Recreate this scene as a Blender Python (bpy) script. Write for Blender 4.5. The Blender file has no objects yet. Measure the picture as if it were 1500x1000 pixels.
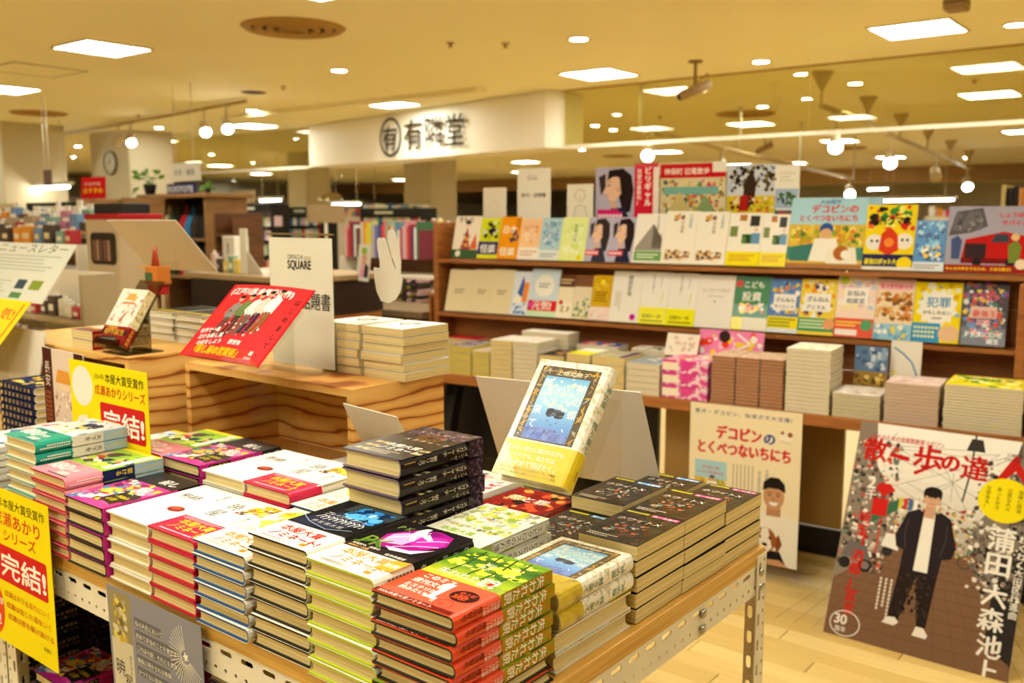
import bpy, math, random
from mathutils import Vector, Matrix
R = math.radians
SC = bpy.context.scene
COL = SC.collection
# ------------------------------------------------------------------ camera, world, light, exposure
FPX, PITCH, HEAD, CAMZ = 1370.0, R(-7.6), R(128.3), 1.45
cd = bpy.data.cameras.new('camera'); cam = bpy.data.objects.new('camera', cd); COL.objects.link(cam)
cd.sensor_width = 36.0; cd.lens = FPX / 1500 * 36.0; cd.clip_start = 0.02; cd.clip_end = 200
cam.location = (0, 0, CAMZ); cam.rotation_euler = (R(90) + PITCH, 0, HEAD - R(90))
cd.dof.use_dof = True; cd.dof.focus_distance = 1.32; cd.dof.aperture_fstop = 5.6
SC.camera = cam
SC.view_settings.view_transform = 'Standard'; SC.view_settings.look = 'None'
SC.view_settings.exposure = 0.32; SC.view_settings.gamma = 1.0; SC.view_settings.use_curve_mapping = False
w = bpy.data.worlds.new('world'); SC.world = w; w.use_nodes = True
w.node_tree.nodes['Background'].inputs[0].default_value = (1.0, 0.82, 0.58, 1)
w.node_tree.nodes['Background'].inputs[1].default_value = 0.25
LAMP = (0.98, 1.0, 0.87)         # colour of the shop's warm white lamps
P_PANEL, P_DOWN, P_SPOT = 31.0, 170.0, 60.0
CEIL = 2.75
# ------------------------------------------------------------------ camera model used to measure places
FW = Vector((math.cos(HEAD) * math.cos(PITCH), math.sin(HEAD) * math.cos(PITCH), math.sin(PITCH)))
RT = Vector((math.sin(HEAD), -math.cos(HEAD), 0)); UP = RT.cross(FW); CP = Vector((0, 0, CAMZ))
def ray(x, y): return FW + RT * ((x - 750) / FPX) + UP * ((500 - y) / FPX)
def at_z(x, y, z): d = ray(x, y); return CP + d * ((z - CAMZ) / d.z)
def at_y(x, y, Y): d = ray(x, y); return CP + d * (Y / d.y)
def at_x(x, y, X): d = ray(x, y); return CP + d * (X / d.x)
def at_d(x, y, D): return CP + ray(x, y) * D
# ------------------------------------------------------------------ materials
def lin(c):
    if isinstance(c, str):
        c = c.lstrip('#'); c = [int(c[i:i+2], 16) / 255 for i in (0, 2, 4)]
        return tuple(v / 12.92 if v <= .04045 else ((v + .055) / 1.055) ** 2.4 for v in c) + (1,)
    return tuple(c[:3]) + (1,)
MATS = {}
INK = .86       # paper and paint reflect less than the nominal swatch
def nt(m): return m.node_tree.nodes, m.node_tree.links
def mat(name, col='#ffffff', rough=.5, spec=.22, metal=0, emit=0, coat=0, var=0, scale=30, bump=0):
    if name in MATS: return MATS[name]
    m = bpy.data.materials.new(name); m.use_nodes = True; MATS[name] = m
    n, l = nt(m); b = n['Principled BSDF']
    c = lin(col)
    if name not in ('ceiling_paint', 'column_paint', 'sign_white') and not emit: c = tuple(v * INK for v in c[:3]) + (1,)
    b.inputs['Base Color'].default_value = c
    b.inputs['Roughness'].default_value = rough; b.inputs['Metallic'].default_value = metal
    b.inputs['Specular IOR Level'].default_value = spec; b.inputs['Coat Weight'].default_value = coat
    if emit:
        b.inputs['Emission Color'].default_value = lin(LAMP); b.inputs['Emission Strength'].default_value = emit
    if var or bump:
        t = n.new('ShaderNodeTexCoord'); x = n.new('ShaderNodeTexNoise'); x.inputs['Scale'].default_value = scale
        x.inputs['Detail'].default_value = 4; l.new(t.outputs['Object'], x.inputs['Vector'])
        if var:
            r = n.new('ShaderNodeValToRGB'); l.new(x.outputs['Fac'], r.inputs['Fac'])
            r.color_ramp.elements[0].position = .3; r.color_ramp.elements[1].position = .7
            r.color_ramp.elements[0].color = tuple(v * (1 - var) for v in c[:3]) + (1,)
            r.color_ramp.elements[1].color = tuple(min(1, v * (1 + var)) for v in c[:3]) + (1,)
            l.new(r.outputs['Color'], b.inputs['Base Color'])
        if bump:
            bp = n.new('ShaderNodeBump'); bp.inputs['Strength'].default_value = bump
            bp.inputs['Distance'].default_value = .002
            l.new(x.outputs['Fac'], bp.inputs['Height']); l.new(bp.outputs['Normal'], b.inputs['Normal'])
    return m
def ramp_mat(name, stops, scale=(1, 1, 1), detail=4, dist=0, rough=.45, kind='noise', nscale=5, coat=0, spec=.4):
    if name in MATS: return MATS[name]
    m = mat(name, '#808080', rough, spec, coat=coat); n, l = nt(m); b = n['Principled BSDF']
    t = n.new('ShaderNodeTexCoord'); mp = n.new('ShaderNodeMapping'); mp.inputs['Scale'].default_value = scale
    l.new(t.outputs['Object'], mp.inputs['Vector'])
    if kind == 'noise':
        x = n.new('ShaderNodeTexNoise'); x.inputs['Scale'].default_value = nscale; x.inputs['Detail'].default_value = detail
        x.inputs['Distortion'].default_value = dist; o = x.outputs['Fac']
    elif kind == 'wave':
        x = n.new('ShaderNodeTexWave'); x.bands_direction = 'Z'; x.inputs['Scale'].default_value = nscale; x.inputs['Distortion'].default_value = dist
        x.inputs['Detail'].default_value = detail; x.inputs['Detail Scale'].default_value = 1.2; o = x.outputs['Fac']
    else:
        x = n.new('ShaderNodeTexVoronoi'); x.inputs['Scale'].default_value = nscale; o = x.outputs['Distance']
    l.new(mp.outputs['Vector'], x.inputs['Vector'])
    r = n.new('ShaderNodeValToRGB'); l.new(o, r.inputs['Fac'])
    els = r.color_ramp.elements
    while len(els) < len(stops): els.new(.5)
    for e, (p, c) in zip(els, stops): e.position = p; e.color = tuple(v * (1 if 'maple' in name else INK) for v in lin(c)[:3]) + (1,)
    l.new(r.outputs['Color'], b.inputs['Base Color'])
    return m
def attr_mat(name, rough, coat=0, spec=.4):
    m = mat(name, '#808080', rough, spec, coat=coat); n, l = nt(m)
    a = n.new('ShaderNodeVertexColor'); a.layer_name = 'Col'
    l.new(a.outputs['Color'], n['Principled BSDF'].inputs['Base Color']); return m
def clear_mat(name, tint, refl=.12, rough=.02):
    m = bpy.data.materials.new(name); m.use_nodes = True; MATS[name] = m; n, l = nt(m)
    n.remove(n['Principled BSDF']); o = n['Material Output']
    tr = n.new('ShaderNodeBsdfTransparent'); tr.inputs[0].default_value = lin(tint)
    g = n.new('ShaderNodeBsdfGlossy'); g.inputs['Roughness'].default_value = rough
    f = n.new('ShaderNodeLayerWeight'); f.inputs['Blend'].default_value = .5
    pw = n.new('ShaderNodeMath'); pw.operation = 'POWER'; pw.inputs[1].default_value = 4.0; l.new(f.outputs['Facing'], pw.inputs[0])
    mu = n.new('ShaderNodeMath'); mu.operation = 'MULTIPLY_ADD'; mu.inputs[1].default_value = .3; mu.inputs[2].default_value = refl * .25
    mx = n.new('ShaderNodeMixShader'); l.new(pw.outputs[0], mu.inputs[0]); l.new(mu.outputs[0], mx.inputs[0])
    l.new(tr.outputs[0], mx.inputs[1]); l.new(g.outputs[0], mx.inputs[2]); l.new(mx.outputs[0], o.inputs[0]); return m
GLOSSX = attr_mat('printed_ink_film', .13, coat=.12, spec=.25); PRINT = attr_mat('printed_ink', .5, spec=.03); GLOSSP = attr_mat('printed_ink_gloss', .3, coat=.08, spec=.25)
ACRYL = clear_mat('acrylic', '#fcfbf7', .03); GLASS = clear_mat('smoke_curtain_glass', '#f1efd6', .22)
GREYAC = clear_mat('grey_acrylic', '#c4beb2', .10)
PAGE = ramp_mat('page_edges', [(.25, '#c6ac6c'), (.5, '#dcc588'), (.75, '#ecdaa6')], (3, 3, 900), 2, 0, .8, nscale=1.0, spec=.1)
PAGEW = ramp_mat('white_page_edges', [(.25, '#c2b08a'), (.5, '#dccfb0'), (.75, '#e9dfc8')], (3, 3, 800), 2, 0, .8, nscale=1.0, spec=.1)
PAPER = mat('white_paper', '#f4efe4', .6, .25)
BOARDW = mat('white_board', '#d3c8b4', .6, .25, var=.03, scale=8)
WMETAL = mat('ivory_painted_steel', '#e6dcc4', .4, .5, var=.03, scale=20)
STEEL = mat('zinc_steel', '#b9b8ae', .3, .5, 1)
BLACK = mat('black_plastic', '#131110', .45, .4)
DARK = mat('dark_brown_laminate', '#2a1a12', .5, .4, var=.1)
WOODTOP = ramp_mat('oak_laminate', [(.2, '#b0802f'), (.45, '#cf9c44'), (.7, '#e0b55c')], (2, 2, 90), 6, .6, .4, nscale=2.2)
OAKY = ramp_mat('oak_laminate_y', [(.2, '#a9783a'), (.45, '#c59349'), (.7, '#d7aa5e')], (40, 1.2, 40), 6, .6, .4, nscale=3)
PLY = ramp_mat('pine_plywood', [(.0, '#8f4a17'), (.05, '#b8702a'), (.12, '#dda04c'), (1, '#ecbb6a')], (1.0, 1.0, 4.5), 3.0, 7.5, .5, 'wave', 2.2)
PLYEDGE = ramp_mat('plywood_edge', [(.3, '#b98544'), (.6, '#dfb26a')], (2, 2, 260), 2, 0, .6, nscale=1)
SHELFW = ramp_mat('brown_shelf_wood', [(.2, '#8a4f24'), (.5, '#a9672f'), (.8, '#bd7a3c')], (1.5, 6, 30), 5, .8, .45, nscale=2)
# ------------------------------------------------------------------ mesh builder
def link(name, me, parent=None):
    o = bpy.data.objects.new(name, me); COL.objects.link(o)
    if parent: o.parent = parent
    return o
class MB:
    def __init__(s): s.v = []; s.f = []; s.m = []; s.sm = []
    def poly(s, pts, m=0, smooth=False):
        i = len(s.v); s.v += [tuple(p) for p in pts]; s.f.append(tuple(range(i, i + len(pts)))); s.m.append(m); s.sm.append(smooth); return s
    def faces(s, pts, fs, m=0, smooth=False):
        i = len(s.v); s.v += [tuple(p) for p in pts]
        for f in fs: s.f.append(tuple(i + k for k in f)); s.m.append(m); s.sm.append(smooth)
        return s
    def box(s, a, b, m=0):
        x0, y0, z0 = a; x1, y1, z1 = b
        p = [(x0,y0,z0),(x1,y0,z0),(x1,y1,z0),(x0,y1,z0),(x0,y0,z1),(x1,y0,z1),(x1,y1,z1),(x0,y1,z1)]
        return s.faces(p, [(0,3,2,1),(4,5,6,7),(0,1,5,4),(1,2,6,5),(2,3,7,6),(3,0,4,7)], m)
    def obox(s, a, b, ch=.002, m=0):          # box with chamfered vertical and top edges
        x0, y0, z0 = a; x1, y1, z1 = b; c = ch
        ring = lambda z, d: [(x0+d+c,y0+d,z),(x1-d-c,y0+d,z),(x1-d,y0+d+c,z),(x1-d,y1-d-c,z),(x1-d-c,y1-d,z),(x0+d+c,y1-d,z),(x0+d,y1-d-c,z),(x0+d,y0+d+c,z)]
        rs = [ring(z0, c), ring(z0 + c, 0), ring(z1 - c, 0), ring(z1, c)]
        return s.loft(rs, m, cap=True)
    def loft(s, rings, m=0, cap=True, closed=True, smooth=False):
        n = len(rings[0]); pts = [p for r in rings for p in r]; fs = []
        for k in range(len(rings) - 1):
            for j in range(n if closed else n - 1):
                a = k*n + j; b = k*n + (j+1) % n; fs.append((a, b, b + n, a + n))
        i = len(s.v); s.faces(pts, fs, m, smooth)
        if cap:
            s.f.append(tuple(i + n - 1 - j for j in range(n))); s.m.append(m); s.sm.append(False)
            s.f.append(tuple(i + (len(rings)-1)*n + j for j in range(n))); s.m.append(m); s.sm.append(False)
        return s
    def prism(s, poly, lo, hi, ax=2, m=0):    # extrude a 2D polygon along an axis
        def mk(p, h):
            return (p[0], p[1], h) if ax == 2 else ((p[0], h, p[1]) if ax == 1 else (h, p[0], p[1]))
        return s.loft([[mk(p, lo) for p in poly], [mk(p, hi) for p in poly]], m)
    def tube(s, pts, r, n=8, m=0, closed=False):
        pts = [Vector(p) for p in pts]; rings = []
        for i, p in enumerate(pts):
            d = (pts[min(i+1, len(pts)-1)] - pts[max(i-1, 0)]).normalized()
            a = d.cross(Vector((0, 0, 1)) if abs(d.z) < .9 else Vector((1, 0, 0))).normalized(); b = d.cross(a)
            rr = r[i] if isinstance(r, (list, tuple)) else r
            rings.append([p + a * rr * math.cos(2*math.pi*k/n) + b * rr * math.sin(2*math.pi*k/n) for k in range(n)])
        return s.loft(rings, m, smooth=True)
    def lathe(s, prof, n=24, c=(0, 0, 0), m=0, cap=True):
        rings = [[(c[0] + r*math.cos(2*math.pi*k/n), c[1] + r*math.sin(2*math.pi*k/n), c[2] + z) for k in range(n)] for r, z in prof]
        return s.loft(rings, m, cap=cap, smooth=True)
    def mesh(s, name, mats):
        me = bpy.data.meshes.new(name); me.from_pydata(s.v, [], s.f)
        for x in (mats if isinstance(mats, (list, tuple)) else [mats]): me.materials.append(x)
        me.polygons.foreach_set('material_index', s.m); me.polygons.foreach_set('use_smooth', s.sm); me.update(); return me
    def obj(s, name, mats, parent=None): return link(name, s.mesh(name, mats), parent)
def thing(name, label, cat, loc=(0, 0, 0), rz=0, group=None, rot=None):
    o = link(name, None); o.location = loc; o.rotation_euler = rot if rot else (0, 0, rz); o.empty_display_size = .05
    return tag(o, label, cat, group)
def tag(o, label, cat, group=None):
    o['label'] = label; o['category'] = cat
    if group: o['group'] = group
    return o
def struct(o): o['kind'] = 'structure'; return o
def copy_tree(o, parent=None):
    c = o.copy(); COL.objects.link(c); c.parent = parent
    for ch in KIDS.get(o.name, None) or list(o.children): copy_tree(ch, c)
    return c
KIDS = {}
# ------------------------------------------------------------------ lettering and flat print
GL = {}
def glyph(ch, bold=0):
    bold = 0
    k = (ch, bold)
    if k not in GL:
        cu = bpy.data.curves.new('glyph', 'FONT'); cu.body = ch; cu.size = 1; cu.resolution_u = 1 if ord(ch) > 0x3100 else 3; cu.offset = bold; cu.fill_mode = 'FRONT'
        o = bpy.data.objects.new('glyph', cu); me = o.to_mesh()
        vs = [(v.co.x, v.co.y) for v in me.vertices]; fs = [tuple(p.vertices) for p in me.polygons]
        o.to_mesh_clear(); bpy.data.objects.remove(o); bpy.data.curves.remove(cu)
        xs = [v[0] for v in vs] or [0]; wide = ord(ch) > 0x2000
        GL[k] = (vs, fs, EM if wide else (max(xs) - min(xs) + .09 if vs else .28), 0 if wide else min(xs) - .045)
    return GL[k]
EM = 1.0
def mixc(a, b, t): a, b = lin(a), lin(b); return tuple(a[i]*(1-t) + b[i]*t for i in range(3))
class Art:
    def __init__(s, step=.0001): s.mb = MB(); s.c = []; s.q = []; s.step = step; s.k = 0; s.mats = [PRINT]; s.frame((0,0,0), (1,0,0), (0,1,0))
    def frame(s, o, e1, e2, k=0):
        s.o = Vector(o); s.e1 = Vector(e1); s.e2 = Vector(e2); s.n = s.e1.cross(s.e2).normalized(); s.k = k; return s
    def P(s, a, b): s.q.append((s.n, s.k)); return s.o + s.e1 * a + s.e2 * b
    def up(s): s.k += 1; return s
    def poly(s, pts, col, up=True):
        if up: s.k += 1
        s.mb.poly([s.P(*p) for p in pts]); s.c.append(lin(col)); return s
    def rect(s, x0, y0, x1, y1, col): return s.poly([(x0,y0),(x1,y0),(x1,y1),(x0,y1)], col)
    def grad(s, x0, y0, x1, y1, cols, n=8):
        s.k += 1; m = n * (len(cols) - 1)
        for i in range(m):
            j = i // n; c = mixc(cols[j], cols[j+1], (i % n) / n + .5 / n)
            s.poly([(x0, y0+(y1-y0)*i/m), (x1, y0+(y1-y0)*i/m), (x1, y0+(y1-y0)*(i+1)/m), (x0, y0+(y1-y0)*(i+1)/m)], c, False)
        return s
    def circle(s, x, y, r, col, ry=None, n=24, rot=0):
        ry = ry or r; c, q = math.cos(rot), math.sin(rot)
        return s.poly([(x + r*math.cos(t)*c - ry*math.sin(t)*q, y + r*math.cos(t)*q + ry*math.sin(t)*c) for t in [2*math.pi*i/n for i in range(n)]], col)
    def ringc(s, x, y, r, wd, col, ry=None, n=28):
        ry = ry or r; s.k += 1
        for i in range(n):
            t0, t1 = 2*math.pi*i/n, 2*math.pi*(i+1)/n
            s.poly([(x+r*math.cos(t0), y+ry*math.sin(t0)), (x+r*math.cos(t1), y+ry*math.sin(t1)), (x+(r-wd)*math.cos(t1), y+(ry-wd)*math.sin(t1)), (x+(r-wd)*math.cos(t0), y+(ry-wd)*math.sin(t0))], col, False)
        return s
    def line(s, pts, wd, col):
        s.k += 1
        for i in range(len(pts) - 1):
            a, b = Vector(pts[i]), Vector(pts[i+1]); d = (b - a)
            if d.length < 1e-9: continue
            d.normalize(); q = Vector((-d.y, d.x)) * wd / 2; d = d * wd * .25
            s.poly([a + q - d, a - q - d, b - q + d, b + q + d], col, False)
        return s
    def rrect(s, x0, y0, x1, y1, r, col):
        p = []
        for cx, cy, a in ((x1-r, y0+r, -90), (x1-r, y1-r, 0), (x0+r, y1-r, 90), (x0+r, y0+r, 180)):
            p += [(cx + r*math.cos(R(a + t)), cy + r*math.sin(R(a + t))) for t in (0, 30, 60, 90)]
        return s.poly(p, col)
    def text(s, t, x, y, size, col, v=False, bold=0, fit=None, ang=0, sx=1, gap=0, shear=0, mid=False):
        s.k += 1; col = lin(col); ca, sa = math.cos(ang), math.sin(ang)
        gs = [glyph(c, bold) for c in t]
        tot = sum(g[2] for g in gs) * size * sx + gap * (len(gs) - 1)
        if fit and not v: sx *= fit / tot; tot = fit
        if fit and v: gap = (fit - size * len(gs)) / max(1, len(gs) - 1)
        p = -tot / 2 if (mid and not v) else 0; i0 = len(s.mb.v)
        for ch, (vs, fs, adv, off) in zip(t, gs):
            if v:
                long = ch in 'ー～'
                ox, oy = -size * sx * EM / 2, p - size * .86
            else: ox, oy = p, 0
            pts = []
            for a, b in vs:
                if v and long: a, b = .5 * EM + (.36 - b), .36 + (.5 * EM - a)
                a, b = ox + (a - (0 if v else off)) * size * sx + b * size * shear, oy + b * size
                pts.append(s.P(x + a*ca - b*sa, y + a*sa + b*ca))
            if bold > .008:
                b_ = bold * size * (.5 if ord(ch) > 0x4e00 else .9); dv = [(s.e1*(ca*q) + s.e2*(sa*q)) for q in (b_, -b_)] + [(s.e1*(-sa*q) + s.e2*(ca*q)) for q in (b_*.7, -b_*.7)]
                sv = list(s.q[-len(pts):]) if pts else []
                for i_, dd in enumerate(dv):
                    s.mb.faces([p_ + dd for p_ in pts], fs); s.c += [col] * len(fs)
                    s.q += [(n_, k_ + .2*(i_ + 1)) for n_, k_ in sv]
            s.mb.faces(pts, fs); s.c += [col] * len(fs)
            if v: p -= size + gap
            else: p += adv * size * sx + gap
        return s
    def fuzz(s, x0, y0, x1, y1, cols, n, size, seed=0, asp=1.0):       # many small print marks of an illustration
        rg = random.Random(seed)
        for i in range(n):
            s.k += .25
            r = size * rg.uniform(.4, 1.2); cx = rg.uniform(x0 + r*.7, x1 - r*.7); cy = rg.uniform(y0 + r*.7, y1 - r*.7); k = rg.randint(4, 7); a0 = rg.random() * 6
            pts = [(min(x1, max(x0, cx + r*rg.uniform(.6, 1)*math.cos(a0 + 6.283*j/k)*asp)), min(y1, max(y0, cy + r*rg.uniform(.6, 1)*math.sin(a0 + 6.283*j/k)))) for j in range(k)]
            s.poly(pts, rg.choice(cols), False)
        return s
    def lines(s, x0, y0, x1, y1, n, col, v=False, fill=.45, seed=1):   # rows of tiny unreadable print
        rg = random.Random(seed); s.k += 1
        for i in range(n):
            if v:
                wd = (x1-x0)/n; a = x1 - wd*(i+.5); b = y1
                e = y0 + (y1-y0)*rg.uniform(0, .35)
                while b > e:
                    g = wd*fill*2.0; s.poly([(a-wd*fill/2, b-g*.75), (a+wd*fill/2, b-g*.75), (a+wd*fill/2, b), (a-wd*fill/2, b)], col, False); b -= g*1.02
            else:
                ht = (y1-y0)/n; b = y1 - ht*(i+.5); a = x0; e = x1 - (x1-x0)*rg.uniform(0, .3)
                while a < e:
                    g = ht*fill*1.5; s.poly([(a, b-ht*fill/2), (a+g*.75, b-ht*fill/2), (a+g*.75, b+ht*fill/2), (a, b+ht*fill/2)], col, False); a += g
        return s
    def build(s, name, parent=None, mt=None):
        km = max([k for n, k in s.q] + [1]); st = min(s.step, s.step * 5 / km)      # sheets of ink, half a millimetre in all
        s.mb.v = [tuple(Vector(v) + n * (k * st)) for v, (n, k) in zip(s.mb.v, s.q)]
        me = s.mb.mesh(name, mt or PRINT)
        ca = me.color_attributes.new('Col', 'FLOAT_COLOR', 'CORNER'); buf = []
        for p, c in zip(me.polygons, s.c): buf += [v * INK for v in lin(c)[:3]] + [1] if p.loop_total == 1 else ([v * INK for v in lin(c)[:3]] + [1]) * p.loop_total
        ca.data.foreach_set('color', buf); return link(name, me, parent)
g0 = glyph('国'); EM = max(v[0] for v in g0[0]) + min(v[0] for v in g0[0]); GL.clear()
ORL = ['first', 'second', 'third', 'fourth', 'fifth', 'sixth', 'seventh', 'eighth', 'ninth', 'tenth', 'eleventh', 'twelfth', 'thirteenth', 'fourteenth', 'fifteenth', 'sixteenth', 'seventeenth', 'eighteenth', 'nineteenth', 'twentieth', 'twenty-first', 'twenty-second', 'twenty-third', 'twenty-fourth', 'twenty-fifth', 'twenty-sixth', 'twenty-seventh', 'twenty-eighth', 'twenty-ninth', 'thirtieth', 'thirty-first', 'thirty-second', 'thirty-third', 'thirty-fourth', 'thirty-fifth']
ORD = ['topmost', 'second from top', 'third from top', 'fourth from top', 'fifth from top', 'sixth from top', 'seventh from top', 'eighth from top', 'ninth from top', 'tenth from top', 'eleventh from top', 'twelfth from top', 'thirteenth from top', 'fourteenth from top', 'fifteenth from top', 'sixteenth from top', 'seventeenth from top', 'eighteenth from top', 'nineteenth from top', 'twentieth from top']
rnd = random.Random(7)
# ================================================================== the setting
mb = MB(); mb.box((-30, -4, -.06), (5, 40, -.0125)); floor = struct(mb.obj('floor', ramp_mat('maple_floor', [(.2, '#c2a260'), (.5, '#d2b26c'), (.8, '#dcbe7c')], (2, 30, 1), 4, .4, .32, nscale=2, spec=.4)))
pl = [ramp_mat('maple_plank_%d' % i, [(.2, a), (.8, b)], (3, 60, 1), 4, .5, .33, nscale=1.5, spec=.4) for i, (a, b) in enumerate((('#c9a860', '#d9ba74'), ('#d0b06c', '#dfc37e'), ('#c2a058', '#d0b068')))]
pm = []
for m in pl:
    mb = MB(); mb.obox((0, 0, -.0125), (.897, .0885, 0), .0012); pm.append(mb.mesh('plank', m))
for i in range(26):
    for j in range(-3, 4):
        x = -2.6 + j * .9 + (i * .37) % .9; y = 1.55 + i * .09
        if x > 1.2 or x < -3.2 or (x > .35): continue
        o = link('plank', pm[(i * 7 + j * 5 + (i*j) % 3) % 3], floor); o.location = (x, y, 0)
mb = MB(); mb.box((-30, -4, CEIL), (5, 40, CEIL + .1)); struct(mb.obj('ceiling', mat('ceiling_paint', '#fff3cc', .8, .1, var=.03, scale=.6)))
wallm = mat('wall_paint', '#dccfae', .8, .1, var=.02, scale=.8)
for nm, a, b in (('wall_right', (5, -4, 0), (5.1, 40, CEIL)), ('wall_near', (-30, -4.1, 0), (5, -4, CEIL)), ('wall_far', (-30, 40, 0), (5, 40.1, CEIL)), ('wall_left', (-30.1, -4, 0), (-30, 40, CEIL))):
    mb = MB(); mb.box(a, b); struct(mb.obj(nm, wallm))
# ------------------------------------------------------------------ slotted steel display table
TX0, TX1, TY0, TY1, TZ = -1.885, -.662, .765, 1.592, .85
def slot_strip(mb, L, hgt, th, pat, n=12):
    """plate in local (s along, h up) with slots; pat: list of (period, offset, cy, half-length, half-height)"""
    bands = [(p, (a, b)) for p, a, b in pat]
    def put(quadpts, z):
        return [(p[0], z, p[1]) for p in quadpts]
    for (per, hl, hh), h0, h1 in pat:
        k = max(1, int(round(L / per))); w_ = L / k; cy = (h0 + h1) / 2
        for i in range(k):
            cx = (i + .5) * w_; outer = []; inner = []
            for j in range(n):
                t = 2 * math.pi * (j + .5) / n; c, q = math.cos(t), math.sin(t)
                inner.append((cx + (hl - hh) * (1 if c > 0 else -1) + hh * c, cy + hh * q))
                mx = max(abs(c), abs(q)); outer.append((cx + c / mx * w_ / 2, cy + q / mx * (h1 - h0) / 2))
            # square the corners
            for j in range(n):
                ex = min(range(4), key=lambda e: (outer[j][0] - (cx + (-1, 1, 1, -1)[e] * w_/2))**2 + (outer[j][1] - (cy + (-1, -1, 1, 1)[e] * (h1-h0)/2))**2)
                cc = (cx + (-1, 1, 1, -1)[ex] * w_/2, cy + (-1, -1, 1, 1)[ex] * (h1-h0)/2)
                if j in (1, 4, 7, 10): outer[j] = cc
            for z, fl in ((0, False), (th, True)):
                for j in range(n):
                    q = [outer[j], outer[(j+1) % n], inner[(j+1) % n], inner[j]]
                    if fl: q.reverse()
                    mb.poly(put(q, z))
            for j in range(n):
                a, b = inner[j], inner[(j+1) % n]; mb.poly([(a[0], 0, a[1]), (b[0], 0, b[1]), (b[0], th, b[1]), (a[0], th, a[1])])
    hs = [p[1] for p in pat] + [p[2] for p in pat]; lo, hi = min(hs), max(hs)
    for a, b in (((0, lo), (L, lo)), ((L, lo), (L, hi)), ((L, hi), (0, hi)), ((0, hi), (0, lo))):
        mb.poly([(a[0], 0, a[1]), (b[0], 0, b[1]), (b[0], th, b[1]), (a[0], th, a[1])])
    return mb
def rot_mb(mb, ang, loc):
    c, q = math.cos(ang), math.sin(ang); mb.v = [(x*c - y*q + loc[0], x*q + y*c + loc[1], z + loc[2]) for x, y, z in mb.v]; return mb
BEAM = [((.05, .0145, .0045), .032, .056), ((.025, .0036, .0036), .0, .032)]
LEGP = [((.05, .012, .005), .018, .038), ((.025, .004, .0035), .0, .018)]
def leg_mesh(L):
    mb = MB(); slot_strip(mb, L, .038, .0025, LEGP)            # along s = height after the turn
    v = [(h, y, s) for s, y, h in mb.v]; f = list(mb.f)
    a = MB(); a.v = v; a.f = [tuple(reversed(x)) for x in f]; a.m = [0]*len(f); a.sm = [False]*len(f)
    k = len(a.v); a.v += [(y, h, s) for s, y, h in mb.v]; a.f += [tuple(k + i for i in x) for x in f]; a.m += [0]*len(f); a.sm += [False]*len(f)
    return a
def steel_table(x0, x1, y0, y1, label, z=TZ, lower=.46):
    t = thing('display_table', label, 'table', (x0, y0, 0)); W, D = x1 - x0, y1 - y0
    mb = MB(); mb.obox((0, 0, z - .03), (W, D, z), .0015); mb.obj('table_top', WOODTOP, t)
    for a, loc, L in ((0, (0, .002, 0), W), (R(90), (W - .002, 0, 0), D), (R(180), (W, D - .002, 0), W), (R(-90), (.002, D, 0), D)):
        m = slot_strip(MB(), L, .056, .002, BEAM); rot_mb(m, a, (loc[0], loc[1], z - .03 - .056)); m.obj('slotted_beam', WMETAL, t)
    lm = leg_mesh(z - .012).mesh('leg', WMETAL)
    for k, (x, y, a) in enumerate(((-.003, -.001, 0), (W + .003, -.001, R(90)), (W + .003, D + .001, R(180)), (-.003, D + .001, R(-90)))):
        o = link('leg', lm, t); o.location = (x, y, 0); o.rotation_euler = (0, 0, a)
    mb = MB(); mb.obox((.004, .004, lower - .02), (W - .004, D - .004, lower), .0015); mb.obj('lower_shelf', WOODTOP, t)
    bm = MB(); bm.lathe([(.007, 0), (.0085, .001), (.0085, .004), (.005, .006)], 8); bme = bm.mesh('bolt', STEEL)
    for (x, y, ax) in ((W + .0005, D - .02, 1), (W + .0005, .02, 1), (W + .0005, D - .25, 1), (.02, .0, 0), (W - .02, .0, 0), (W - .25, 0, 0)):
        for zz in (z - .045, z - .072):
            o = link('bolt', bme, t); o.location = (x, y, zz); o.rotation_euler = (0, R(90), 0) if ax else (R(90), 0, 0)
    return t
steel_table(TX0, TX1, TY0, TY1, 'ivory slotted-steel display table with oak top, nearest the camera, carrying the prize-nominee stacks')
steel_table(TX0 - 1.23, TX0 - .012, TY0, TY1, 'ivory slotted-steel display table at the left edge, under the navy book stack')
# ------------------------------------------------------------------ books
def strip(mb, out, inn, y0, y1, mo=0, mi=1):
    n = len(out)
    for i in range(n - 1):
        a, b = out[i], out[i+1]; sm = 1 < i < n - 3
        mb.poly([(a[0], y0, a[1]), (a[0], y1, a[1]), (b[0], y1, b[1]), (b[0], y0, b[1])], mo)
        a, b = inn[i], inn[i+1]; mb.poly([(b[0], y0, b[1]), (b[0], y1, b[1]), (a[0], y1, a[1]), (a[0], y0, a[1])], mi)
        for y, fl in ((y0, 0), (y1, 1)):
            q = [(out[i][0], y, out[i][1]), (out[i+1][0], y, out[i+1][1]), (inn[i+1][0], y, inn[i+1][1]), (inn[i][0], y, inn[i][1])]
            mb.poly(q[::-1] if fl else q, mi)
    for i in (0, n - 1): mb.poly([(out[i][0], y0, out[i][1]), (inn[i][0], y0, inn[i][1]), (inn[i][0], y1, inn[i][1]), (out[i][0], y1, out[i][1])], mi)
def prof(w, t, d, r=.006, x0=0.0, n=7):
    """C-shaped section grown outward by d"""
    sp = [(w - r + (r + d) * math.cos(R(a)), t/2 + (t/2 + d) * math.sin(R(a))) for a in [-90 + 180*k/(n-1) for k in range(n)]]
    return [(x0, -d), (w - 2.2*r, -d)] + sp + [(w - 2.2*r, t + d), (x0, t + d)]
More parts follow.
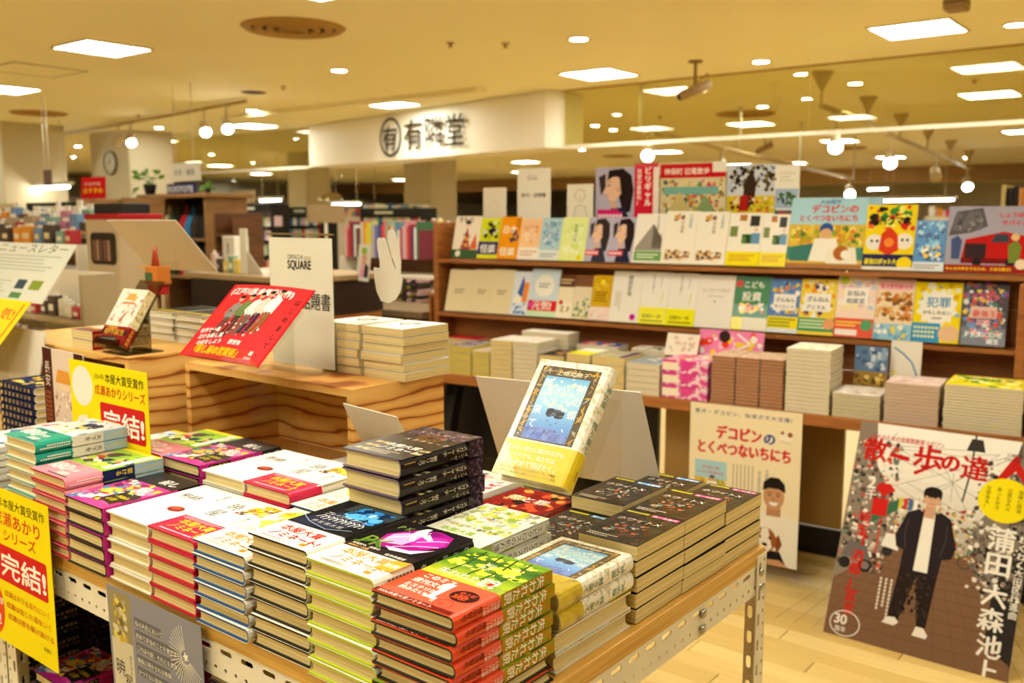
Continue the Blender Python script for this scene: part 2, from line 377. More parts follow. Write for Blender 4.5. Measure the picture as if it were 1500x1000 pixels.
def make_book(name, w, h, t, cover, inner=None, pages=None, band=None, front=None, spine=None, bprint=None, soft=False, gloss=False, left=False):
    """lying face up: spine towards +x, foot towards -y, origin at the lower fore-edge foot corner"""
    root = link(name, None); root.empty_display_size = .02; pages = pages or PAGE; inner = inner or cover
    th = .0007 if soft else .0024; r = .0012 if soft else min(.007, t*.35); e = .0 if soft else .0032
    mb = MB(); strip(mb, prof(w, t, 0, r), prof(w, t, -th, r, 0), 0, h); 
    if left: mb.v = [(w - x, y, z) for x, y, z in mb.v]; mb.f = [f[::-1] for f in mb.f]
    c = mb.obj('cover', [cover, inner], root)
    mb = MB(); zz0, zz1 = th, t - th; fe = e + (.0 if soft else .0); cv = 0 if soft else .0035
    sec = [(fe, zz0), (w - r - th, zz0), (w - th - .0008, t*.3), (w - th - .0008, t*.7), (w - r - th, zz1), (fe, zz1), (fe + cv, t*.7), (fe + cv, t*.3)]
    mb.prism(sec, e, h - e, 1)
    if left: mb.v = [(w - x, y, z) for x, y, z in mb.v]; mb.f = [f[::-1] for f in mb.f]
    mb.obj('page_block', pages, root)
    if front or spine:
        a = Art()
        if front: a.frame((0, 0, t + .0002), (1, 0, 0), (0, 1, 0)); front(a, w, h)
        if spine: a.frame((w + .0004, 0, t), (0, 0, -1), (0, 1, 0)); spine(a, t, h)
        a.build('cover_print', c, GLOSSX if gloss == 2 else GLOSSP if gloss else PRINT)
    if band:
        bh, bm = band; mb = MB(); strip(mb, prof(w, t, .0008, r), prof(w, t, .0004, r), -.0003, bh, 0, 0); b = mb.obj('paper_band', bm, root)
        if bprint:
            a = Art(); bprint(a, w, h, t, bh); a.build('band_print', b, GLOSSP if gloss else PRINT)
    KIDS[root.name] = None
    return root
USED = set()
def place_book(proto, loc, label, group, rz=0, rot=None, cat='book'):
    if proto.name not in USED: o = proto; USED.add(proto.name)
    else: o = copy_tree(proto)
    o.location = loc; o.rotation_euler = rot if rot else (0, 0, rz); return tag(o, label, cat, group)
def stack(proto, dims, xr, y0, z0, n, desc, group, flips=(), jit=.0018, rz=0.0, quiet=False, lean=0):
    w, h, t = dims; pitch = t + .0018
    for k in range(n):                       # k = 0 is the lowest
        j = n - 1 - k; jx, jy, ja = (rnd.uniform(-jit, jit), rnd.uniform(-jit, jit), rnd.uniform(-.012, .012))
        if j == 0: jx = jy = ja = 0
        f = k in flips; x = xr - w + jx + lean * k; y = y0 + jy
        a = rz + ja
        if f: loc = (x + w, y + h, z0 + .0006 + k * pitch); a += math.pi
        else: loc = (x, y, z0 + .0006 + k * pitch)
        place_book(proto, loc, '%s, %s' % (desc, ORD[j] if n > 1 else 'lying alone'), group, a)
W, Hh = .128, .188
def bandtext(c1, cols2=None, small='#b04a3a'):
    def f(a, w, h, t, bh):
        a.frame((0, 0, t + .0010), (1, 0, 0), (0, 1, 0))
        a.text('本屋大賞', .018, bh - .028, .0215, c1, bold=.03); a.text('ノミネート!', .02, bh - .050, .0195, c1, bold=.03)
        a.lines(.018, .006, .075, bh - .056, 4, small, fill=.5); a.rect(w - .03, .008, w - .019, .016, '#e08a1e'); a.text('2025年', w - .04, .0195, .006, '#6a5b4a')
        a.frame((w + .0012, 0, t), (0, 0, -1), (0, 1, 0)); a.lines(t*.2, .006, t*.8, bh - .004, 2, small, v=True, fill=.5)
    return f
# orange-banded mystery
ORANGE = mat('orange_band', '#e8481c', .4, .4); YG = ramp_mat('yellow_green_jacket', [(.25, '#4f7d1c'), (.45, '#9fb51f'), (.6, '#e3d52a'), (.8, '#6d9a22')], (1, .6, 1), 3, .8, .35, nscale=14)
def f_orange(a, w, h):
    a.grad(0, .1, w, h, ['#b6c22a', '#5f8f22', '#2f5a1d', '#7fa526'], 6)
    a.fuzz(.005, .115, w, h - .004, ['#e8dc3a', '#c9cc2c', '#86a824', '#f0e66a', '#416b1c'], 60, .008, 3, 1.6)
    for q, x in enumerate((.03, .058, .083, .106)): a.line([(x, .104), (x + .004, .14), (x - .002, .185)], .003, '#27451a')
    a.fuzz(.075, .125, .115, .17, ['#f6ef7a', '#e6d83a'], 16, .007, 5)
    a.text('失われた', .018, .094, .02, '#fdfbef', fit=.068); a.text('貌', .086, .091, .029, '#fdfbef', bold=.03); a.rect(.1, .096, .108, .104, '#d8301c')
    a.text('櫻田', .056, .146, .009, '#f6f2dc'); a.text('智也', .056, .134, .009, '#f6f2dc')
def s_orange(a, t, h):
    a.rect(0, .085, t, h, '#b98a1e'); a.fuzz(0, .09, t, h, ['#d8b62a', '#8fa326', '#a8741c'], 40, .004, 9)
    a.text('失われた貌', t*.5, h - .018, .0165, '#fdf8e6', v=True, bold=.02)
def b_orange(a, w, h, t, bh):
    a.frame((0, 0, t + .0010), (1, 0, 0), (0, 1, 0)); wh = '#fff3e6'
    a.text('このミス', .018, .069, .0135, wh, bold=.03); a.text('週刊文春', .016, .052, .0135, wh, bold=.03); a.text('ミステリが', .016, .037, .0105, wh, bold=.03); a.text('読みたい!', .018, .026, .0105, wh, bold=.03)
    a.rect(.066, .028, .075, .072, wh).rect(.06, .024, .081, .03, wh).poly([(.066, .072), (.058, .064), (.061, .06), (.067, .063)], wh); a.text('位', .076, .018, .008, wh)
    a.circle(.104, .052, .02, '#3a120a', .016); a.text('史上初', .092, .055, .0085, '#f2582a', bold=.02); a.text('3冠!', .09, .042, .0135, '#f2582a', bold=.04)
    a.ringc(.098, .021, .013, .0012, '#c93a12'); a.text('10', .091, .016, .011, '#c93a12'); a.rect(0, .001, w - .008, .0105, '#7a1c0c'); a.text('2026本屋大賞ノミネート', .006, .0025, .008, '#fbd9c6', bold=.02)
    a.frame((w + .0012, 0, t), (0, 0, -1), (0, 1, 0)); a.text('櫻田智也', t*.3, .05, .0095, '#3a160a', v=True); a.text('待望の長編', t*.68, .082, .0065, '#fff3e6', v=True); a.text('ミステリー', t*.35, .082, .0065, '#fff3e6', v=True)
B_OR = make_book('hardcover_book', .133, .19, .0172, YG, BLACK, PAGE, (.084, ORANGE), f_orange, s_orange, b_orange, soft=False)
# pink-lily book
WB = mat('white_band_paper', '#f6efe0', .45, .35)
YGI = mat('lime_board', '#b9c81e', .5); DKI = mat('black_board', '#1b1512', .5); BLI = mat('blue_board', '#1d4f86', .5); RDI = mat('red_board', '#b9152a', .5); CRI = mat('cream_board', '#e8dcc2', .5)
BLK = mat('black_jacket', '#120d0e', .35, .25, coat=.05); WHJ = mat('white_jacket', '#f2ece0', .4, .35); MGJ = mat('magenta_jacket', '#c81e86', .35, .4)
def petal(a, pts, col): a.poly(pts, col)
def f_lily(a, w, h):
    a.rect(0, .076, w, h, '#191214'); a.rect(.0, .0, .0001, .0001, '#000000')
    for p, c in (([(.03,.09),(.018,.13),(.04,.165),(.075,.18),(.105,.172),(.12,.14),(.1,.105),(.062,.09)], '#a30f86'), ([(.03,.1),(.026,.135),(.048,.16),(.07,.15),(.066,.11)], '#e9a6d6'), ([(.066,.15),(.1,.165),(.116,.14),(.096,.115),(.07,.12)], '#d02aa8'), ([(.05,.095),(.09,.1),(.118,.12),(.1,.092),(.066,.086)], '#f3cfe6'), ([(.034,.15),(.06,.176),(.09,.172),(.07,.155)], '#7a0d6c')): a.poly(p, c)
    for q in ([(.03,.12),(.05,.142),(.066,.168)], [(.06,.098),(.085,.118),(.113,.132)], [(.075,.13),(.095,.148),(.11,.156)]): a.line(q, .002, '#f8e2f2')
    for p in ([(.045,.165),(.05,.178),(.058,.18),(.06,.168),(.066,.16),(.06,.146),(.07,.13),(.062,.128),(.052,.142),(.046,.15)], [(.06,.152),(.085,.142),(.088,.148),(.07,.162)]): a.poly(p, '#fbf1ea')
    a.text('PK', .004, .084, .042, '#6f8f2a', bold=.01); a.line([(.0,.084),(.03,.1),(.05,.08)], .005, '#4f7a22'); a.line([(.07,.076),(.1,.082),(.126,.078)], .004, '#3f641e')
    a.text('P K', .012, .155, .018, '#86a83a')
def s_blackt(t1, col='#e9d9e6'):
    def f(a, t, h): a.text(t1, t*.5, h - .012, t*.5, col, v=True, fit=h*.5); a.lines(t*.3, .01, t*.7, h*.35, 1, col, v=True)
    return f
def b_lily(a, w, h, t, bh):
    bandtext('#e8971c', small='#8a7a5c')(a, w, h, t, bh); a.frame((0, 0, t + .0011), (1, 0, 0), (0, 1, 0), 4)
    a.rect(.0, bh - .006, w, bh + .012, '#2a211f'); a.text('受賞続々、話題の', .006, bh + .004, .0066, '#f6efe0', bold=.02); a.text('痛快な小説集', .006, bh - .004, .0066, '#f2b65a', bold=.02); a.text('発売即重版', .075, bh - .003, .0075, '#f6efe0', bold=.02)
    a.poly([(.096, .028), (.128, .03), (.128, .066), (.104, .062)], '#f0a531'); a.text('絶賛', .101, .04, .0125, '#fff6dc', bold=.03)
B_LI = make_book('hardcover_book', W, Hh, .0212, BLK, YGI, PAGE, (.07, WB), f_lily, s_blackt('花と話す夜'), b_lily)
# black book with blue smoke
def f_smoke(a, w, h):
    a.rect(0, .07, w, h, '#131214'); a.poly([(.0,.075),(.02,.07),(.07,.075),(.11,.11),(.125,.15),(.1,.178),(.06,.165),(.02,.12)], '#262a44'); a.rect(.03, .15, w - .002, h - .004, '#3a4444')
    a.fuzz(.045, .118, .118, .178, ['#1f5fae', '#2f86d2', '#123a78', '#59b4ea', '#0f2a55'], 46, .013, 11, 1.3); a.fuzz(.07, .13, .112, .168, ['#bfe4fa', '#6cc0f0', '#2f86d2'], 16, .006, 12)
    for i in range(10):
        x = .02 + i*.009; a.line([(x, .105 + .004*math.sin(i*2.1)), (x+.006, .118), (x+.012, .112 + .003*math.cos(i*3)), (x + .01, .104)], .0016, '#f1ece2')
    a.text('ブレイクショット', .018, .122, .011, '#f4efe6', shear=.25); a.text('伊坂慎太郎', .028, .087, .0105, '#cfc9bd', gap=.003)
    a.line([(.0,.1),(.03,.084),(.075,.074),(.112,.09)], .0014, '#9fb6cc')
B_SM = make_book('hardcover_book', W, Hh, .0218, BLK, DKI, PAGE, (.066, WB), f_smoke, s_blackt('さよならジャバウォック', '#f0e9e0'), bandtext('#d42a22'))
# orange watercolour / white band, blue boards
def f_water(a, w, h):
    a.rect(0, .06, w, h, '#f3ecd8'); a.fuzz(.012, .09, w - .006, h - .004, ['#f2cf2a', '#f6e05a', '#e9b01e', '#cfd24a', '#f7ea9c', '#b8cc6a'], 90, .013, 21, 1.2)
    a.fuzz(.05, .085, .09, .12, ['#ef7d1c', '#f29a2c'], 22, .009, 22); a.text('イン', .074, .15, .018, '#26322a'); a.text('ザ', .1, .128, .014, '#26322a')
    a.fuzz(.004, .07, w - .006, .088, ['#cfe0b0', '#f0f0e0'], 24, .006, 23)
def s_lite(t1, col='#3a3530'):
    def f(a, t, h): a.text(t1, t*.5, h - .012, t*.5, col, v=True)
    return f
B_WA = make_book('hardcover_book', W, Hh, .0196, WHJ, BLI, PAGE, (.066, WB), f_water, s_lite('朝焼けの家'), bandtext('#e8941e', small='#c9803a'))
# white cover with calligraphy and red band
def f_star(a, w, h):
    a.rect(0, .06, w, h, '#efe9dd'); a.text('暁', .014, .13, .033, '#26201c'); a.text('星', .014, .092, .033, '#26201c')
    a.fuzz(.06, .13, .122, .18, ['#d8b81e', '#f0d63a', '#b78a1c', '#8a6a2a', '#b9b2a8'], 44, .008, 31, 1.4); a.line([(.06,.14),(.09,.15),(.12,.17)], .002, '#5a4a3a'); a.text('湊かなえ', .1, .12, .009, '#3a302a', v=True); a.fuzz(.052, .12, .08, .14, ['#b03a2a', '#6a5a48'], 12, .005, 33)
REDB = mat('crimson_band', '#d4144a', .35, .4)
def b_star(a, w, h, t, bh):
    a.frame((0, 0, t + .0010), (1, 0, 0), (0, 1, 0)); a.text('本屋大賞', .022, bh - .03, .021, '#f6d93a', bold=.04); a.text('ノミネート', .022, bh - .05, .019, '#f6d93a', bold=.04)
    a.lines(.01, bh - .012, w - .012, bh - .003, 2, '#f7c6d2'); a.lines(.02, .004, w - .02, .012, 1, '#f7c6d2'); a.rect(w - .024, .01, w - .016, .017, '#f0a531')
B_ST = make_book('hardcover_book', W, Hh, .0222, WHJ, RDI, PAGE, (.068, REDB), f_star, s_lite('暁星'), b_star)
# plain white with red ball
def f_ball(a, w, h):
    a.rect(0, 0, w, h, '#f2ece0'); a.circle(.085, .076, .019, '#8f3226', .012); a.circle(.082, .079, .011, '#b9553c', .006); a.text('熟柿', .02, .12, .026, '#3c342e'); a.text('佐藤正午', .1, .175, .009, '#5a4f46', v=True)
B_BA = make_book('hardcover_book', W, Hh, .0218, WHJ, CRI, PAGE, None, f_ball, s_lite('熟柿'), None)
# magenta killer novel
YEL = '#f3df2a'
def f_kill(a, w, h):
    a.rect(0, 0, w, h, '#cf2a93'); a.rect(0, .128, w, h, '#1c1718'); a.fuzz(0, .01, w, .13, ['#f3df2a', '#e33aa0', '#3f9ad0', '#fbf3ea', '#2a2426', '#f08ac6', '#e23a2a', '#8a1d66'], 130, .012, 41, 1.3)
    a.fuzz(.02, .05, .06, .085, ['#f3df2a', '#efe24a'], 26, .008, 42); a.fuzz(.0, .0, .03, .03, ['#3f7ab8', '#e9e4da', '#7cc0e0'], 14, .01, 43)
    a.poly([(.066,.03),(.116,.02),(.12,.068),(.07,.074)], '#1c1718'); a.text('一気読み', .07, .05, .0115, YEL, bold=.03); a.text('必至!', .074, .034, .0125, YEL, bold=.03)
    a.text('屋', .07, .085, .034, '#fdfdfb', bold=.04); a.text('殺し', .062, .142, .026, '#f7f2ea', bold=.04); a.text('営', .105, .1, .02, YEL, bold=.04)
def s_kill(a, t, h):
    a.rect(0, 0, t, .14, '#d22a92'); a.rect(t*.12, .02, t*.88, .068, '#1c1718'); a.text('本屋大賞', t*.68, .066, .0082, YEL, v=True, bold=.03, fit=.044); a.text('ノミネート', t*.32, .066, .0082, YEL, v=True, bold=.03, fit=.044); a.text('野宮有', t*.5, .1, .0085, '#2a1020', v=True)
    a.text('殺し屋の', t*.5, .182, .0125, '#f7f2ea', v=True, bold=.03, fit=.042); a.text('営業術', t*.5, .137, .0125, '#f7f2ea', v=True, bold=.03)
B_KI = make_book('hardcover_book', W, Hh, .0225, BLK, DKI, PAGE, None, f_kill, s_kill, None, gloss=True)
# school-series paperbacks-in-jacket: teal and pink bands
TEAL = mat('teal_band', '#1f9c84', .4); PINK = mat('pink_band', '#ef8f9e', .4); SKYJ = mat('pale_blue_jacket', '#a9c4dc', .4); NAVJ = mat('navy_jacket', '#1f2a52', .4)
def f_series(seed, cols, base):
    def f(a, w, h):
        a.rect(0, .07, w, h, base); a.rect(0, h - .012, w, h, '#e6cf2a'); a.fuzz(0, .075, w, h - .014, cols, 46, .016, seed, 1.4); a.rect(.1, .08, .118, .18, '#f3efe2'); a.text('成瀬は', .109, .176, .0125, '#2a2a30', v=True); return a
    return f
def b_series(txt):
    def f(a, w, h, t, bh):
        a.frame((0, 0, t + .0010), (1, 0, 0), (0, 1, 0)); wh = '#f8f2e6'
        a.text('180', .006, .028, .042, wh, bold=.02, fit=.06); a.text('万部', .07, .034, .014, wh, bold=.02); a.text('突破!', .066, .012, .0165, wh, bold=.03)
        a.text(txt, .02, bh - .012, .0085, '#1c3a34'); a.lines(.05, .004, .12, .012, 1, '#284a44'); a.frame((w + .0012, 0, t), (0, 0, -1), (0, 1, 0)); a.lines(t*.25, .006, t*.75, bh - .006, 2, wh, v=True)
    return f
def s_series(c0, t1, tc='#f0d43a'):
    def f(a, t, h): a.rect(0, .068, t, .13, c0); a.rect(0, .13, t, h, '#a9c4d8'); a.text(t1, t*.5, .126, .011, tc, v=True, bold=.02); a.lines(t*.3, .135, t*.7, h - .004, 2, '#e6cf4a', v=True)
    return f
B_TE = make_book('hardcover_book', W, Hh, .0192, SKYJ, CRI, PAGE, (.07, TEAL), f_series(51, ['#f3e3c8', '#d9b48c', '#2f3a5c', '#7f93b0', '#efe9da', '#54463c', '#e8c03a', '#c9d4dc'], '#c9d8e2'), s_series('#e9e4d6', '天下を', '#3a3a4a'), b_series('本屋大賞受賞作'), soft=False)
B_PI = make_book('hardcover_book', W, Hh, .0192, NAVJ, RDI, PAGE, (.07, PINK), f_series(52, ['#8fbf3a', '#2a3a52', '#c9d45a', '#f0e9dc', '#c8402a', '#d9b48c', '#54463c'], '#9cbf3e'), s_series('#1f2a52', '駆ける'), b_series('信じた道をいく'), soft=False)
# thick dark brown novel
BRN = mat('dark_cocoa_jacket', '#1d1210', .35, .25, coat=.05)
def f_church(a, w, h):
    a.rect(0, 0, w, h, '#251712'); a.fuzz(.0, .128, w, h, ['#4b3450', '#2e2033', '#6a4c68', '#1c1216', '#8a6680'], 220, .005, 61); a.ringc(.07, .128, .024, .0012, '#b0762e'); a.ringc(.07, .128, .017, .0012, '#8a5a24')
    for i in range(12): a.line([(.07 + .008*math.cos(i*.52), .128 + .008*math.sin(i*.52)), (.07 + .026*math.cos(i*.52), .128 + .026*math.sin(i*.52))], .0014, '#a86c2a')
    a.text('イン・ザ・', .02, .15, .013, '#f1e6d6', gap=.004); a.text('メガチャーチ', .034, .1, .0125, '#f1e6d6', gap=.004); a.text('朝井', .1, .165, .008, '#e6d6c6')
    a.rect(0, .0, w, .082, '#231510'); a.text('本屋大賞', .036, .056, .018, '#fbf6ea', bold=.03); a.text('ノミネート', .036, .036, .018, '#fbf6ea', bold=.03); a.lines(.012, .008, .034, .075, 3, '#c9a24a'); a.text('話題', .11, .054, .011, '#f0dca0', bold=.02); a.text('沸騰', .11, .036, .011, '#f0dca0', bold=.02); a.lines(.036, .01, .1, .03, 3, '#cdbf9c')
def s_church(a, t, h):
    a.rect(0, .152, t, h, '#2a1b2a'); a.fuzz(0, .152, t, h, ['#5e405e', '#3c2840', '#75566e', '#1c1216'], 60, .0035, 62)
    a.text('イン・ザ・', t*.72, .15, .0085, '#f1e6d6', v=True); a.text('メガチャーチ', t*.34, .15, .0105, '#f1e6d6', v=True, gap=-.0006); a.text('朝井リョウ', t*.42, .078, .0092, '#f1e6d6', v=True, gap=-.0008); a.lines(t*.2, .008, t*.35, .03, 1, '#c9a24a', v=True)
B_CH = make_book('hardcover_book', W, Hh, .0288, BRN, mat('mauve_board', '#7c6874', .5), PAGE, None, f_church, s_church, None, gloss=True)
# garden-cover book (white, green sketch)
GRS = ramp_mat('sketch_jacket', [(.3, '#8a8a76'), (.48, '#d9d6c4'), (.7, '#f1eee0')], (1, 1, 1), 5, 1, .4, nscale=30)
def f_gard(a, w, h):
    a.rect(0, 0, w, h, '#ece7d6'); a.fuzz(0, .07, w, h, ['#d9d64a', '#a8b84a', '#c9c9b4', '#efeadb', '#9a9a86', '#e8e08a', '#b9bfa8'], 150, .009, 71); a.fuzz(.03, .13, .1, .185, ['#e8dc4a', '#d8cc3a', '#8fae4a'], 36, .008, 72)
    a.fuzz(.05, .115, .07, .14, ['#5f93c0', '#3f6f9c', '#c98a3a'], 10, .005, 73); a.text('エピクロスの処方箋', .018, .075, .0105, '#4a4a40'); a.text('本屋大賞', .02, .05, .0165, '#a9cc3a', bold=.03); a.text('ノミネート', .02, .032, .0165, '#a9cc3a', bold=.03); a.lines(.02, .006, .09, .026, 3, '#8a8472'); a.rect(w-.03, .006, w-.02, .013, '#e08a1e')
def s_gard(a, t, h):
    a.rect(0, .0, t, .045, '#b9cc8a'); a.rect(t*.12, .05, t*.88, h - .012, '#efe9d9'); a.text('エピクロスの処方箋', t*.5, h - .02, t*.62, '#3a3a30', v=True, fit=.118)
B_GA = make_book('hardcover_book', W, Hh, .0205, GRS, CRI, PAGE, None, f_gard, s_gard, None)
# blue-sky picture novel with ornate frame
LACE = ramp_mat('lace_jacket', [(.35, '#cdbf9a'), (.5, '#f2ebd8'), (.7, '#fbf7ea')], (1, 1, 1), 6, 2.5, .3, nscale=45, coat=.4)
GOLDB = ramp_mat('gold_band', [(.3, '#8a7412'), (.5, '#c4a51e'), (.75, '#d9bf3a')], (1, 1, 1), 4, 1.2, .3, nscale=24, coat=.4)
YBAND = mat('yellow_band', '#e0c312', .32, .4, coat=.3)
def f_sky(a, w, h):
    x0, x1, y0, y1 = .01, w - .014, .058, h - .01; a.rect(x0, y0, x1, y1, '#5a4a30')
    rg = random.Random(5)
    for i in range(90):
        side = i % 4; u = rg.random()
        cx, cy = ((x0 + .006, y0 + u*(y1-y0)), (x1 - .006, y0 + u*(y1-y0)), (x0 + u*(x1-x0), y1 - .007), (x0 + .007, y0 + u*(y1-y0)))[side]
        t = rg.uniform(0, 3.14); l = rg.uniform(.004, .009)
        if i % 9 == 0: a.up()
        p = [(cx - l*math.cos(t), cy - l*math.sin(t)), (cx - .0016*math.sin(t), cy + .0016*math.cos(t)), (cx + l*math.cos(t), cy + l*math.sin(t)), (cx + .0016*math.sin(t), cy - .0016*math.cos(t))]
        a.poly([(min(x1, max(x0, q[0])), min(y1, max(y0, q[1]))) for q in p], rg.choice(['#b8872a', '#d0a23c', '#8a7a62', '#a39a8c', '#c2933a']), False)
    X0, X1, Y0, Y1 = x0 + .013, x1 - .013, y0 + .002, y1 - .016
    a.grad(X0, Y0, X1, Y1, ['#5f79c4', '#6fa0dc', '#8fc6ec', '#b4dcec', '#6fb2e4'], 6); a.fuzz(X0 + .012, Y0 + .048, X1 - .012, Y1 - .004, ['#d6ecec', '#bfe2ee', '#f3efd0', '#a9d6ee'], 90, .0038, 81); a.fuzz(X0, Y0, X1, Y0 + .02, ['#6a78b8', '#7c8ccc', '#5a6cb8'], 40, .006, 82)
    for i in range(16): a.poly([(X0 + .02 + rg.random()*.05, Y0 + .055 + rg.random()*.045) for _ in (0,)] * 1 + [], '#ffffff') if False else None
    for i in range(14):
        cx, cy = X0 + .014 + rg.random()*.048, Y0 + .056 + rg.random()*.05
        a.poly([(cx, cy), (cx - .003, cy + .0026), (cx - .001, cy - .0012)], '#f6f0d4'); a.poly([(cx, cy), (cx + .003, cy + .0022), (cx + .0012, cy - .0014)], '#f6f0d4')
    a.fuzz(X0 + .026, Y0 + .036, X0 + .058, Y0 + .052, ['#3c4254', '#545c6c', '#6c6a64', '#2c3040'], 30, .005, 83, 1.8)
    for cx, cy in ((.034, .03), (.042, .024), (.05, .028), (.036, .012), (.054, .015), (.02, .008)): a.poly([(X0 + cx - .003, Y0 + cy + .002), (X0 + cx, Y0 + cy), (X0 + cx + .003, Y0 + cy + .0024), (X0 + cx, Y0 + cy + .0012)], '#232a4a')
    wh = '#fbfaf2'; a.text('神の蝶、', X1 - .008, Y1 - .008, .0165, wh, v=True, fit=.078); a.text('舞う果て', X0 + .009, Y1 - .004, .0165, wh, v=True, fit=.082); a.text('上橋菜穂子', X0 + .016, Y1 + .003, .0085, '#f3e6c8', fit=.058)
def s_sky(a, t, h): a.text('神の蝶、', t*.5, h - .026, .0125, '#2f6f60', v=True, fit=.046); a.text('舞う果て', t*.5, h - .082, .0125, '#2f6f60', v=True, fit=.05)
def b_sky(a, w, h, t, bh):
    a.frame((0, 0, t + .0010), (1, 0, 0), (0, 1, 0)); wh = '#fdf8e2'
    a.text('見えない流れに運ばれながら、', .008, bh - .0145, .0082, wh, bold=.015, fit=.108); a.text('それでも、私たちは', .024, bh - .0255, .0082, wh, bold=.015); a.text('光を求めて羽ばたく。', .01, bh - .0385, .0108, wh, bold=.02, fit=.1)
    a.text('世界をおおう闇のなかから生まれた「光」の物語、', .008, .0105, .0044, '#4a3c0a', fit=.104); a.text('長い眠りから目ざめた上橋ファンタジー、ついに刊行!', .006, .0045, .0044, '#4a3c0a', fit=.104)
    a.frame((w + .0012, 0, t), (0, 0, -1), (0, 1, 0)); a.text('講談社', t*.5, .03, .0055, '#4a3c0a', v=True)
B_SK = make_book('hardcover_book', W, Hh, .0262, LACE, CRI, PAGE, (.055, YBAND), f_sky, s_sky, b_sky, gloss=True)
B_SG = make_book('hardcover_book', W, Hh, .0262, LACE, CRI, PAGE, (.055, GOLDB), f_sky, s_sky, None, gloss=True)
# dark action paperback, pink or blue tag
def f_dark(tagc, seed):
    def f(a, w, h):
        a.rect(0, 0, w, h, '#221b18'); a.fuzz(0, .0, w, h*.95, ['#2a1f18', '#3e2a1e', '#15120f', '#55341f', '#1e2a2a', '#332c26', '#6a2c18', '#152024', '#453f38', '#1a1614'], 240, .008, seed); a.fuzz(.02, .03, .085, .09, ['#c9bfae', '#8a8478', '#5f7a78', '#b8542a', '#5a3a26', '#2a3a3a'], 50, .005, seed + 1)
        a.text('ホワイトX', .008, .095, .0155, '#f1ece2', fit=.08, shear=.2); a.rect(.052, h - .016, w - .004, h - .006, tagc); a.text('第一位獲得', .054, h - .0145, .008, '#fff3f0', bold=.02, fit=.044); a.rect(.006, h - .014, .046, h - .0065, '#b5ac2a'); a.lines(.01, .006, .06, .02, 2, '#d9d2c4')
    return f
B_DP = make_book('paperback_book', .105, .147, .0228, BLK, DKI, PAGE, None, f_dark('#e0288c', 91), None, None, soft=True, gloss=2, left=True)
B_DB = make_book('paperback_book', .105, .147, .0228, BLK, DKI, PAGE, None, f_dark('#4aa6dc', 93), None, None, soft=True, gloss=2, left=True)
G1 = 'books stacked on the near display table'
d = (W, Hh)
Y1, Y2 = .759, .953
stack(B_TE, d + (.0192,), -1.722, Y1 + .012, TZ, 9, 'teal-banded novel in the leftmost front stack', G1)
stack(B_PI, d + (.0192,), -1.618, Y1 + .004, TZ, 7, 'pink-banded novel in the front row', G1) if False else None
stack(B_PI, d + (.0192,), -1.592, Y1, TZ, 7, 'pink-banded novel in the front row beside the teal one', G1)
stack(B_KI, d + (.0225,), -1.462, Y1 - .004, TZ, 5, 'magenta-spined black novel in the front row', G1)
stack(B_BA, d + (.0218,), -1.332, Y1 + .002, TZ, 5, 'plain white novel with red fruit, front row', G1)
stack(B_ST, d + (.0222,), -1.2015, Y1, TZ, 5, 'crimson-banded white novel with red boards, front row', G1)
stack(B_WA, d + (.0196,), -1.071, Y1 - .004, TZ, 6, 'white-banded yellow watercolour novel, front row', G1)
stack(B_SM, d + (.0218,), -.9405, Y1, TZ, 7, 'black smoke-art novel with red lettered white band, front row', G1)
stack(B_LI, d + (.0212,), -.8095, Y1 - .006, TZ, 7, 'magenta flower novel with lime boards, front row', G1)
stack(B_OR, (.133, .19, .0172), -.674, Y1 - .012, TZ, 8, 'orange-banded green mystery at the table corner', G1, flips=(0, 1), jit=.003)
stack(B_KI, d + (.0225,), -1.492, Y2 + .006, TZ, 6, 'magenta-spined black novel in the second row', G1)
stack(B_BA, d + (.0218,), -1.352, Y2 + .004, TZ, 6, 'plain white novel with red fruit, second row', G1)
stack(B_ST, d + (.0222,), -1.222, Y2, TZ, 6, 'crimson-banded white novel, second row', G1)
stack(B_WA, d + (.0196,), -1.0925, Y2 - .001, TZ, 6, 'white-banded watercolour novel, second row', G1)
stack(B_CH, d + (.0288,), -.9615, Y2, TZ, 8, 'thick dark cocoa novel in the tall middle stack', G1, jit=.004)
stack(B_GA, d + (.0205,), -.828, Y2 + .003, TZ, 6, 'white garden-sketch novel behind the orange stack', G1)
stack(B_SG, d + (.0262,), -.674, Y2 - .001, TZ, 4, 'sky-picture novel with lacy white spine and gold band', G1, flips=(0, 1), jit=.003)
for r_, (y, n) in enumerate(((1.146, 5), (1.2945, 5), (1.443, 4))):
    stack(B_DP, (.105, .147, .0228), -.672, y, TZ, n, 'dark pink-tagged paperback, %s stack along the right edge' % ('nearest', 'middle', 'farthest')[r_], G1)
    stack(B_DB, (.105, .147, .0228), -.79, y + .004, TZ, n - (r_ == 0), 'dark blue-tagged paperback, %s stack of the inner column' % ('nearest', 'middle', 'farthest')[r_], G1)
for r_, (y, x) in enumerate(((1.02, -1.742), (1.0, -1.872))):
    stack((B_PI, B_TE)[r_], d + (.0192,), x + .13, Y2 + .003, TZ, 7 - r_, '%s-banded novel in the second row behind the yellow card' % ('pink', 'teal')[r_], G1)
stack(B_PI, d + (.0192,), -1.74, Y2 + .2, TZ, 7, 'pink-banded novel in the third row by the plywood box', G1) if False else None
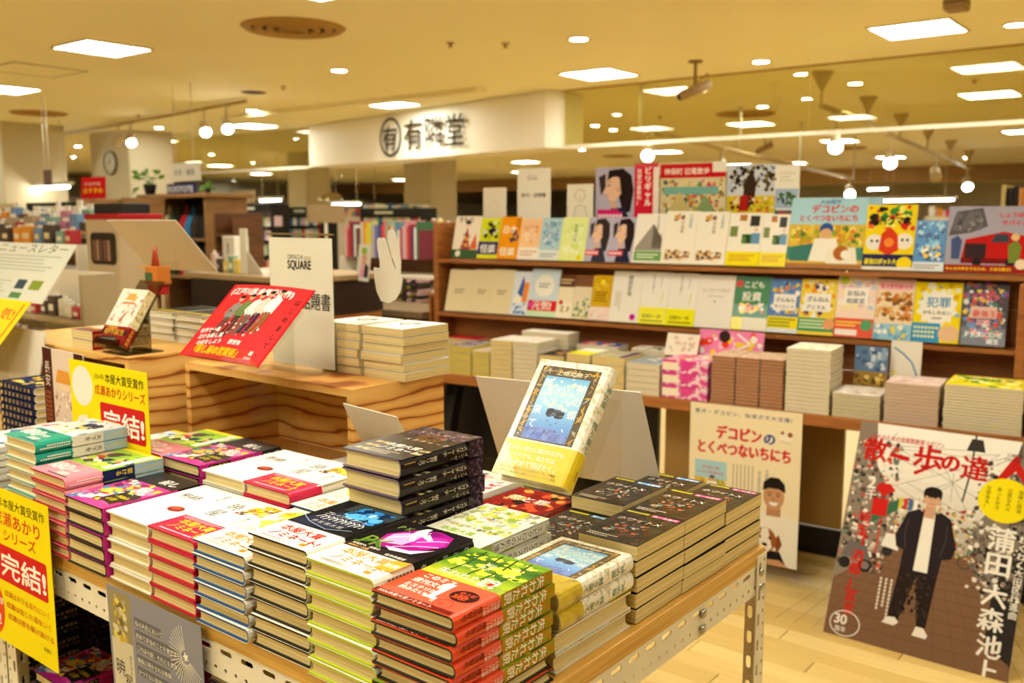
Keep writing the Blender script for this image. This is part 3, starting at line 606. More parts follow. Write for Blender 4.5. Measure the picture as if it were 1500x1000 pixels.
# red flat books under the clear stand
RJ = ramp_mat('red_brown_jacket', [(.3, '#5a1a12'), (.5, '#a32a1c'), (.7, '#c8402a')], (1, 1, 1), 4, 1, .35, nscale=26)
def f_red(a, w, h): a.rect(0, 0, w, h, '#8a1e16'); a.fuzz(0, 0, w, h, ['#a3281c', '#2a1c1a', '#c8502a', '#e0a04a', '#7a1a14'], 60, .016, 101); a.text('恋と罪', .02, .12, .028, '#f6e6d2', bold=.02); a.rect(.0, .0, w, .05, '#b3161c')
B_RE = make_book('hardcover_book', W, Hh, .024, RJ, CRI, PAGEW, None, f_red, None, None)
stack(B_RE, d + (.024,), -.906, 1.148, TZ, 4, 'red and black novel under the clear book stand', G1)
def f_mag(seed, cols):
    def f(a, w, h): a.rect(0, 0, w, h, cols[2]); a.fuzz(0, 0, w, h, cols, 70, .018, seed); a.text('文芸', .02, h - .05, .034, cols[0], bold=.03)
    return f
B_MG = make_book('magazine', .148, .21, .012, WHJ, WHJ, PAGEW, None, f_mag(111, ['#b8474a', '#f0d8cc', '#e8e2da', '#dba8a0', '#5f7a9c', '#f6f0e6']), None, None, soft=True)
stack(B_MG, (.148, .21, .012), -1.045, 1.15, TZ, 8, 'pale pink literary magazine behind the thick cocoa novels', G1)
# ================================================================== cards, clear stands and plywood risers on the tables
def panel(name, label, cat, o, e1, e2, w, h, th, mt, art=None, group=None, bend=0, pmat=None, step=.0001, part='board'):
    """a board at o with its width along e1 and its height along e2; printed side towards e1 x e2"""
    e1 = Vector(e1).normalized(); e2 = Vector(e2).normalized(); n = e1.cross(e2).normalized(); e2 = n.cross(e1)
    t = link(name, None); t.empty_display_size = .03; tag(t, label, cat, group)
    M = Matrix((e1, e2, n)).transposed().to_4x4(); M.translation = Vector(o); t.matrix_world = M
    mb = MB(); k = 8 if bend else 1
    cur = lambda u: bend * 4 * (u/w) * (1 - u/w)
    rings = [[(u, 0, cur(u) - th), (u, h, cur(u) - th), (u, h, cur(u)), (u, 0, cur(u))] for u in [w*i/k for i in range(k+1)]]
    mb.loft(rings); b = mb.obj(part, mt, t)
    if art:
        a = Art(step); a.frame((0, 0, .0004), (1, 0, 0), (0, 1, 0)); art(a, w, h)
        if bend: a.mb.v = [(x, y, z + cur(x)) for x, y, z in a.mb.v]
        a.build('print', b, pmat or PRINT)
    return t
def easel(label, x0, x1, yb, zb, tilt, length, base_z, post_y, foot=0, lip=.03, group='clear acrylic stands', mt=None):
    mt = mt or ACRYL; xc = (x0 + x1) / 2; t = thing('acrylic_stand', label, 'display stand', (xc, post_y, base_z), group=group); hw = (x1 - x0) / 2
    ct, st = math.cos(tilt), math.sin(tilt); Y = lambda s, n=0: yb - post_y + s*ct + n*st; Z = lambda s, n=0: zb - base_z + s*st - n*ct
    s = (post_y - yb) / ct; zt = Z(s) - .004
    mb = MB(); mb.box((-hw*.8, 0, 0), (hw*.8, .003, zt)); mb.obj('post', mt, t)
    mb = MB(); mb.prism([(Y(0, .001), Z(0, .001)), (Y(length, .001), Z(length, .001)), (Y(length, .004), Z(length, .004)), (Y(0, .004), Z(0, .004))], -hw, hw, 0); mb.obj('back_plate', mt, t)
    mb = MB(); mb.prism([(Y(-.001, .004), Z(-.001, .004)), (Y(-.001, -lip), Z(-.001, -lip)), (Y(.014, -lip - .004), Z(.014, -lip - .004)), (Y(.014, -lip - .007), Z(.014, -lip - .007)), (Y(-.004, -lip - .003), Z(-.004, -lip - .003)), (Y(-.004, .004), Z(-.004, .004))][::-1], -hw, hw, 0); mb.obj('lip', mt, t)
    if foot: mb = MB(); mb.box((-hw, -foot, 0), (hw, foot*.4, .003)); mb.obj('foot', mt, t)
    return t
# the sky-picture novel on show
T = R(52.5); nrm = Vector((0, -math.sin(T), math.cos(T)))
o = Vector((-.826, 1.0, 1.09)) - nrm * .0262
place_book(B_SK, o, 'sky-picture novel with yellow band propped up on the clear stand', 'books on display stands', rot=(T, 0, R(-1)))
easel('clear acrylic stand holding the sky-picture novel above the stacks', -.835, -.685, 1.0208, 1.074, T, .15, TZ, 1.1418, lip=.034)
# red card
def a_redcard(a, w, h):
    r = '#d3141c'; a.rect(0, 0, w, h, r); a.text('(江戸川乱歩賞受賞作)', .012, h - .028, .021, '#fbf3ec', bold=.05, fit=w - .06)
    a.text('はじめまして、', w - .022, h - .03, .017, '#2a0d0e', v=True, fit=h - .05)
    for k, (x, c1, c2) in enumerate(((.07, '#8a8078', '#54443c'), (.102, '#6a7a44', '#3a342c'), (.132, '#e6ddd0', '#6a5a4c'), (.158, '#c9bfb2', '#2c2a40'), (.186, '#efe9de', '#8a6236'))):
        y0 = .055 + .006*k; a.poly([(x-.012, y0+.05), (x+.012, y0+.05), (x+.016, y0+.09), (x-.002, y0+.098), (x-.016, y0+.088)], c1); a.line([(x-.005, y0+.052), (x-.01, y0+.022), (x-.016, y0)], .009, c2); a.line([(x+.005, y0+.052), (x+.004, y0+.022), (x+.0, y0)], .009, c2)
        a.circle(x, y0+.107, .008, '#caa283'); a.circle(x, y0+.112, .0085, '#2a221e', .0045); a.line([(x-.012, y0+.085), (x-.02, y0+.065), (x-.01, y0+.055)], .006, c1)
    a.fuzz(.05, .06, .2, .15, ['#e8e2d6', '#8a7a6c', '#c9bfb0', '#4a3a34'], 30, .005, 3)
    for i, s in enumerate(('世界で一番', '泣ける殺し屋', 'の話をしよう')): a.text(s, .012 + .01*i, .062 - i*.016, .0135, '#fbf3ec', bold=.03, ang=R(8))
    a.text('『殺し屋の営業術』', .03, .012, .0235, '#f5c816', bold=.05, fit=.17); a.text('野宮有', .135, .042, .0135, '#fbf3ec', bold=.04); a.rect(w - .05, .022, w - .04, .032, '#f3d6cc'); a.text('講談社', w - .056, .012, .007, '#fbf3ec')
T = R(43.5)
panel('promotion_card', 'curved red promotion card with running figures on a tilted clear stand', 'card', (-1.767, 1.1, 1.16), (1, 0, 0), (0, math.cos(T), math.sin(T)), .271, .204, .0008, mat('red_card_back', '#c8141c', .5), a_redcard, bend=.006)
easel('clear acrylic stand holding the red promotion card by the plywood box', -1.69, -1.49, 1.1005, 1.1585, T, .15, TZ, 1.198, foot=0, lip=.03)
# yellow cards of the school series
def seal(a, x0, y0, x1, y1, txt, rr=.006):
    a.rrect(x0, y0, x1, y1, rr, '#cf2420'); a.text(txt, x0 + (x1-x0)*.06, y0 + (y1-y0)*.2, (y1-y0)*.72, '#fbf3e2', bold=.05, fit=(x1-x0)*.92)
def a_kan(a, w, h):
    a.rect(0, 0, w, h, '#f2dc14'); a.circle(.05, .13, .042, '#efe6d2', .042); a.poly([(.004, .0), (.1, .0), (.096, .03), (.06, .07), (.03, .064), (.004, .03)], '#efe6d2')
    a.text('2024年', .1, h - .03, .0125, '#3a2c14', shear=.1); a.text('本屋大賞受賞作', .142, h - .034, .0215, '#231a12', bold=.02, fit=.145); a.text('成瀬あかりシリーズ', .1, h - .062, .0235, '#d03a1e', bold=.025, fit=.19); seal(a, .118, .035, .285, .105, '完結!')
    a.text('話題沸騰の大人気シリーズ', .12, .012, .012, '#8a3a1e', fit=.165)
YCARD = mat('yellow_card', '#f0da14', .4)
t = panel('promotion_card', 'yellow series-finale card with red seal standing between the book rows', 'card', (-1.938, .9495, .972), (1, .004, 0), (0, 0, 1), .298, .182, .0012, YCARD, a_kan, bend=.0)
mb = MB(); mb.box((.08, -.122, -.003), (.22, .02, -.0012)); mb.obj('clear_holder', ACRYL, t)
def a_hang(a, w, h):
    a.rect(0, 0, w, h, '#f3dc10'); a.circle(.03, h - .06, .04, '#efe6d2', .075); a.poly([(0, .16), (.07, .16), (.09, .2), (.05, .23), (0, .23)], '#efe6d2')
    a.text('2024年本屋大賞受賞作', .07, h - .035, .021, '#2a2014', bold=.02, fit=w - .085); a.text('成瀬あかり', .1, h - .07, .031, '#cf4a1e', bold=.03, fit=w - .13); a.text('シリーズ', .135, h - .1, .026, '#cf4a1e', bold=.03, fit=w - .19)
    seal(a, .105, h - .185, w - .02, h - .112, '完結!'); a.circle(.066, .065, .054, '#dd4a1c', .06); a.text('180', .024, .072, .042, '#fdf3e0', bold=.04, fit=.062); a.text('万部', .088, .076, .0145, '#fdf3e0', bold=.03); a.text('突破!', .032, .032, .03, '#fdf3e0', bold=.04, fit=.07)
    for i, s in enumerate(('成瀬は天下を取りにいく', '成瀬は信じた道をいく', '成瀬は都を駆け抜ける')): a.text(s, .125 + .004*i, .098 - i*.022, .0135, '#d35a22', bold=.015, fit=w - .14)
    a.text('新潮社', w - .05, .03, .009, '#3a2c14')
panel('hanging_poster', 'yellow series-finale poster hanging on the front left of the table', 'poster', (-1.955, .7445, .632), (1, 0, 0), (0, 0, 1), .325, .312, .0006, YCARD, a_hang)
def a_grey(a, w, h):
    a.rect(0, 0, w, h, '#8d8b93'); a.rect(.006, h - .235, .072, h - .006, '#cfc3a4'); a.rect(.006, h - .09, .072, h - .006, '#9a8a5c'); a.fuzz(.012, h - .1, .06, h - .01, ['#c9a83a', '#e0c85a', '#7a6a3a', '#b0a07a', '#d6c89a'], 44, .009, 8); a.text('暁', .012, h - .152, .032, '#2c2a34'); a.text('星', .04, h - .168, .026, '#2c2a34'); a.text('湊かなえ', .062, h - .11, .009, '#54504a', v=True)
    for i, s in enumerate(('私の人生において', '初めて本当のことを書きました', 'これは小説、それとも真実か。', '最後に明かされる衝撃', 'かつてない読書体験となる物語を。')): a.rect(.082, h - .052 - i*.021, .082 + .0098*len(s), h - .036 - i*.021, '#6c6a68'); a.text(s, .084, h - .05 - i*.021, .0098, '#e9e2d2')
    for i in range(26):
        an = R(100 + i*9.2); a.line([(w - .045 + .012*math.cos(an), h - .062 + .012*math.sin(an)), (w - .045 + .046*math.cos(an), h - .062 + .05*math.sin(an))], .0013, '#e6decc')
    a.poly([(w-.045 + (.009 if k % 2 else .004)*math.cos(R(36*k)), h-.062 + (.009 if k % 2 else .004)*math.sin(R(36*k))) for k in range(10)], '#f6f0e0')
    a.rect(.078, .11, w, .165, '#efe6d2'); a.rect(.078, .165, w, .168, '#c9b44a'); a.text('2025', .084, .15, .009, '#b8342a'); a.text('本屋大賞ノミネート', .082, .122, .031, '#c3241e', bold=.03, fit=.18); a.text('暁星', .014, .04, .06, '#e0dccf', bold=.01); a.lines(.09, .03, w - .02, .1, 4, '#dcd6c6')
panel('hanging_poster', 'grey and cream novel poster with white firework hanging from the table edge', 'poster', (-1.458, .7605, .472), (1, 0, 0), (0, -.02, 1), .272, .372, .0006, mat('grey_poster', '#8d8b93', .4), a_grey)
# small pale poster under the table edge on the right
def a_lime(a, w, h): a.rect(0, 0, w, h, '#efe6cf'); a.rect(0, 0, .05, h, '#e3df2a'); a.rect(w - .06, .0, w, h, '#e9e23a'); a.lines(.06, .02, w - .07, h - .02, 5, '#6a5f4a'); a.text('文庫大賞', .06, h - .06, .04, '#3a342a')
panel('hanging_poster', 'pale yellow-edged notice hanging low on the right side of the table', 'poster', (TX1 + .0115, .93, .55), (0, 1, 0), (0, 0, 1), .32, .16, .0008, PAPER, a_lime)
# backs of boards that face the other aisle
def easel_back(label, o, e1, e2, w, h, base_z, th=.003):
    t = panel('tilted_sign_board', label, 'sign board', o, e1, e2, w, h, th, BOARDW, None, 'boards seen from behind'); M = t.matrix_world.inverted()
    mb = MB(); c = Vector(o) + Vector(e1).normalized()*w*.5 + Vector(e2).normalized()*h*.35; 
    p = [Vector((c.x - .04, c.y - .006, base_z)), Vector((c.x + .04, c.y - .006, base_z)), Vector((c.x + .04, c.y - .006, c.z)), Vector((c.x - .04, c.y - .006, c.z))]
    q = [v + Vector((0, -.003, 0)) for v in p]; mb.loft([[M @ v for v in p], [M @ v for v in q]]); mb.obj('clear_support', ACRYL, t); return t
easel_back('large white board seen from behind, leaning behind the sky-picture novel', (-1.275, 1.575, .905), (1, .0, .03), (0, -.38, 1), .405, .222, TZ)
easel_back('small white card seen from behind, by the thick cocoa novels', (-1.385, 1.262, 1.0), (1, 0, -.05), (.0, -.5, .85), .15, .1, TZ, .002)
# ------------------------------------------------------------------ plywood risers
def riser(label, x0, x1, y0, y1, z1, hole=None):
    t = thing('plywood_riser', label, 'riser box', (x0, y0, TZ), group='plywood risers'); W_, D, H_ = x1 - x0, y1 - y0, z1 - TZ; s = .018
    for nm, a, b in (('top_panel', (0, 0, H_ - s), (W_, D, H_)), ('bottom_panel', (s, .002, 0), (W_ - s, D - s, s)), ('side_panel', (0, 0, 0), (s, D, H_ - s)), ('side_panel', (W_ - s, 0, 0), (W_, D, H_ - s)), ('back_panel', (s, D - s, s), (W_ - s, D, H_ - s))):
        mb = MB(); mb.obox(a, b, .0008); mb.obj(nm, PLY, t)
    if hole:
        mb = MB(); mb.lathe([(.016, 0), (.016, .004)], 20); h_ = mb.obj('finger_hole', mat('hole_dark', '#2a160c', .8), t); h_.rotation_euler = (R(90), 0, 0); h_.location = (hole, D - s - .0005, H_ - .052)
    return t
riser('open plywood riser box under the white paperbacks and the letter board', -2.02, -1.42, 1.272, 1.548, 1.10, .08)
riser('plywood riser box at the left under the propped red-banded paperback', -2.76, -2.062, 1.15, 1.56, 1.12)
# things on the first riser
def f_grid(a, w, h): a.rect(0, 0, w, h, '#f2ece0'); a.fuzz(.03, .03, .09, .09, ['#6a655c', '#a8a294', '#d0c9bb'], 18, .012, 5, 1.6); a.text('歩く人', .018, h - .03, .016, '#4a463e')
B_WP = make_book('paperback_book', .126, .142, .0172, WHJ, CRI, PAGE, None, f_grid, None, None, soft=True)
G2 = 'white paperbacks on the plywood riser'
dw = (.126, .142, .0172)
stack(B_WP, dw, -1.402, 1.402, 1.10, 6, 'white paperback in the right stack on the riser', G2, jit=.004, flips=range(6))
stack(B_WP, dw, -1.542, 1.404, 1.10, 6, 'white paperback in the left stack on the riser', G2, jit=.004, flips=range(6))
stack(B_WP, dw, -1.47, 1.33, TZ + .018, 2, 'white paperback inside the open plywood riser', G2)
def letter_board(label, o, w, h, small, big, grp='letter boards in clear holders'):
    def art(a, w_, h_):
        a.text('OIMACHI', w_*.3, h_*.835, w_*.068, '#8a8270', fit=w_*.25, sx=.7); a.rect(w_*.57, h_*.83, w_*.68, h_*.86, '#ded2ba'); a.text('SQUARE', w_*.3, h_*.76, w_*.125, '#2c2822', bold=.03, fit=w_*.38); a.text(big, w_*.03, h_*.46, w_*.19, '#2c2822', bold=.015, fit=w_*.94)
    t = panel('letter_board', label, 'sign', o, (1, .0, 0), (0, 0, 1), w, h, .0012, PAPER, art, grp)
    mb = MB(); mb.box((-.004, -.002, -.004), (w + .004, h + .006, -.0016)); mb.box((-.004, -.002, .0012), (w + .004, h + .006, .003)); mb.obj('clear_sleeve', ACRYL, t)
    mb = MB(); mb.box((-.004, -.006, -.045), (w + .004, -.003, .055)); mb.obj('clear_foot', ACRYL, t)
    mb = MB(); mb.box((-.004, h + .0065, -.004), (w + .004, h + .0105, .0035)); mb.obj('metal_edge', mat('brass_edge', '#9a7f4e', .35, metal=.6), t); return t
letter_board('white shop sign in a clear holder standing on the plywood riser', (-1.822, 1.383, 1.107), .222, .295, '', '新刊・話題書')
# rabbit-eared cut-out seen from behind
t = thing('cutout_board', 'white cut-out board with two tall ears, seen from behind on the riser stacks', 'cutout board', (-1.53, 1.475, 1.2105))
pts = [(-.012,.05),(.012,.047),(.034,.056),(.05,.075),(.056,.1),(.05,.112),(.052,.14),(.046,.175),(.034,.205),(.024,.212),(.014,.207),(.011,.192),(.02,.165),(.03,.142),(.038,.125),(.034,.123),(.024,.14),(.012,.168),(.004,.19),(-.006,.193),(-.01,.188),(-.016,.193),(-.022,.186),(-.02,.165),(-.014,.14),(-.014,.124),(-.034,.125),(-.032,.1),(-.026,.072)]
mb = MB(); mb.prism(pts, -.0015, .0015, 1); mb.obj('board', BOARDW, t)
mb = MB(); mb.box((-.016, .0022, .032), (.016, .0042, .07)); mb.box((-.016, -.003, .03), (.016, .006, .032)); mb.prism([(-.016, .032), (.016, .032), (-.028, .01), (-.06, .01)][::-1], .0, .002, 1); mb.box((-.06, -.03, 0), (-.028, .03, .002)); mb.box((-.06, 0, .0), (-.028, .002, .012)); mb.obj('clear_bracket', ACRYL, t)
# things on the second riser
REDC = ramp_mat('red_text_jacket', [(.35, '#6a1210'), (.5, '#a31c18'), (.65, '#c8502c')], (1, 1, 1), 3, 1, .35, nscale=60)
def f_temple(a, w, h):
    a.rect(0, 0, w, h, '#e9d9c6'); a.fuzz(0, h*.32, w, h, ['#f2e6d8', '#d6b8b0', '#efe2cf', '#c9a890', '#f4ecdf', '#b8847a'], 60, .008, 13); a.poly([(.03, h*.8), (w - .03, h*.8), (w - .04, h*.92), (.04, h*.92)], '#d9a04a'); a.poly([(.02, h*.72), (w - .02, h*.72), (w - .03, h*.76), (.03, h*.76)], '#c98a5a'); a.line([(.05, h*.4), (.06, h*.56)], .006, '#a3382a')
    a.rect(0, 0, w, h*.32, '#8f1c18'); a.rect(0, h*.16, w, h*.26, '#3a1512'); a.text('傑作誕生', .01, h*.175, .016, '#e0a02e', bold=.03, fit=w - .02); a.text('一気読み', .01, h*.26, .012, '#e8b84a', bold=.03); a.rect(.01, .006, w - .03, .02, '#2c2a26'); a.lines(.012, .008, w - .034, .018, 1, '#c9bfae')
def s_temple(a, t, h): a.rect(0, 0, t, h*.32, '#94201a'); a.rect(0, h*.32, t, h, '#e2cf9c'); a.fuzz(0, h*.34, t, h, ['#c9b27a', '#efe2b8', '#a8925a'], 40, .004, 14); a.text('長安夜話', t*.5, h*.3, .0105, '#e6b04a', v=True)
B_TM = make_book('paperback_book', .105, .15, .022, REDC, CRI, PAGE, None, f_temple, s_temple, None, soft=True)
G3 = 'red-banded paperbacks on the left riser'
stack(B_TM, (.105, .15, .022), -2.245, 1.162, 1.12, 2, 'red-banded temple paperback lying on the left riser', G3)
T = R(57); nrm = Vector((0, -math.sin(T), math.cos(T)))
place_book(B_TM, Vector((-2.2, 1.165, 1.135)) - nrm*.0, 'red-banded temple paperback propped up on the grey stand', G3, rot=(T, 0, R(3)))
easel('grey acrylic stand holding the propped temple paperback on the left riser', -2.2, -2.09, 1.166, 1.133, T, .19, 1.12, 1.232, foot=.07, lip=.026, mt=GREYAC)
def f_blk(a, w, h): a.rect(0, 0, w, h, '#1d1b1a'); a.rect(.0, h - .04, w, h - .012, '#a8902c'); a.lines(.01, .02, w - .02, h*.5, 4, '#4a4640')
B_BK = make_book('hardcover_book', .12, .165, .018, BLK, CRI, PAGEW, None, f_blk, None, None)
stack(B_BK, (.12, .165, .018), -2.1, 1.375, 1.12, 4, 'black-covered novel stacked at the back of the left riser', 'black novels on the left riser', flips=range(4), jit=.004)
stack(B_BK, (.12, .165, .018), -2.235, 1.378, 1.12, 4, 'black-covered novel in the farther stack on the left riser', 'black novels on the left riser', flips=range(4), jit=.004)
# tall tilted board seen from behind on a clear post
t = panel('tilted_sign_board', 'large cream board seen from behind on a tall clear post, left riser', 'sign board', (-2.76, 1.63, 1.285), (1, .1, .0), (-.28, -.42, .42), .32, .21, .003, BOARDW, None, 'boards seen from behind')
M = t.matrix_world.inverted(); mb = MB()
for x in (-2.54, -2.45):
    p = [Vector((x, 1.527, 1.12)), Vector((x + .003, 1.527, 1.12)), Vector((x + .003, 1.53, 1.12)), Vector((x, 1.53, 1.12))]; mb.loft([[M @ v for v in p], [M @ (v + Vector((0, 0, .24))) for v in p]])
p = [Vector((-2.56, 1.527, 1.12)), Vector((-2.43, 1.527, 1.12)), Vector((-2.43, 1.53, 1.12)), Vector((-2.56, 1.53, 1.12))]; mb.loft([[M @ v for v in p], [M @ (v + Vector((0, 0, .2))) for v in p]]); mb.obj('clear_post', ACRYL, t)
# small hanging pack display on the left riser: carton with red tassels
t = thing('gift_carton', 'orange and green paper carton with red tassel, hung above the grey stand', 'carton', (-2.365, 1.42, 1.12))
mb = MB(); mb.box((-.004, -.004, 0), (.004, .004, .15)); mb.box((-.05, -.03, 0), (.05, .03, .004)); mb.obj('stem', mat('brown_stem', '#6a4a2a', .5), t)
for nm, a, b, c in (('carton', (-.03, -.02, .155), (.03, .02, .195), '#c8742a'), ('green_panel', (-.031, -.021, .155), (.005, -.0195, .178), '#3f5a34'), ('base_tray', (-.032, -.022, .146), (.032, .022, .155), '#b8672a'), ('red_fringe', (-.024, -.018, .118), (.024, .018, .146), '#b0201c')):
    mb = MB(); mb.obox(a, b, .001); mb.obj(nm, mat('carton_' + nm, c, .5), t)
mb = MB(); mb.box((-.062, -.024, .19), (-.01, .0, .193)); mb.obj('price_tag', mat('ochre_tag', '#c98f1c', .5), t)
mb = MB()
for dx, k in ((-.012, 1), (.006, -1)): mb.tube([(dx, -.004, .193), (dx + .004*k, -.004, .23), (dx + .002*k, -.004, .25)], [.0075, .004, .0015], 7)
mb.obj('chili_tassel', mat('chili_red', '#b3452e', .4), t)
# boards at the far left
easel_back('cream board seen from behind at the left edge, beside the red-banded paperbacks', (-2.72, 1.09, .96), (1, .0, .0), (.0, .2, 1), .3, .2, TZ)
def a_brown(a, w, h):
    a.rect(0, 0, w, h, '#4a2018'); a.rect(.05, 0, w - .045, h, '#d9c3ae'); a.fuzz(.052, .01, w - .047, h*.6, ['#e8d6c6', '#c9a090', '#efe2d4', '#b07a6a', '#d0b0a0'], 60, .008, 17); a.poly([(.065, h - .075), (w - .06, h - .075), (w - .075, h - .045), (.08, h - .045)], '#d9943a'); a.rect(.08, h - .09, w - .075, h - .078, '#e6c9a0'); a.text('長安', .024, h - .03, .03, '#e9d6c0', v=True); a.lines(.006, .02, .04, h - .1, 3, '#b8603a', v=True); a.text('夜話', w - .022, h - .03, .03, '#e9d6c0', v=True)
t = panel('promotion_card', 'dark brown card with temple picture standing behind the yellow finale card', 'card', (-2.165, 1.0, .945), (1, -.06, 0), (0, .0, 1), .21, .21, .002, PAPER, a_brown)
mb = MB(); mb.box((.05, -.095, -.006), (.15, .02, -.003)); mb.obj('clear_holder', ACRYL, t)
def a_yel(a, w, h): a.rect(0, 0, w, h, '#f0c40e'); a.rect(.0, 0, w, .04, '#c81e14'); a.text('大人気!', .01, h - .06, .04, '#c8481c', bold=.03, fit=w*.8); a.text('続々重版', .02, .07, .03, '#fdf6e0', bold=.03); a.rect(w - .03, .03, w - .024, h - .01, '#b81c14')
panel('promotion_card', 'yellow and red promotion card on a clear stand at the left edge', 'card', (-2.75, 1.02, 1.095), (1, 0, 0), (0, math.cos(R(50)), math.sin(R(50))), .26, .175, .0008, YCARD, a_yel)
easel('clear acrylic stand holding the yellow promotion card at the left edge', -2.7, -2.53, 1.0205, 1.0935, R(50), .14, TZ, 1.085, lip=.02)
# navy volumes
NAVY = mat('navy_cloth', '#141c3a', .4)
def s_navy(a, t, h): a.rect(t*.12, .006, t*.88, h - .006, '#16204a'); a.text('蒼天の歴史物語', t*.5, h - .02, .011, '#d9b23a', v=True, fit=h*.72); a.circle(t*.5, .016, t*.28, '#e0bc4a')
def f_navy(a, w, h): a.rect(0, 0, w, h, '#1c2444'); a.fuzz(.01, .01, w - .01, h - .02, ['#d9b23a', '#3a4a8a', '#e6d06a', '#1a2242'], 40, .014, 19)
B_NV = make_book('hardcover_book', W, Hh, .0165, NAVY, CRI, PAGE, None, f_navy, s_navy, None)
for k in range(9):
    place_book(B_NV, (-2.405 + rnd.uniform(-.002, .002), .998 + .13, TZ + .04 + .0008 + k*.0178), 'navy volume with gold spine lettering, %s of the left-edge stack' % ORD[8 - k], 'navy volumes', rz=R(-90 + rnd.uniform(-.6, .6)))
place_book(B_MG, (-2.4, .99, TZ), 'pale magazine lying under the navy volumes', G1); place_book(B_MG, (-2.4, .99, TZ + .0126), 'pale magazine lying second under the navy volumes', G1); place_book(B_MG, (-2.4, .99, TZ + .0252), 'pale magazine touching the lowest navy volume', G1)
stack(B_MG, (.148, .21, .012), -1.9, .765, TZ, 11, 'pale pink magazine in the left front stack by the teal novels', G1) 
# books on the lower shelf, front row seen through the frame
for k, (x, b, n, ds) in enumerate(((-1.84, B_KI, 4, 'magenta-spined novel on the lower shelf'), (-1.69, B_ST, 3, 'crimson-banded novel on the lower shelf'), (-1.54, B_PI, 4, 'pink-banded novel on the lower shelf'), (-1.39, B_SM, 3, 'black smoke-art novel on the lower shelf'))):
    stack(b, (W, Hh, {0: .0225, 1: .0222, 2: .0192, 3: .0218}[k]), x + W, .79, .46, n, ds, 'books on the lower shelf')
    stack((B_LI, B_KI, B_CH, B_WA)[k], (W, Hh, (.0212, .0225, .0288, .0196)[k]), x + W, .99, .46, (12, 11, 9, 13)[k], ('magenta flower novel', 'magenta-spined novel', 'thick cocoa novel', 'watercolour novel')[k] + ' added farther back on the lower shelf to block light', 'books on the lower shelf')  # tall rear rows added to block light coming through under the table top
for k, y in enumerate((.79, .985, 1.18)):
    stack(B_CH, (W, Hh, .0288), -1.95, y, .46, 10, 'thick cocoa novel added to block light, left lower shelf, %s pile' % ('front', 'middle', 'rear')[k], 'books on the lower shelf')  # dark piles added to keep the space under the tables dim
# ================================================================== the long wooden book shelf behind
SA = R(5.8); SO = Vector((-2.978, 3.295, 0)); SU = Vector((math.cos(SA), math.sin(SA), 0)); SV = Vector((-math.sin(SA), math.cos(SA), 0))
def SH(u, v, z): return SO + SU*u + SV*v + Vector((0, 0, z))
def su(px, py, v):
    d = ray(px, py); p = CP + d * ((v - (CP - SO).dot(SV)) / d.dot(SV)); return (p - SO).dot(SU), p.z
t = thing('book_shelf', 'long brown wooden book shelf with two sloping display tiers and a low table', 'book shelf', SO, SA)
U0, U1 = -.34, 2.36
mb = MB(); mb.obox((U0, 0, .655), (U1 + .25, .52, .70), .003); mb.obj('table_top', SHELFW, t)
for k in range(4):
    a, b = U0 + k*(U1-U0)/4, U0 + (k+1)*(U1-U0)/4
    for i, (z0, z1) in enumerate(((.702, .8), (.804, .95), (.954, 1.09), (1.094, 1.235), (1.239, 1.405))):
        mb = MB(); mb.obox((a + .001, .5, z0), (b - .001, .525, z1), .0015); mb.obj('back_board', SHELFW, t)
mb = MB(); mb.obox((U1, .3, .702), (U1 + .03, .525, 1.205), .002); mb.obj('end_upright', SHELFW, t)
mb = MB(); mb.obox((U0 - .03, .36, .702), (U0, .525, 1.42), .002); mb.obj('end_upright', SHELFW, t)
for nm, z, v0 in (('lower_tier', .955, .33), ('upper_tier', 1.23, .36)):
    for k in range(3):
        U9 = U1 + (.3 if z > 1.1 else 0); a, b = U0 + k*(U9-U0)/3, U0 + (k+1)*(U9-U0)/3
        mb = MB(); mb.obox((a, v0, z - .018), (b - .002, .499, z), .0015); q = mb.obj(nm, SHELFW, t)
        mb = MB(); mb.box((a + .002, v0 - .006, z - .004), (b - .006, v0 - .002, z + .014)); mb.box((a + .002, v0 - .002, z + .0005), (b - .006, v0 + .03, z + .003)); mb.obj('clear_lip', ACRYL, q)
for k, u in enumerate((-.2, .55, 1.3, 2.05)):
    for s in (-1, 1):
        mb = MB(); mb.prism([(.04, 0), (.11, 0), (.11 + .22, .655), (.04 + .22, .655)] if s > 0 else [(.33, 0), (.4, 0), (.18, .655), (.11, .655)], u - .03 + s*.036, u + .03 + s*.036, 0); mb.obj('black_leg', BLACK, t)
mb = MB(); mb.box((U0, .42, .0), (U1, .46, .12)); mb.obj('kick_board', BLACK, t)
mb = MB(); mb.box((.95, .38, .14), (1.75, .41, .655)); mb.obj('tan_back_panel', mat('tan_panel', '#c39a5c', .5), t)
mb = MB(); mb.box((U0, .41, .12), (.9, .44, .6)); mb.obj('black_back_panel', BLACK, t)
mb = MB(); mb.box((1.85, .3, .0), (U1 + .2, .33, .655)); mb.obj('black_back_panel', BLACK, t)
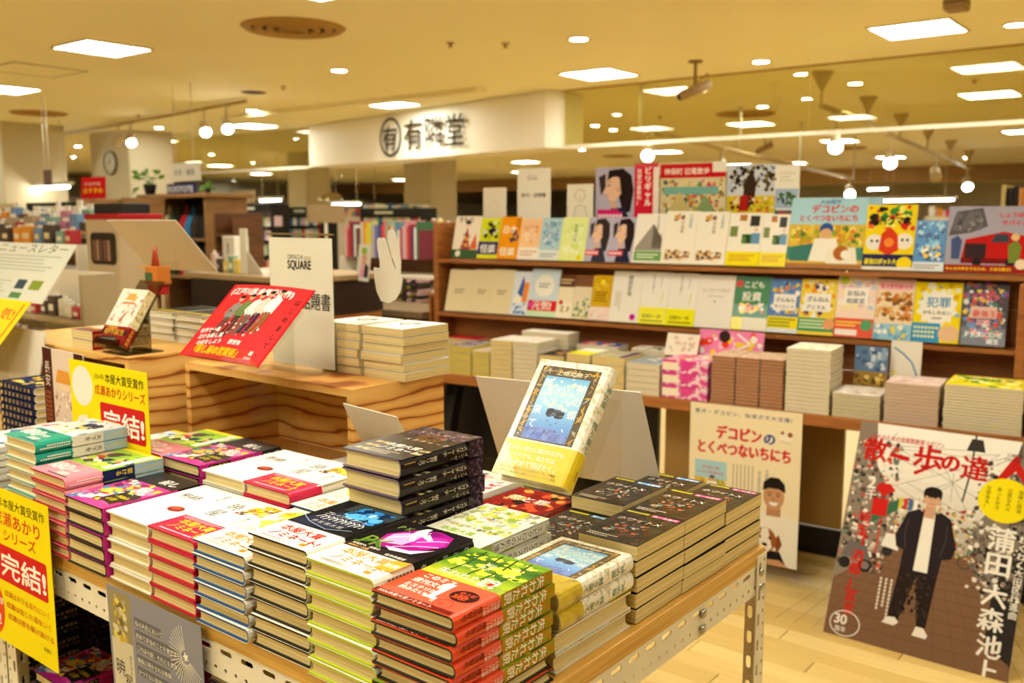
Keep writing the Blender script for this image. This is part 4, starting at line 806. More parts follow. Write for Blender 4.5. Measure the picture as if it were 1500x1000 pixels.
# ------------------------------------------------------------------ face-out books
def design(base, *ops):
    def f(a, w, h):
        a.rect(0, 0, w, h, base)
        for o in ops:
            k = o[0]
            if k == 'r': a.rect(o[1]*w, o[2]*h, o[3]*w, o[4]*h, o[5])
            elif k == 'c': a.circle(o[1]*w, o[2]*h, o[3]*w, o[4], (o[5] if len(o) > 5 else o[3])*w)
            elif k == 'p': a.poly([(x*w, y*h) for x, y in o[1]], o[2])
            elif k == 't': a.text(o[1], o[2]*w, o[3]*h, o[4]*w, o[5], bold=o[6] if len(o) > 6 else .02, fit=(o[7]*w if len(o) > 7 else None))
            elif k == 'v': a.text(o[1], o[2]*w, o[3]*h, o[4]*w, o[5], v=True, bold=o[6] if len(o) > 6 else .01)
            elif k == 'f': a.fuzz(o[1]*w, o[2]*h, o[3]*w, o[4]*h, o[5], o[6], o[7]*w, o[8] if len(o) > 8 else 1)
            elif k == 'l': a.lines(o[1]*w, o[2]*h, o[3]*w, o[4]*h, o[5], o[6], fill=.5)
            elif k == 'L': a.lines(o[1]*w, o[2]*h, o[3]*w, o[4]*h, o[5], o[6], v=True)
            elif k == 's': a.line([(x*w, y*h) for x, y in o[1]], o[2]*w, o[3])
    return f
GIRL = (('r', 0, 0, 1, 1, '#b9b4cf'), ('p', [(.42,.95),(.7,.98),(.92,.86),(.98,.6),(.9,.25),(.72,.2),(.6,.5),(.5,.75)], '#2a1d1e'), ('p', [(.3,.88),(.5,.93),(.62,.8),(.66,.55),(.5,.42),(.36,.44),(.3,.52),(.2,.58),(.27,.68)], '#e9c0a6'), ('p', [(.34,.95),(.55,.97),(.62,.84),(.45,.84),(.3,.78)], '#2a1d1e'), ('p', [(.4,.3),(.75,.32),(.95,.0),(.3,.0)], '#262a44'), ('p', [(.08,.84),(.26,.9),(.26,.66),(.14,.52)], '#40302e'), ('s',[(.31,.69),(.38,.7)],.03,'#2a1d1e'), ('s',[(.3,.75),(.4,.765)],.015,'#3a2a28'), ('s',[(.25,.535),(.33,.53)],.02,'#b8645a'), ('c',.58,.62,.05,'#d9a88e'), ('p', [(.36,.44),(.5,.42),(.56,.3),(.42,.3)], '#d9ab90'))
FACES1 = [
 (660, 698, 319, 'cream kimono-figure book with green foot', design('#efe3d2', ('p', [(.3,.2),(.5,.75),(.68,.2)], '#9c2a4a'), ('p', [(.65,.2),(.85,.6),(.95,.22)], '#d9622a'), ('c',.5,.8,.1,'#efd2b8'), ('c',.5,.85,.11,'#2a201e',.07), ('t','きもの',.1,.86,.2,'#4a3a34'), ('f',.3,.2,.7,.6,['#c8405a','#e6b03a','#5a2a4a'],20,.06), ('r',0,0,1,.2,'#2f5a34'), ('c',.25,.1,.1,'#f0ead6'))),
 (696, 727, 322, 'lime and purple striking-lettered book', design('#d9df1e', ('f',.1,.45,.95,.95,['#2a2622','#efe9dc','#b8c41a','#4a4a2a'],26,.13,4), ('r',0,.1,1,.42,'#3a2a6a'), ('t','怪談',.1,.16,.4,'#f4f0e6',.04), ('r',0,0,1,.1,'#e8e62a'))),
 (725, 757, 320, 'orange ghost-tale book with purple shapes', design('#f09a14', ('t','日本',.1,.62,.36,'#fdf6e0',.04), ('f',.45,.35,.95,.7,['#5a2a6a','#3a1a4a','#f6c43a'],22,.1,5), ('t','怪談',.1,.1,.38,'#fdf6e0',.04), ('L',.75,.7,.95,.95,2,'#5a3a14'))),
 (756, 787, 323, 'pale orange pastel book', design('#f6c99a', ('f',.1,.35,.9,.9,['#f9dcb8','#f3b06a','#f0e2b0','#efc4c0'],40,.12,6), ('r',0,0,1,.3,'#f6efe4'), ('l',.1,.08,.9,.24,2,'#d08a7a'), ('t','ひだまり',.1,.75,.19,'#d06a3a'))),
 (786, 817, 322, 'pale blue watercolour book', design('#b4d2e4', ('f',.1,.3,.95,.95,['#7fb0d4','#d9e6ec','#5f93bc','#a8c8dc','#8fa0b4'],50,.12,7), ('r',0,0,1,.24,'#e6ecec'), ('l',.1,.06,.9,.18,2,'#7a8a94'))),
 (816, 855, 321, 'pale lime book with handwritten title', design('#e3efa0', ('f',.1,.1,.9,.9,['#eef6c0','#d6e88a','#f2f6d6'],30,.12,8), ('v','若葉の頃',.55,.85,.16,'#6a8a3a'), ('c',.8,.08,.1,'#f0e01c'))),
 (853, 889, 321, 'lavender schoolgirl-portrait book, left copy', design('#b9b4cf', *GIRL, ('r',0,.14,.6,.26,'#d84a5a'), ('l',.05,.16,.55,.24,1,'#fbeeee'))),
 (888, 925, 321, 'lavender schoolgirl-portrait book, right copy', None),
 (922, 968, 316, 'white book with grey building and green band', design('#f1ece2', ('p', [(.05,.3),(.6,.8),(.95,.5),(.95,.25),(.05,.25)], '#9a948a'), ('p', [(.6,.8),(.95,.5),(.95,.3),(.62,.3)], '#6f675e'), ('L',.66,.34,.94,.6,4,'#4a4640'), ('v','日本の建築',.75,.97,.1,'#3a3630'), ('r',.05,.05,.98,.24,'#6fa05a'), ('l',.15,.09,.9,.2,2,'#f3f3e2'))),
 (967, 1014, 312, 'white town-sketch book, left copy', design('#f2ebdc', ('f',.2,.8,.6,.98,['#8a6a3a','#d9a04a','#4a3a2a'],14,.08,9), ('v','町の本屋',.55,.9,.13,'#7a3a2a'), ('v','今昔物語',.8,.95,.11,'#3f8a9a'), ('f',.05,.05,.9,.28,['#8a5a2a','#d9b06a','#e6c48a','#54402a','#c98a3a'],44,.07,10))),
 (1013, 1061, 313, 'white town-sketch book, right copy', None),
 (1061, 1111, 315, 'white photo-grid book with yellow band, left copy', design('#f3eddf', ('r',.05,.55,.28,.75,'#7a8a4a'), ('r',.3,.85,.52,.97,'#b87a3a'), ('r',.42,.42,.72,.6,'#4a6a3a'), ('r',.62,.75,.9,.95,'#3a3a34'), ('v','本と旅',.82,.72,.13,'#c8542a'), ('r',.7,.42,.95,.62,'#6a9ac0'), ('f',.42,.42,.72,.6,['#2f4a2a','#5f8a3a'],14,.08,11), ('r',0,0,1,.27,'#f4e21c'), ('l',.1,.08,.9,.22,3,'#c8803a'))),
 (1110, 1150, 317, 'white photo-grid book with yellow band, right copy', None),
 (1148, 1262, 292, 'large sky-blue picture book of a ballgame dog', design('#a9d6e6', ('r',0,.0,1,.62,'#d9b84a'), ('f',0,.3,1,.62,['#e6c83a','#8fae3a','#c9a02a','#5f7a34','#f0dc7a','#d98a3a'],120,.05,12), ('r',0,.12,1,.3,'#4f8a78'), ('p',[(.05,.3),(.4,.36),(.5,.2),(.3,.1),(.05,.1)],'#3f7a72'), ('c',.5,.55,.09,'#3a5a9c'), ('c',.5,.48,.08,'#e0b080'), ('p',[(.3,.1),(.36,.42),(.64,.42),(.72,.1)],'#f4efe4'), ('p',[(.52,.1),(.55,.28),(.9,.3),(.95,.02),(.6,.02)],'#f1ead6'), ('c',.72,.22,.1,'#b8682a'), ('c',.78,.2,.06,'#f6f0e4'), ('r',0,0,1,.07,'#b07a4a'), ('t','大谷翔平',.38,.91,.07,'#3a4a8a'), ('t','デコピンの',.27,.79,.125,'#d8302a',.05), ('t','とくべつないちにち',.12,.67,.1,'#d8302a',.05,.78))),
 (1259, 1336, 303, 'yellow and red robot tournament book', design('#f3d81a', ('f',0,.6,1,1,['#d8302a','#2a2420','#3a8a3a','#f6ec6a','#e86a2a'],50,.1,13), ('t','週刊クマス',.08,.7,.2,'#2a2018',.05,.84), ('c',.2,.42,.17,'#efe9e0'), ('c',.8,.44,.17,'#efe9e0'), ('p',[(.3,.3),(.34,.56),(.5,.66),(.66,.54),(.7,.3),(.5,.22)],'#d8401c'), ('c',.5,.42,.1,'#f08a3a'), ('c',.15,.44,.03,'#2a2420'), ('c',.26,.44,.03,'#2a2420'), ('c',.76,.46,.03,'#2a2420'), ('c',.86,.46,.03,'#2a2420'), ('r',0,0,1,.24,'#2c2a5a'), ('t','最強ロボット大会',.04,.09,.14,'#f6e21c',.05,.74), ('c',.84,.1,.15,'#f3d81a'), ('r',0,0,1,.05,'#efe9e0'))),
 (1334, 1382, 326, 'deep blue undersea picture book', design('#3f86c8', ('f',0,.2,1,1,['#6fb4e0','#2a5fa8','#9fd0ec','#1f4a8a'],60,.12,14), ('f',.2,.2,.9,.5,['#c8302a','#f3d03a','#f0efe6','#3a3a3a'],26,.09,15), ('r',0,0,1,.18,'#d9e6ec'), ('l',.05,.04,.9,.14,2,'#8a4a4a'))),
 (1378, 1504, 305, 'large grey picture book with a red fire engine', design('#a9a6bc', ('p',[(.02,.55),(.1,.92),(.42,.98),(.5,.7),(.3,.6)],'#5f5c64'), ('f',.05,.6,.45,.95,['#6f6c74','#4f4c54','#8a868c'],30,.06,16), ('p',[(.2,.2),(.24,.5),(.7,.62),(.95,.56),(.98,.2)],'#c3201c'), ('r',.24,.22,.5,.44,'#3a2a2c'), ('p',[(.55,.46),(.6,.58),(.75,.58),(.78,.46)],'#3f4a54'), ('r',.2,.14,.95,.22,'#7a1c1a'), ('c',.4,.16,.06,'#2a2626'), ('c',.8,.16,.06,'#2a2626'), ('p',[(.08,.2),(.06,.5),(.14,.56),(.2,.48),(.18,.2)],'#4a5a8a'), ('p',[(.78,.16),(.76,.42),(.86,.5),(.92,.4),(.9,.16)],'#7a8a3a'), ('c',.84,.54,.05,'#e6c48a'), ('t','しょうぼうしゃの',.62,.84,.075,'#d8342a',.05), ('t','サバイバル',.66,.72,.08,'#d8342a',.05), ('r',0,0,1,.12,'#a02a24'), ('t','みんなの命を守るため、さあ出動だ!',.02,.04,.05,'#f6d81c',.04,.8), ('c',.93,.14,.07,'#f0dcc0'))),
]
FACES2 = [
 (651, 687, 397, 'plain cream book on the lower tier, left end', design('#e8d9b4', ('l',.3,.42,.7,.55,2,'#8a7a54'))),
 (684, 715, 397, 'plain cream book on the lower tier, second', None), (713, 746, 397, 'plain cream book on the lower tier, third', None),
 (741, 771, 400, 'white book with blue bird and orange cup', design('#dfe6f0', ('p',[(.3,.5),(.55,.9),(.7,.7),(.6,.4)],'#2a5fb0'), ('p',[(.6,.3),(.65,.75),(.95,.75),(.9,.3)],'#ef8a2a'), ('c',.35,.35,.25,'#f3efe6'), ('f',0,0,1,.3,['#2f6fc0','#4f8ad0','#dfe6f0'],26,.1,17))),
 (768, 813, 397, 'white circle book with red band', design('#cfe0ec', ('c',.5,.65,.34,'#f4efe6'), ('l',.3,.6,.7,.72,2,'#7a8a94'), ('r',0,.12,1,.34,'#d8242a'), ('t','元気!',.15,.16,.3,'#f6eee6',.05), ('c',.12,.24,.1,'#e04aa0'), ('r',0,0,1,.12,'#c9e6c0'))),
 (806, 836, 405, 'brown-headed town map book, left', design('#efe2c4', ('r',0,.72,1,1,'#6a4026'), ('l',.1,.78,.9,.92,2,'#e6d0a0'), ('r',0,.0,1,.38,'#f3ead2'), ('c',.25,.36,.13,'#c8302a'), ('f',.2,.08,.9,.3,['#b8a07a','#e0cfa4','#8a6a44'],20,.08,18))),
 (834, 862, 406, 'brown-headed town map book, right', design('#e6d8b8', ('r',0,.74,1,1,'#7a4a2a'), ('f',0,0,1,.5,['#8aa05a','#c9b88a','#6a8a6a','#e6dcc0'],30,.12,19))),
 (858, 891, 406, 'gold and pink patterned book', design('#d9ac1c', ('f',0,.5,1,1,['#e8c43a','#c49412'],20,.1,20), ('c',.5,.85,.14,'#f3e03a'), ('r',0,0,1,.3,'#f3d9d0'), ('f',.05,.02,.95,.28,['#e08a8a','#efe9dc'],18,.08,21), ('l',.15,.4,.85,.65,4,'#7a5a0c'))),
 (886, 934, 400, 'white household-appliance book with magenta dot', design('#efeae0', ('v','勝間家電',.6,.93,.17,'#5a5650',.02), ('L',.12,.2,.35,.6,3,'#b8b2a6'), ('c',.8,.11,.1,'#c81e9c'))),
 (926, 974, 401, 'white handwriting book with yellow band, left copy', design('#f0ebe0', ('v','手ばなす暮らし',.42,.95,.095,'#5a5650',.01), ('v','生きかた',.7,.9,.09,'#8a867e',.0), ('s',[(.75,.4),(.8,.55),(.78,.62)],.03,'#d9c83a'), ('r',0,0,1,.32,'#f0ea1c'), ('t','話題の一冊',.12,.12,.14,'#5a5a1c'), ('l',.1,.03,.9,.09,1,'#5a5a1c'))),
 (970, 1016, 403, 'white handwriting book with yellow band, right copy', None),
 (1013, 1070, 406, 'plain white thick book with faint grey title', design('#efe8dc', ('t','はじめての株式',.12,.68,.12,'#a8a4a0',0,.76), ('l',.3,.58,.7,.62,1,'#b8b4ac'), ('c',.5,.5,.03,'#8a9ab8'))),
 (1067, 1122, 408, 'green children investing book', design('#2f7a44', ('t','こども',.24,.8,.2,'#f4f0e2',.03), ('t','投資',.22,.56,.28,'#f4f0e2',.04), ('c',.12,.86,.1,'#d8302a'), ('f',.1,.3,.9,.52,['#f0dca0','#f3efe6','#e0a04a','#d86a4a','#f6e03a'],40,.09,22), ('r',0,0,1,.24,'#d9cfae'), ('r',0,0,.3,.24,'#f3e01c'))),
 (1115, 1167, 412, 'blue mosaic science comic', design('#5f86c0', ('f',0,.3,1,1,['#e6c83a','#7aa0d4','#3a5a9c','#d98a3a','#f0ece2'],60,.1,23), ('r',.14,.42,.88,.72,'#f3efe6'), ('t','ざんねん',.2,.58,.16,'#3a3634',.03), ('t','サイエンス',.18,.46,.13,'#3a3634',.03), ('r',0,.08,1,.3,'#f0d81c'), ('l',.05,.1,.95,.28,3,'#3a6a3a'), ('r',0,0,1,.08,'#dfe6ea'))),
 (1161, 1220, 412, 'yellow animal science comic', design('#f0d040', ('f',0,.3,1,1,['#e8942a','#5a3a6a','#f6e69a','#b8742a','#f4efe4'],60,.1,24), ('r',.12,.42,.86,.74,'#f3efe6'), ('t','ざんねん',.18,.6,.16,'#3a3634',.03), ('t','アニマル',.18,.46,.14,'#3a3634',.03), ('r',0,.06,1,.3,'#3f9a6a'), ('l',.05,.1,.95,.28,3,'#f3f0c0'), ('c',.86,.2,.16,'#e6a070'))),
 (1213, 1278, 405, 'peach advice book with orange-red band', design('#f3d6c4', ('f',0,.4,1,1,['#f6e6da','#e0b0b8','#b8c8e0','#f3e0a0'],50,.12,25), ('r',.2,.52,.8,.78,'#f6efe6'), ('t','お悩み',.25,.66,.16,'#5a4a4a',.03), ('t','相談室',.25,.54,.16,'#5a4a4a',.03), ('r',0,0,1,.3,'#e0481c'), ('l',.05,.16,.7,.26,2,'#f6e03a'), ('c',.82,.2,.15,'#4a9a5a'), ('r',.04,.03,.6,.12,'#f4e9dc'), ('c',.16,.9,.12,'#c9d43a'))),
 (1273, 1334, 412, 'pink-headed animal photo comic', design('#efd9b8', ('f',0,.3,1,.8,['#b8742a','#e0b070','#8a5a2a','#f0dcb8','#d98a4a'],60,.12,26), ('r',.05,.82,.95,.98,'#f3b8bc'), ('t','もっちりほっぺ',.08,.85,.14,'#d8304a',.04,.84), ('r',0,0,1,.26,'#9ccbe0'), ('f',0,0,1,.26,['#f0d83a','#f6f0e4','#7ab0d4'],26,.1,27))),
 (1328, 1404, 417, 'yellow starburst crime-question book', design('#f3da14', ('f',0,.3,1,1,['#f6e86a','#e0b01c','#f3f0dc','#8ab0d0'],30,.1,28), ('p',[(.5 + (.44 if k%2 else .36)*math.cos(R(15*k)), .58 + (.33 if k%2 else .26)*math.sin(R(15*k))) for k in range(24)],'#f6f2e6'), ('t','犯罪',.26,.6,.26,'#2a8ac0',.04), ('t','かもしれない',.2,.47,.1,'#3a3a3a',.03,.6), ('l',.4,.38,.6,.43,1,'#5a5a5a'), ('r',0,0,.6,.32,'#3f9ad0'), ('l',.04,.06,.56,.28,3,'#f3f0a0'), ('c',.78,.16,.22,'#e6bf98',.19))),
 (1400, 1472, 415, 'dark dazzling dragon encyclopedia', design('#3a2a34', ('f',0,.1,1,1,['#d8302a','#3a7a5a','#8a3a8a','#e6c43a','#5a8ac0','#2a2026','#e0e0da','#b05a2a'],150,.08,29), ('t','ドラゴン',.18,.7,.2,'#d83a8a',.05,.64), ('r',.2,.42,.78,.6,'#e6b8a8'), ('t','最強王',.24,.45,.18,'#c8302a',.05), ('t','図鑑',.34,.32,.16,'#f0b0c0',.04), ('t','ドラゴンコンビ',.1,.14,.14,'#f4f0ea',.05,.84), ('t','誕生',.6,.04,.14,'#f4f0ea',.05))),
]
LEAN = R(74)
def face_out(rows, ybase, z0, vfoot, grp, tier):
    prev = None; lu = -9
    for i, (l, r, ytop, desc, art) in enumerate(rows):
        yb = ybase(l); ua, _ = su(l, yb, vfoot); ub, _ = su(r, yb, vfoot); ua = max(ua, lu + .0012); wd = ub - ua - .002; lu = ua + wd
        _, zt = su((l + r) / 2, ytop, vfoot + .05); hh = (zt - z0) / math.sin(LEAN)
        big = wd > .2; th = .012 if big else .016; art = art or prev; prev = art
        base = mat('jacket_%s%d' % (tier, i), '#efe6d6', .4)
        b = make_book('picture_book' if big else 'face_out_book', wd, hh, th, base, base, PAGEW, None, art, None, None, soft=not big, gloss=(i % 3 == 0))
        nb = 2 if i % 2 else 1
        if 'dog' in desc: nb = 5
        if 'thick' in desc: nb = 3
        for q in range(nb):
            off = Vector((math.cos(LEAN + R(90)), math.sin(LEAN + R(90)))) * 0
            p = SH(ua + (.012 * q if nb > 2 else .002*q), vfoot + (th + .001) * q * 1.06, z0 + .0045)
            lab = desc + (', on the %s tier' % tier if 'tier' not in desc else '')
            if q: lab = 'copy %s %s' % (('directly', 'second', 'third', 'fourth')[q-1] + ' behind the', desc)
            # origin is the back lower corner of a book lying down: tip it up about its foot
            place_book(b, p + SV * (math.sin(LEAN) * th), lab, grp, rot=(LEAN, 0, SA))
face_out(FACES1, lambda x: 375 + (x - 662)*.0305, 1.23, .375, 'face-out books on the upper tier', 'upper')
face_out(FACES2, lambda x: 450 + (x - 650)*.075, .955, .345, 'face-out books on the lower tier', 'lower')
# ------------------------------------------------------------------ panels on top of the shelf
def a_phototree(a, w, h): design('#cfd6e0', ('r',0,0,1,.22,'#f1ece0'), ('r',0,.22,1,.5,'#d9c02a'), ('f',0,.55,1,1,['#3a2a1e','#5a4a2e','#b8c4d8','#2a2018','#7a6a3a'],90,.06,31), ('p',[(.3,.3),(.36,.7),(.5,.95),(.6,.7),(.55,.3)],'#3a2a1c'), ('f',0,.22,1,.5,['#e6cf3a','#b8a02a','#d8302a','#3a2a26','#efe0c0'],50,.05,32), ('p',[(.25,.25),(.28,.5),(.42,.52),(.45,.25)],'#b0201c'), ('t','木と家族と100の図書館',.02,.08,.07,'#2a2622',.02,.94))(a, w, h)
PANELS = [
 ((708, 275), (741, 320), 'blank pale card standing on top of the shelf, left end', design('#efe6d6', ('s',[(.3,.5),(.5,.7),(.7,.5),(.6,.3)],.02,'#d9cfba'))),
 ((831, 270), (868, 320), 'white card with a thin line sketch on the shelf top', design('#f1eadc', ('s',[(.35,.62),(.3,.75),(.45,.88),(.65,.84),(.7,.7),(.6,.6),(.4,.6)],.014,'#6a655c'), ('s',[(.25,.2),(.35,.45),(.5,.5),(.7,.45),(.8,.2)],.014,'#6a655c'), ('s',[(.45,.7),(.5,.68),(.55,.7)],.012,'#6a655c'))),
 ((873, 246), (929, 312), 'lavender schoolgirl-portrait poster on the shelf top', design('#b9b4cf', *GIRL, ('r',.05,.1,.7,.24,'#e0287a'), ('r',.05,.24,.6,.28,'#e0287a'), ('l',.08,.13,.66,.22,1,'#fbe6f0'))),
 ((930, 240), (964, 312), 'red vertical-lettered strip poster on the shelf top', design('#f3e6dc', ('r',0,0,.78,1,'#d8203a'), ('r',0,.94,1,1,'#e04a5a'), ('v','ビリギャル',.56,.95,.3,'#fbf3ec',.05), ('v','待望の最新作!',.2,.92,.2,'#fbf3ec',.04))),
 ((968, 239), (1062, 312), 'town-walk poster with red header on the shelf top', design('#d9c9a0', ('f',0,.05,1,.78,['#b8a04a','#6a8a5a','#e0cf9a','#c87a3a','#4a6a5a','#efe2c0','#d84a6a','#8a7a4a'],150,.05,33), ('r',.05,.5,.9,.62,'#7ab0a8'), ('p',[(.1,.2),(.3,.55),(.5,.2)],'#c9b87a'), ('p',[(.5,.15),(.7,.5),(.9,.15)],'#8aa06a'), ('r',0,.76,1,.98,'#c8202a'), ('t','神保町 旧電散歩',.06,.82,.1,'#fbf0e0',.03,.7), ('c',.86,.12,.13,'#f3ead6',.06), ('r',.8,.84,1,1,'#efe9da'))),
 ((1066, 242), (1136, 317), 'autumn-tree photograph poster on the shelf top', a_phototree),
 ((1136, 242), (1169, 317), 'white poster with small tree photographs on the shelf top', design('#f1ebdd', ('r',.03,.3,.97,.62,'#a9bcd8'), ('f',.1,.34,.9,.58,['#3a5a2a','#4f7a3a','#2a4a24'],40,.1,34), ('r',.03,.05,.97,.27,'#3f6a7a'), ('p',[(.1,.1),(.5,.2),(.95,.12),(.9,.22),(.2,.25)],'#c8542a'), ('l',.2,.72,.8,.9,3,'#d9cfba'))),
]
for k, ((l, tp), (r, bt), lab, art) in enumerate(PANELS):
    ua, z1 = su(l, tp, .512); ub, z0 = su(r, bt, .512)
    panel('shelf_top_poster', lab, 'poster', SH(ua, .512, 1.4062), SU, (0, 0, 1), ub - ua, z1 - 1.4062, .004, PAPER, art, 'posters on the shelf top')
ua, z1 = su(758, 247, .512); ub, _ = su(806, 247, .512)
def a_shop(a, w, h): a.text('OIMACHI', w*.3, h*.86, w*.06, '#9a9280', fit=w*.24, sx=.7); a.text('SQUARE', w*.3, h*.8, w*.1, '#6a6458', fit=w*.32); a.text('新刊・話題書', w*.12, h*.5, w*.12, '#3a352c', bold=.02, fit=w*.76)
panel('shelf_top_poster', 'tall white shop sign for new books on the shelf top', 'sign', SH(ua, .512, 1.4062), SU, (0, 0, 1), ub - ua, z1 - 1.4062, .004, PAPER, a_shop, 'posters on the shelf top')
# ------------------------------------------------------------------ stacks on the low table
G5 = 'books stacked on the low table of the shelf'
BR3 = mat('kraft_spines', '#a5683c', .6); CLR = mat('film_wrap', '#e6e0d2', .2, .6, coat=.6)
def tstack(l, r, ybot, ytop, n, desc, cover, pages, art, depth=.19, v0=.012, z0=.70, flips=None, soft=True, name='paperback_book', lab2=None):
    ua, _ = su(l, ybot, v0); ub, _ = su(r, ybot, v0); _, zt = su((l + r)/2, ytop, v0); t = (zt - z0) / n - .0018; wd = ub - ua - .004
    b = make_book(name, wd, depth, t, cover, CRI, pages, None, art, None, None, soft=soft, left=True)
    for k in range(n):
        j = n - 1 - k; p = SH(ua + .002 + rnd.uniform(-.0015, .0015), v0 + rnd.uniform(-.0015, .0015), z0 + .0006 + k*(t + .0018))
        place_book(b, p, '%s, %s' % (desc, ORD[j]), G5, rz=SA + rnd.uniform(-.006, .006))
    return ua, ub, zt
LG = ['#efe6d4', '#d9cbb0', '#c98a7a', '#8a9ab0', '#f4eee2']
pj = lambda n, c: mat('stack_jacket_' + n, c, .4)
tstack(657, 690, 551, 506, 4, 'yellow-paged book, left end of the low table', pj('a', '#8a7a7e'), mat('yellow_pages', '#cdb85e', .8), design('#9a8a90', ('f',0,0,1,1,['#b8a8b8','#6a5a6a','#d0b8c0','#54485a'],50,.12,41)))
tstack(691, 717, 556, 514, 4, 'slim yellow-paged book, second stack of the low table', pj('b', '#b8a890'), mat('yellow_pages', '#cdb85e', .8), design('#d0c0b0', ('f',0,0,1,1,LG,30,.12,42)))
tstack(718, 750, 562, 498, 8, 'cream-paged book, third stack of the low table', pj('c', '#e6dcc8'), PAGE, design('#f0e6da', ('f',.1,.1,.9,.9,['#f0c8c0','#e6dcc8','#c8504a'],20,.1,43)))
tstack(751, 787, 568, 500, 9, 'white-paged book, fourth stack of the low table', pj('d', '#f0e8da'), PAGEW, design('#f3e8dc', ('f',.1,.1,.9,.9,['#f0c0b8','#f3e0d8','#d87a6a'],26,.1,44)))
tstack(788, 826, 572, 520, 3, 'dark-covered book, fifth stack of the low table', pj('e', '#2a2220'), PAGE, design('#3a2e2a', ('f',.2,.2,.8,.8,['#c8743a','#e6c48a','#8a4a2a'],26,.1,45)), soft=False, name='hardcover_book')
tstack(829, 864, 577, 518, 4, 'yellow-banded book, sixth stack of the low table', pj('f', '#f0e21c'), PAGE, design('#f3efe2', ('r',0,0,1,.5,'#f0e21c')))
tstack(866, 914, 578, 522, 4, 'grey-green book with purple spine, seventh stack of the low table', pj('g', '#5a4a2e'), PAGE, design('#b0a68a', ('f',0,0,1,.6,['#d9cf4a','#a89a7a','#c9c0a4'],30,.1,46), ('r',.8,0,1,1,'#4a2a5a')))
tstack(916, 966, 583, 532, 5, 'broad white-paged book, eighth stack of the low table', pj('h', '#7a8088'), PAGEW, design('#8f959c', ('f',0,0,1,1,['#a8aeb4','#6a7078','#e0d8c8'],30,.1,47)))
PKB = ramp_mat('pink_flower_box', [(.35, '#e84aa0'), (.5, '#d81e86'), (.62, '#f6c8dc'), (.8, '#f9e6ee')], (1, 1, 1), 2, 1.5, .3, 'noise', 22, coat=.4)
for k in range(3):
    ua, _ = su(968, 586, .012); ub, _ = su(1036, 592, .012); _, zt = su(1000, 528, .012); hh = (zt - .70)/3
    t = thing('boxed_set', 'pink flower-patterned boxed set, %s of its pile' % ORD[2-k], 'box', SH(ua + .002, .012, .7004 + k*hh), SA, 'pink boxed sets'); mb = MB(); mb.obox((0, 0, 0), (ub - ua - .005, .2, hh - .0012), .002); c = mb.obj('box', PKB, t)
    mb = MB(); mb.box((.003, -.0008, hh*.2), ((ub - ua)*.35, .0, hh*.8)); mb.obj('label_panel', mat('cream_label', '#f6e8d0', .4), t)
    a = Art(); a.frame((0, 0, hh - .0010), (1, 0, 0), (0, 1, 0)); a.fuzz(.005, .005, ub - ua - .01, .195, ['#f3d03a', '#f6efe6', '#e86aa8', '#d8304a'], 40, .02, 48 + k); a.build('print', c)
# three columns of kraft-coloured spines
for c_ in range(3):
    l = 1040 + c_*35.5; tstack(l, l + 35, 601 + c_*3, 521 + c_*2.5, 14, 'thin kraft-coloured booklet, %s column' % ('left', 'middle', 'right')[c_], BR3, BR3, design('#c9a888', ('f',0,0,1,1,['#e0b8b0','#a07a5a','#f0e0d0'],24,.12,49)), depth=.2, name='booklet')
tstack(1148, 1214, 608, 511, 16, 'pastel comic book in the tall film-wrapped stack', pj('i', '#efe0c0'), PAGEW, design('#f3e6d0', ('f',0,0,1,1,['#f0d84a','#efb8c0','#f6efe4','#c8d8a0'],50,.08,50)), depth=.2, name='comic_book')
tstack(1217, 1288, 617, 577, 6, 'film-wrapped grey-edged booklet in the low stack', CLR, mat('grey_pages', '#c4b896', .5), design('#d9c8b8', ('f',0,0,1,1,['#e6d6d0','#b8a890','#f3e8e0'],30,.1,51)), depth=.2, name='booklet')
tstack(1292, 1373, 630, 562, 12, 'film-wrapped pinkish booklet, stack beside the green picture books', CLR, mat('pinkish_pages', '#c9ab94', .4), design('#d9bcb0', ('f',0,0,1,1,['#e0b0b0','#b89a8a','#f3e0d8'],30,.1,52)), depth=.2, name='booklet')
tstack(1378, 1496, 641, 566, 15, 'large green and yellow picture book in the right-hand stack', pj('k', '#f0e8d4'), PAGEW, design('#e6cf1c', ('f',0,0,1,1,['#f3e04a','#7aa82a','#c9c41c','#4f8a2a','#f6ee9a'],60,.1,53), ('t','なのはな',.2,.7,.16,'#2a4a1c',.04)), depth=.235, name='picture_book')
tstack(1500, 1580, 655, 560, 12, 'white picture book at the right end of the low table', pj('l', '#d9503a'), PAGEW, design('#c83a2a', ('f',0,0,1,1,['#e06a4a','#f3d0b8','#a02a1e'],30,.1,54)), depth=.235, name='picture_book')
# second row on the low table
def back_row(l, r, y, dz, n, desc, cover, pages, art, v0=.215, depth=.11, soft=True):
    ua, z = su(l, y, v0); ub, _ = su(r, y, v0); t = .02
    b = make_book('paperback_book', ub - ua, depth, dz, cover, CRI, pages, None, art, None, None, soft=soft, left=True)
    m = max(1, int((z - .70) / (dz + .0018)))
    for k in range(m): place_book(b, SH(ua, v0, .7006 + k*(dz + .0018)), '%s, %s' % (desc, ORD[min(m-1-k, 19)]), G5, rz=SA)
back_row(652, 700, 487, .022, 1, 'crimson-covered book at the back of the low table', pj('m', '#a8141c'), PAGE, design('#b0161e'), soft=False)
back_row(764, 832, 482, .024, 3, 'white book in the back row of the low table', pj('n', '#f1eadc'), PAGEW, design('#f4eee2'))
back_row(845, 905, 497, .022, 2, 'blue and red magazine in the back row of the low table', pj('o', '#2a4aa0'), PAGEW, design('#2f5ab0', ('f',0,0,1,1,['#d8302a','#f0e9dc','#e6b03a','#2a4a9c'],40,.12,55)))
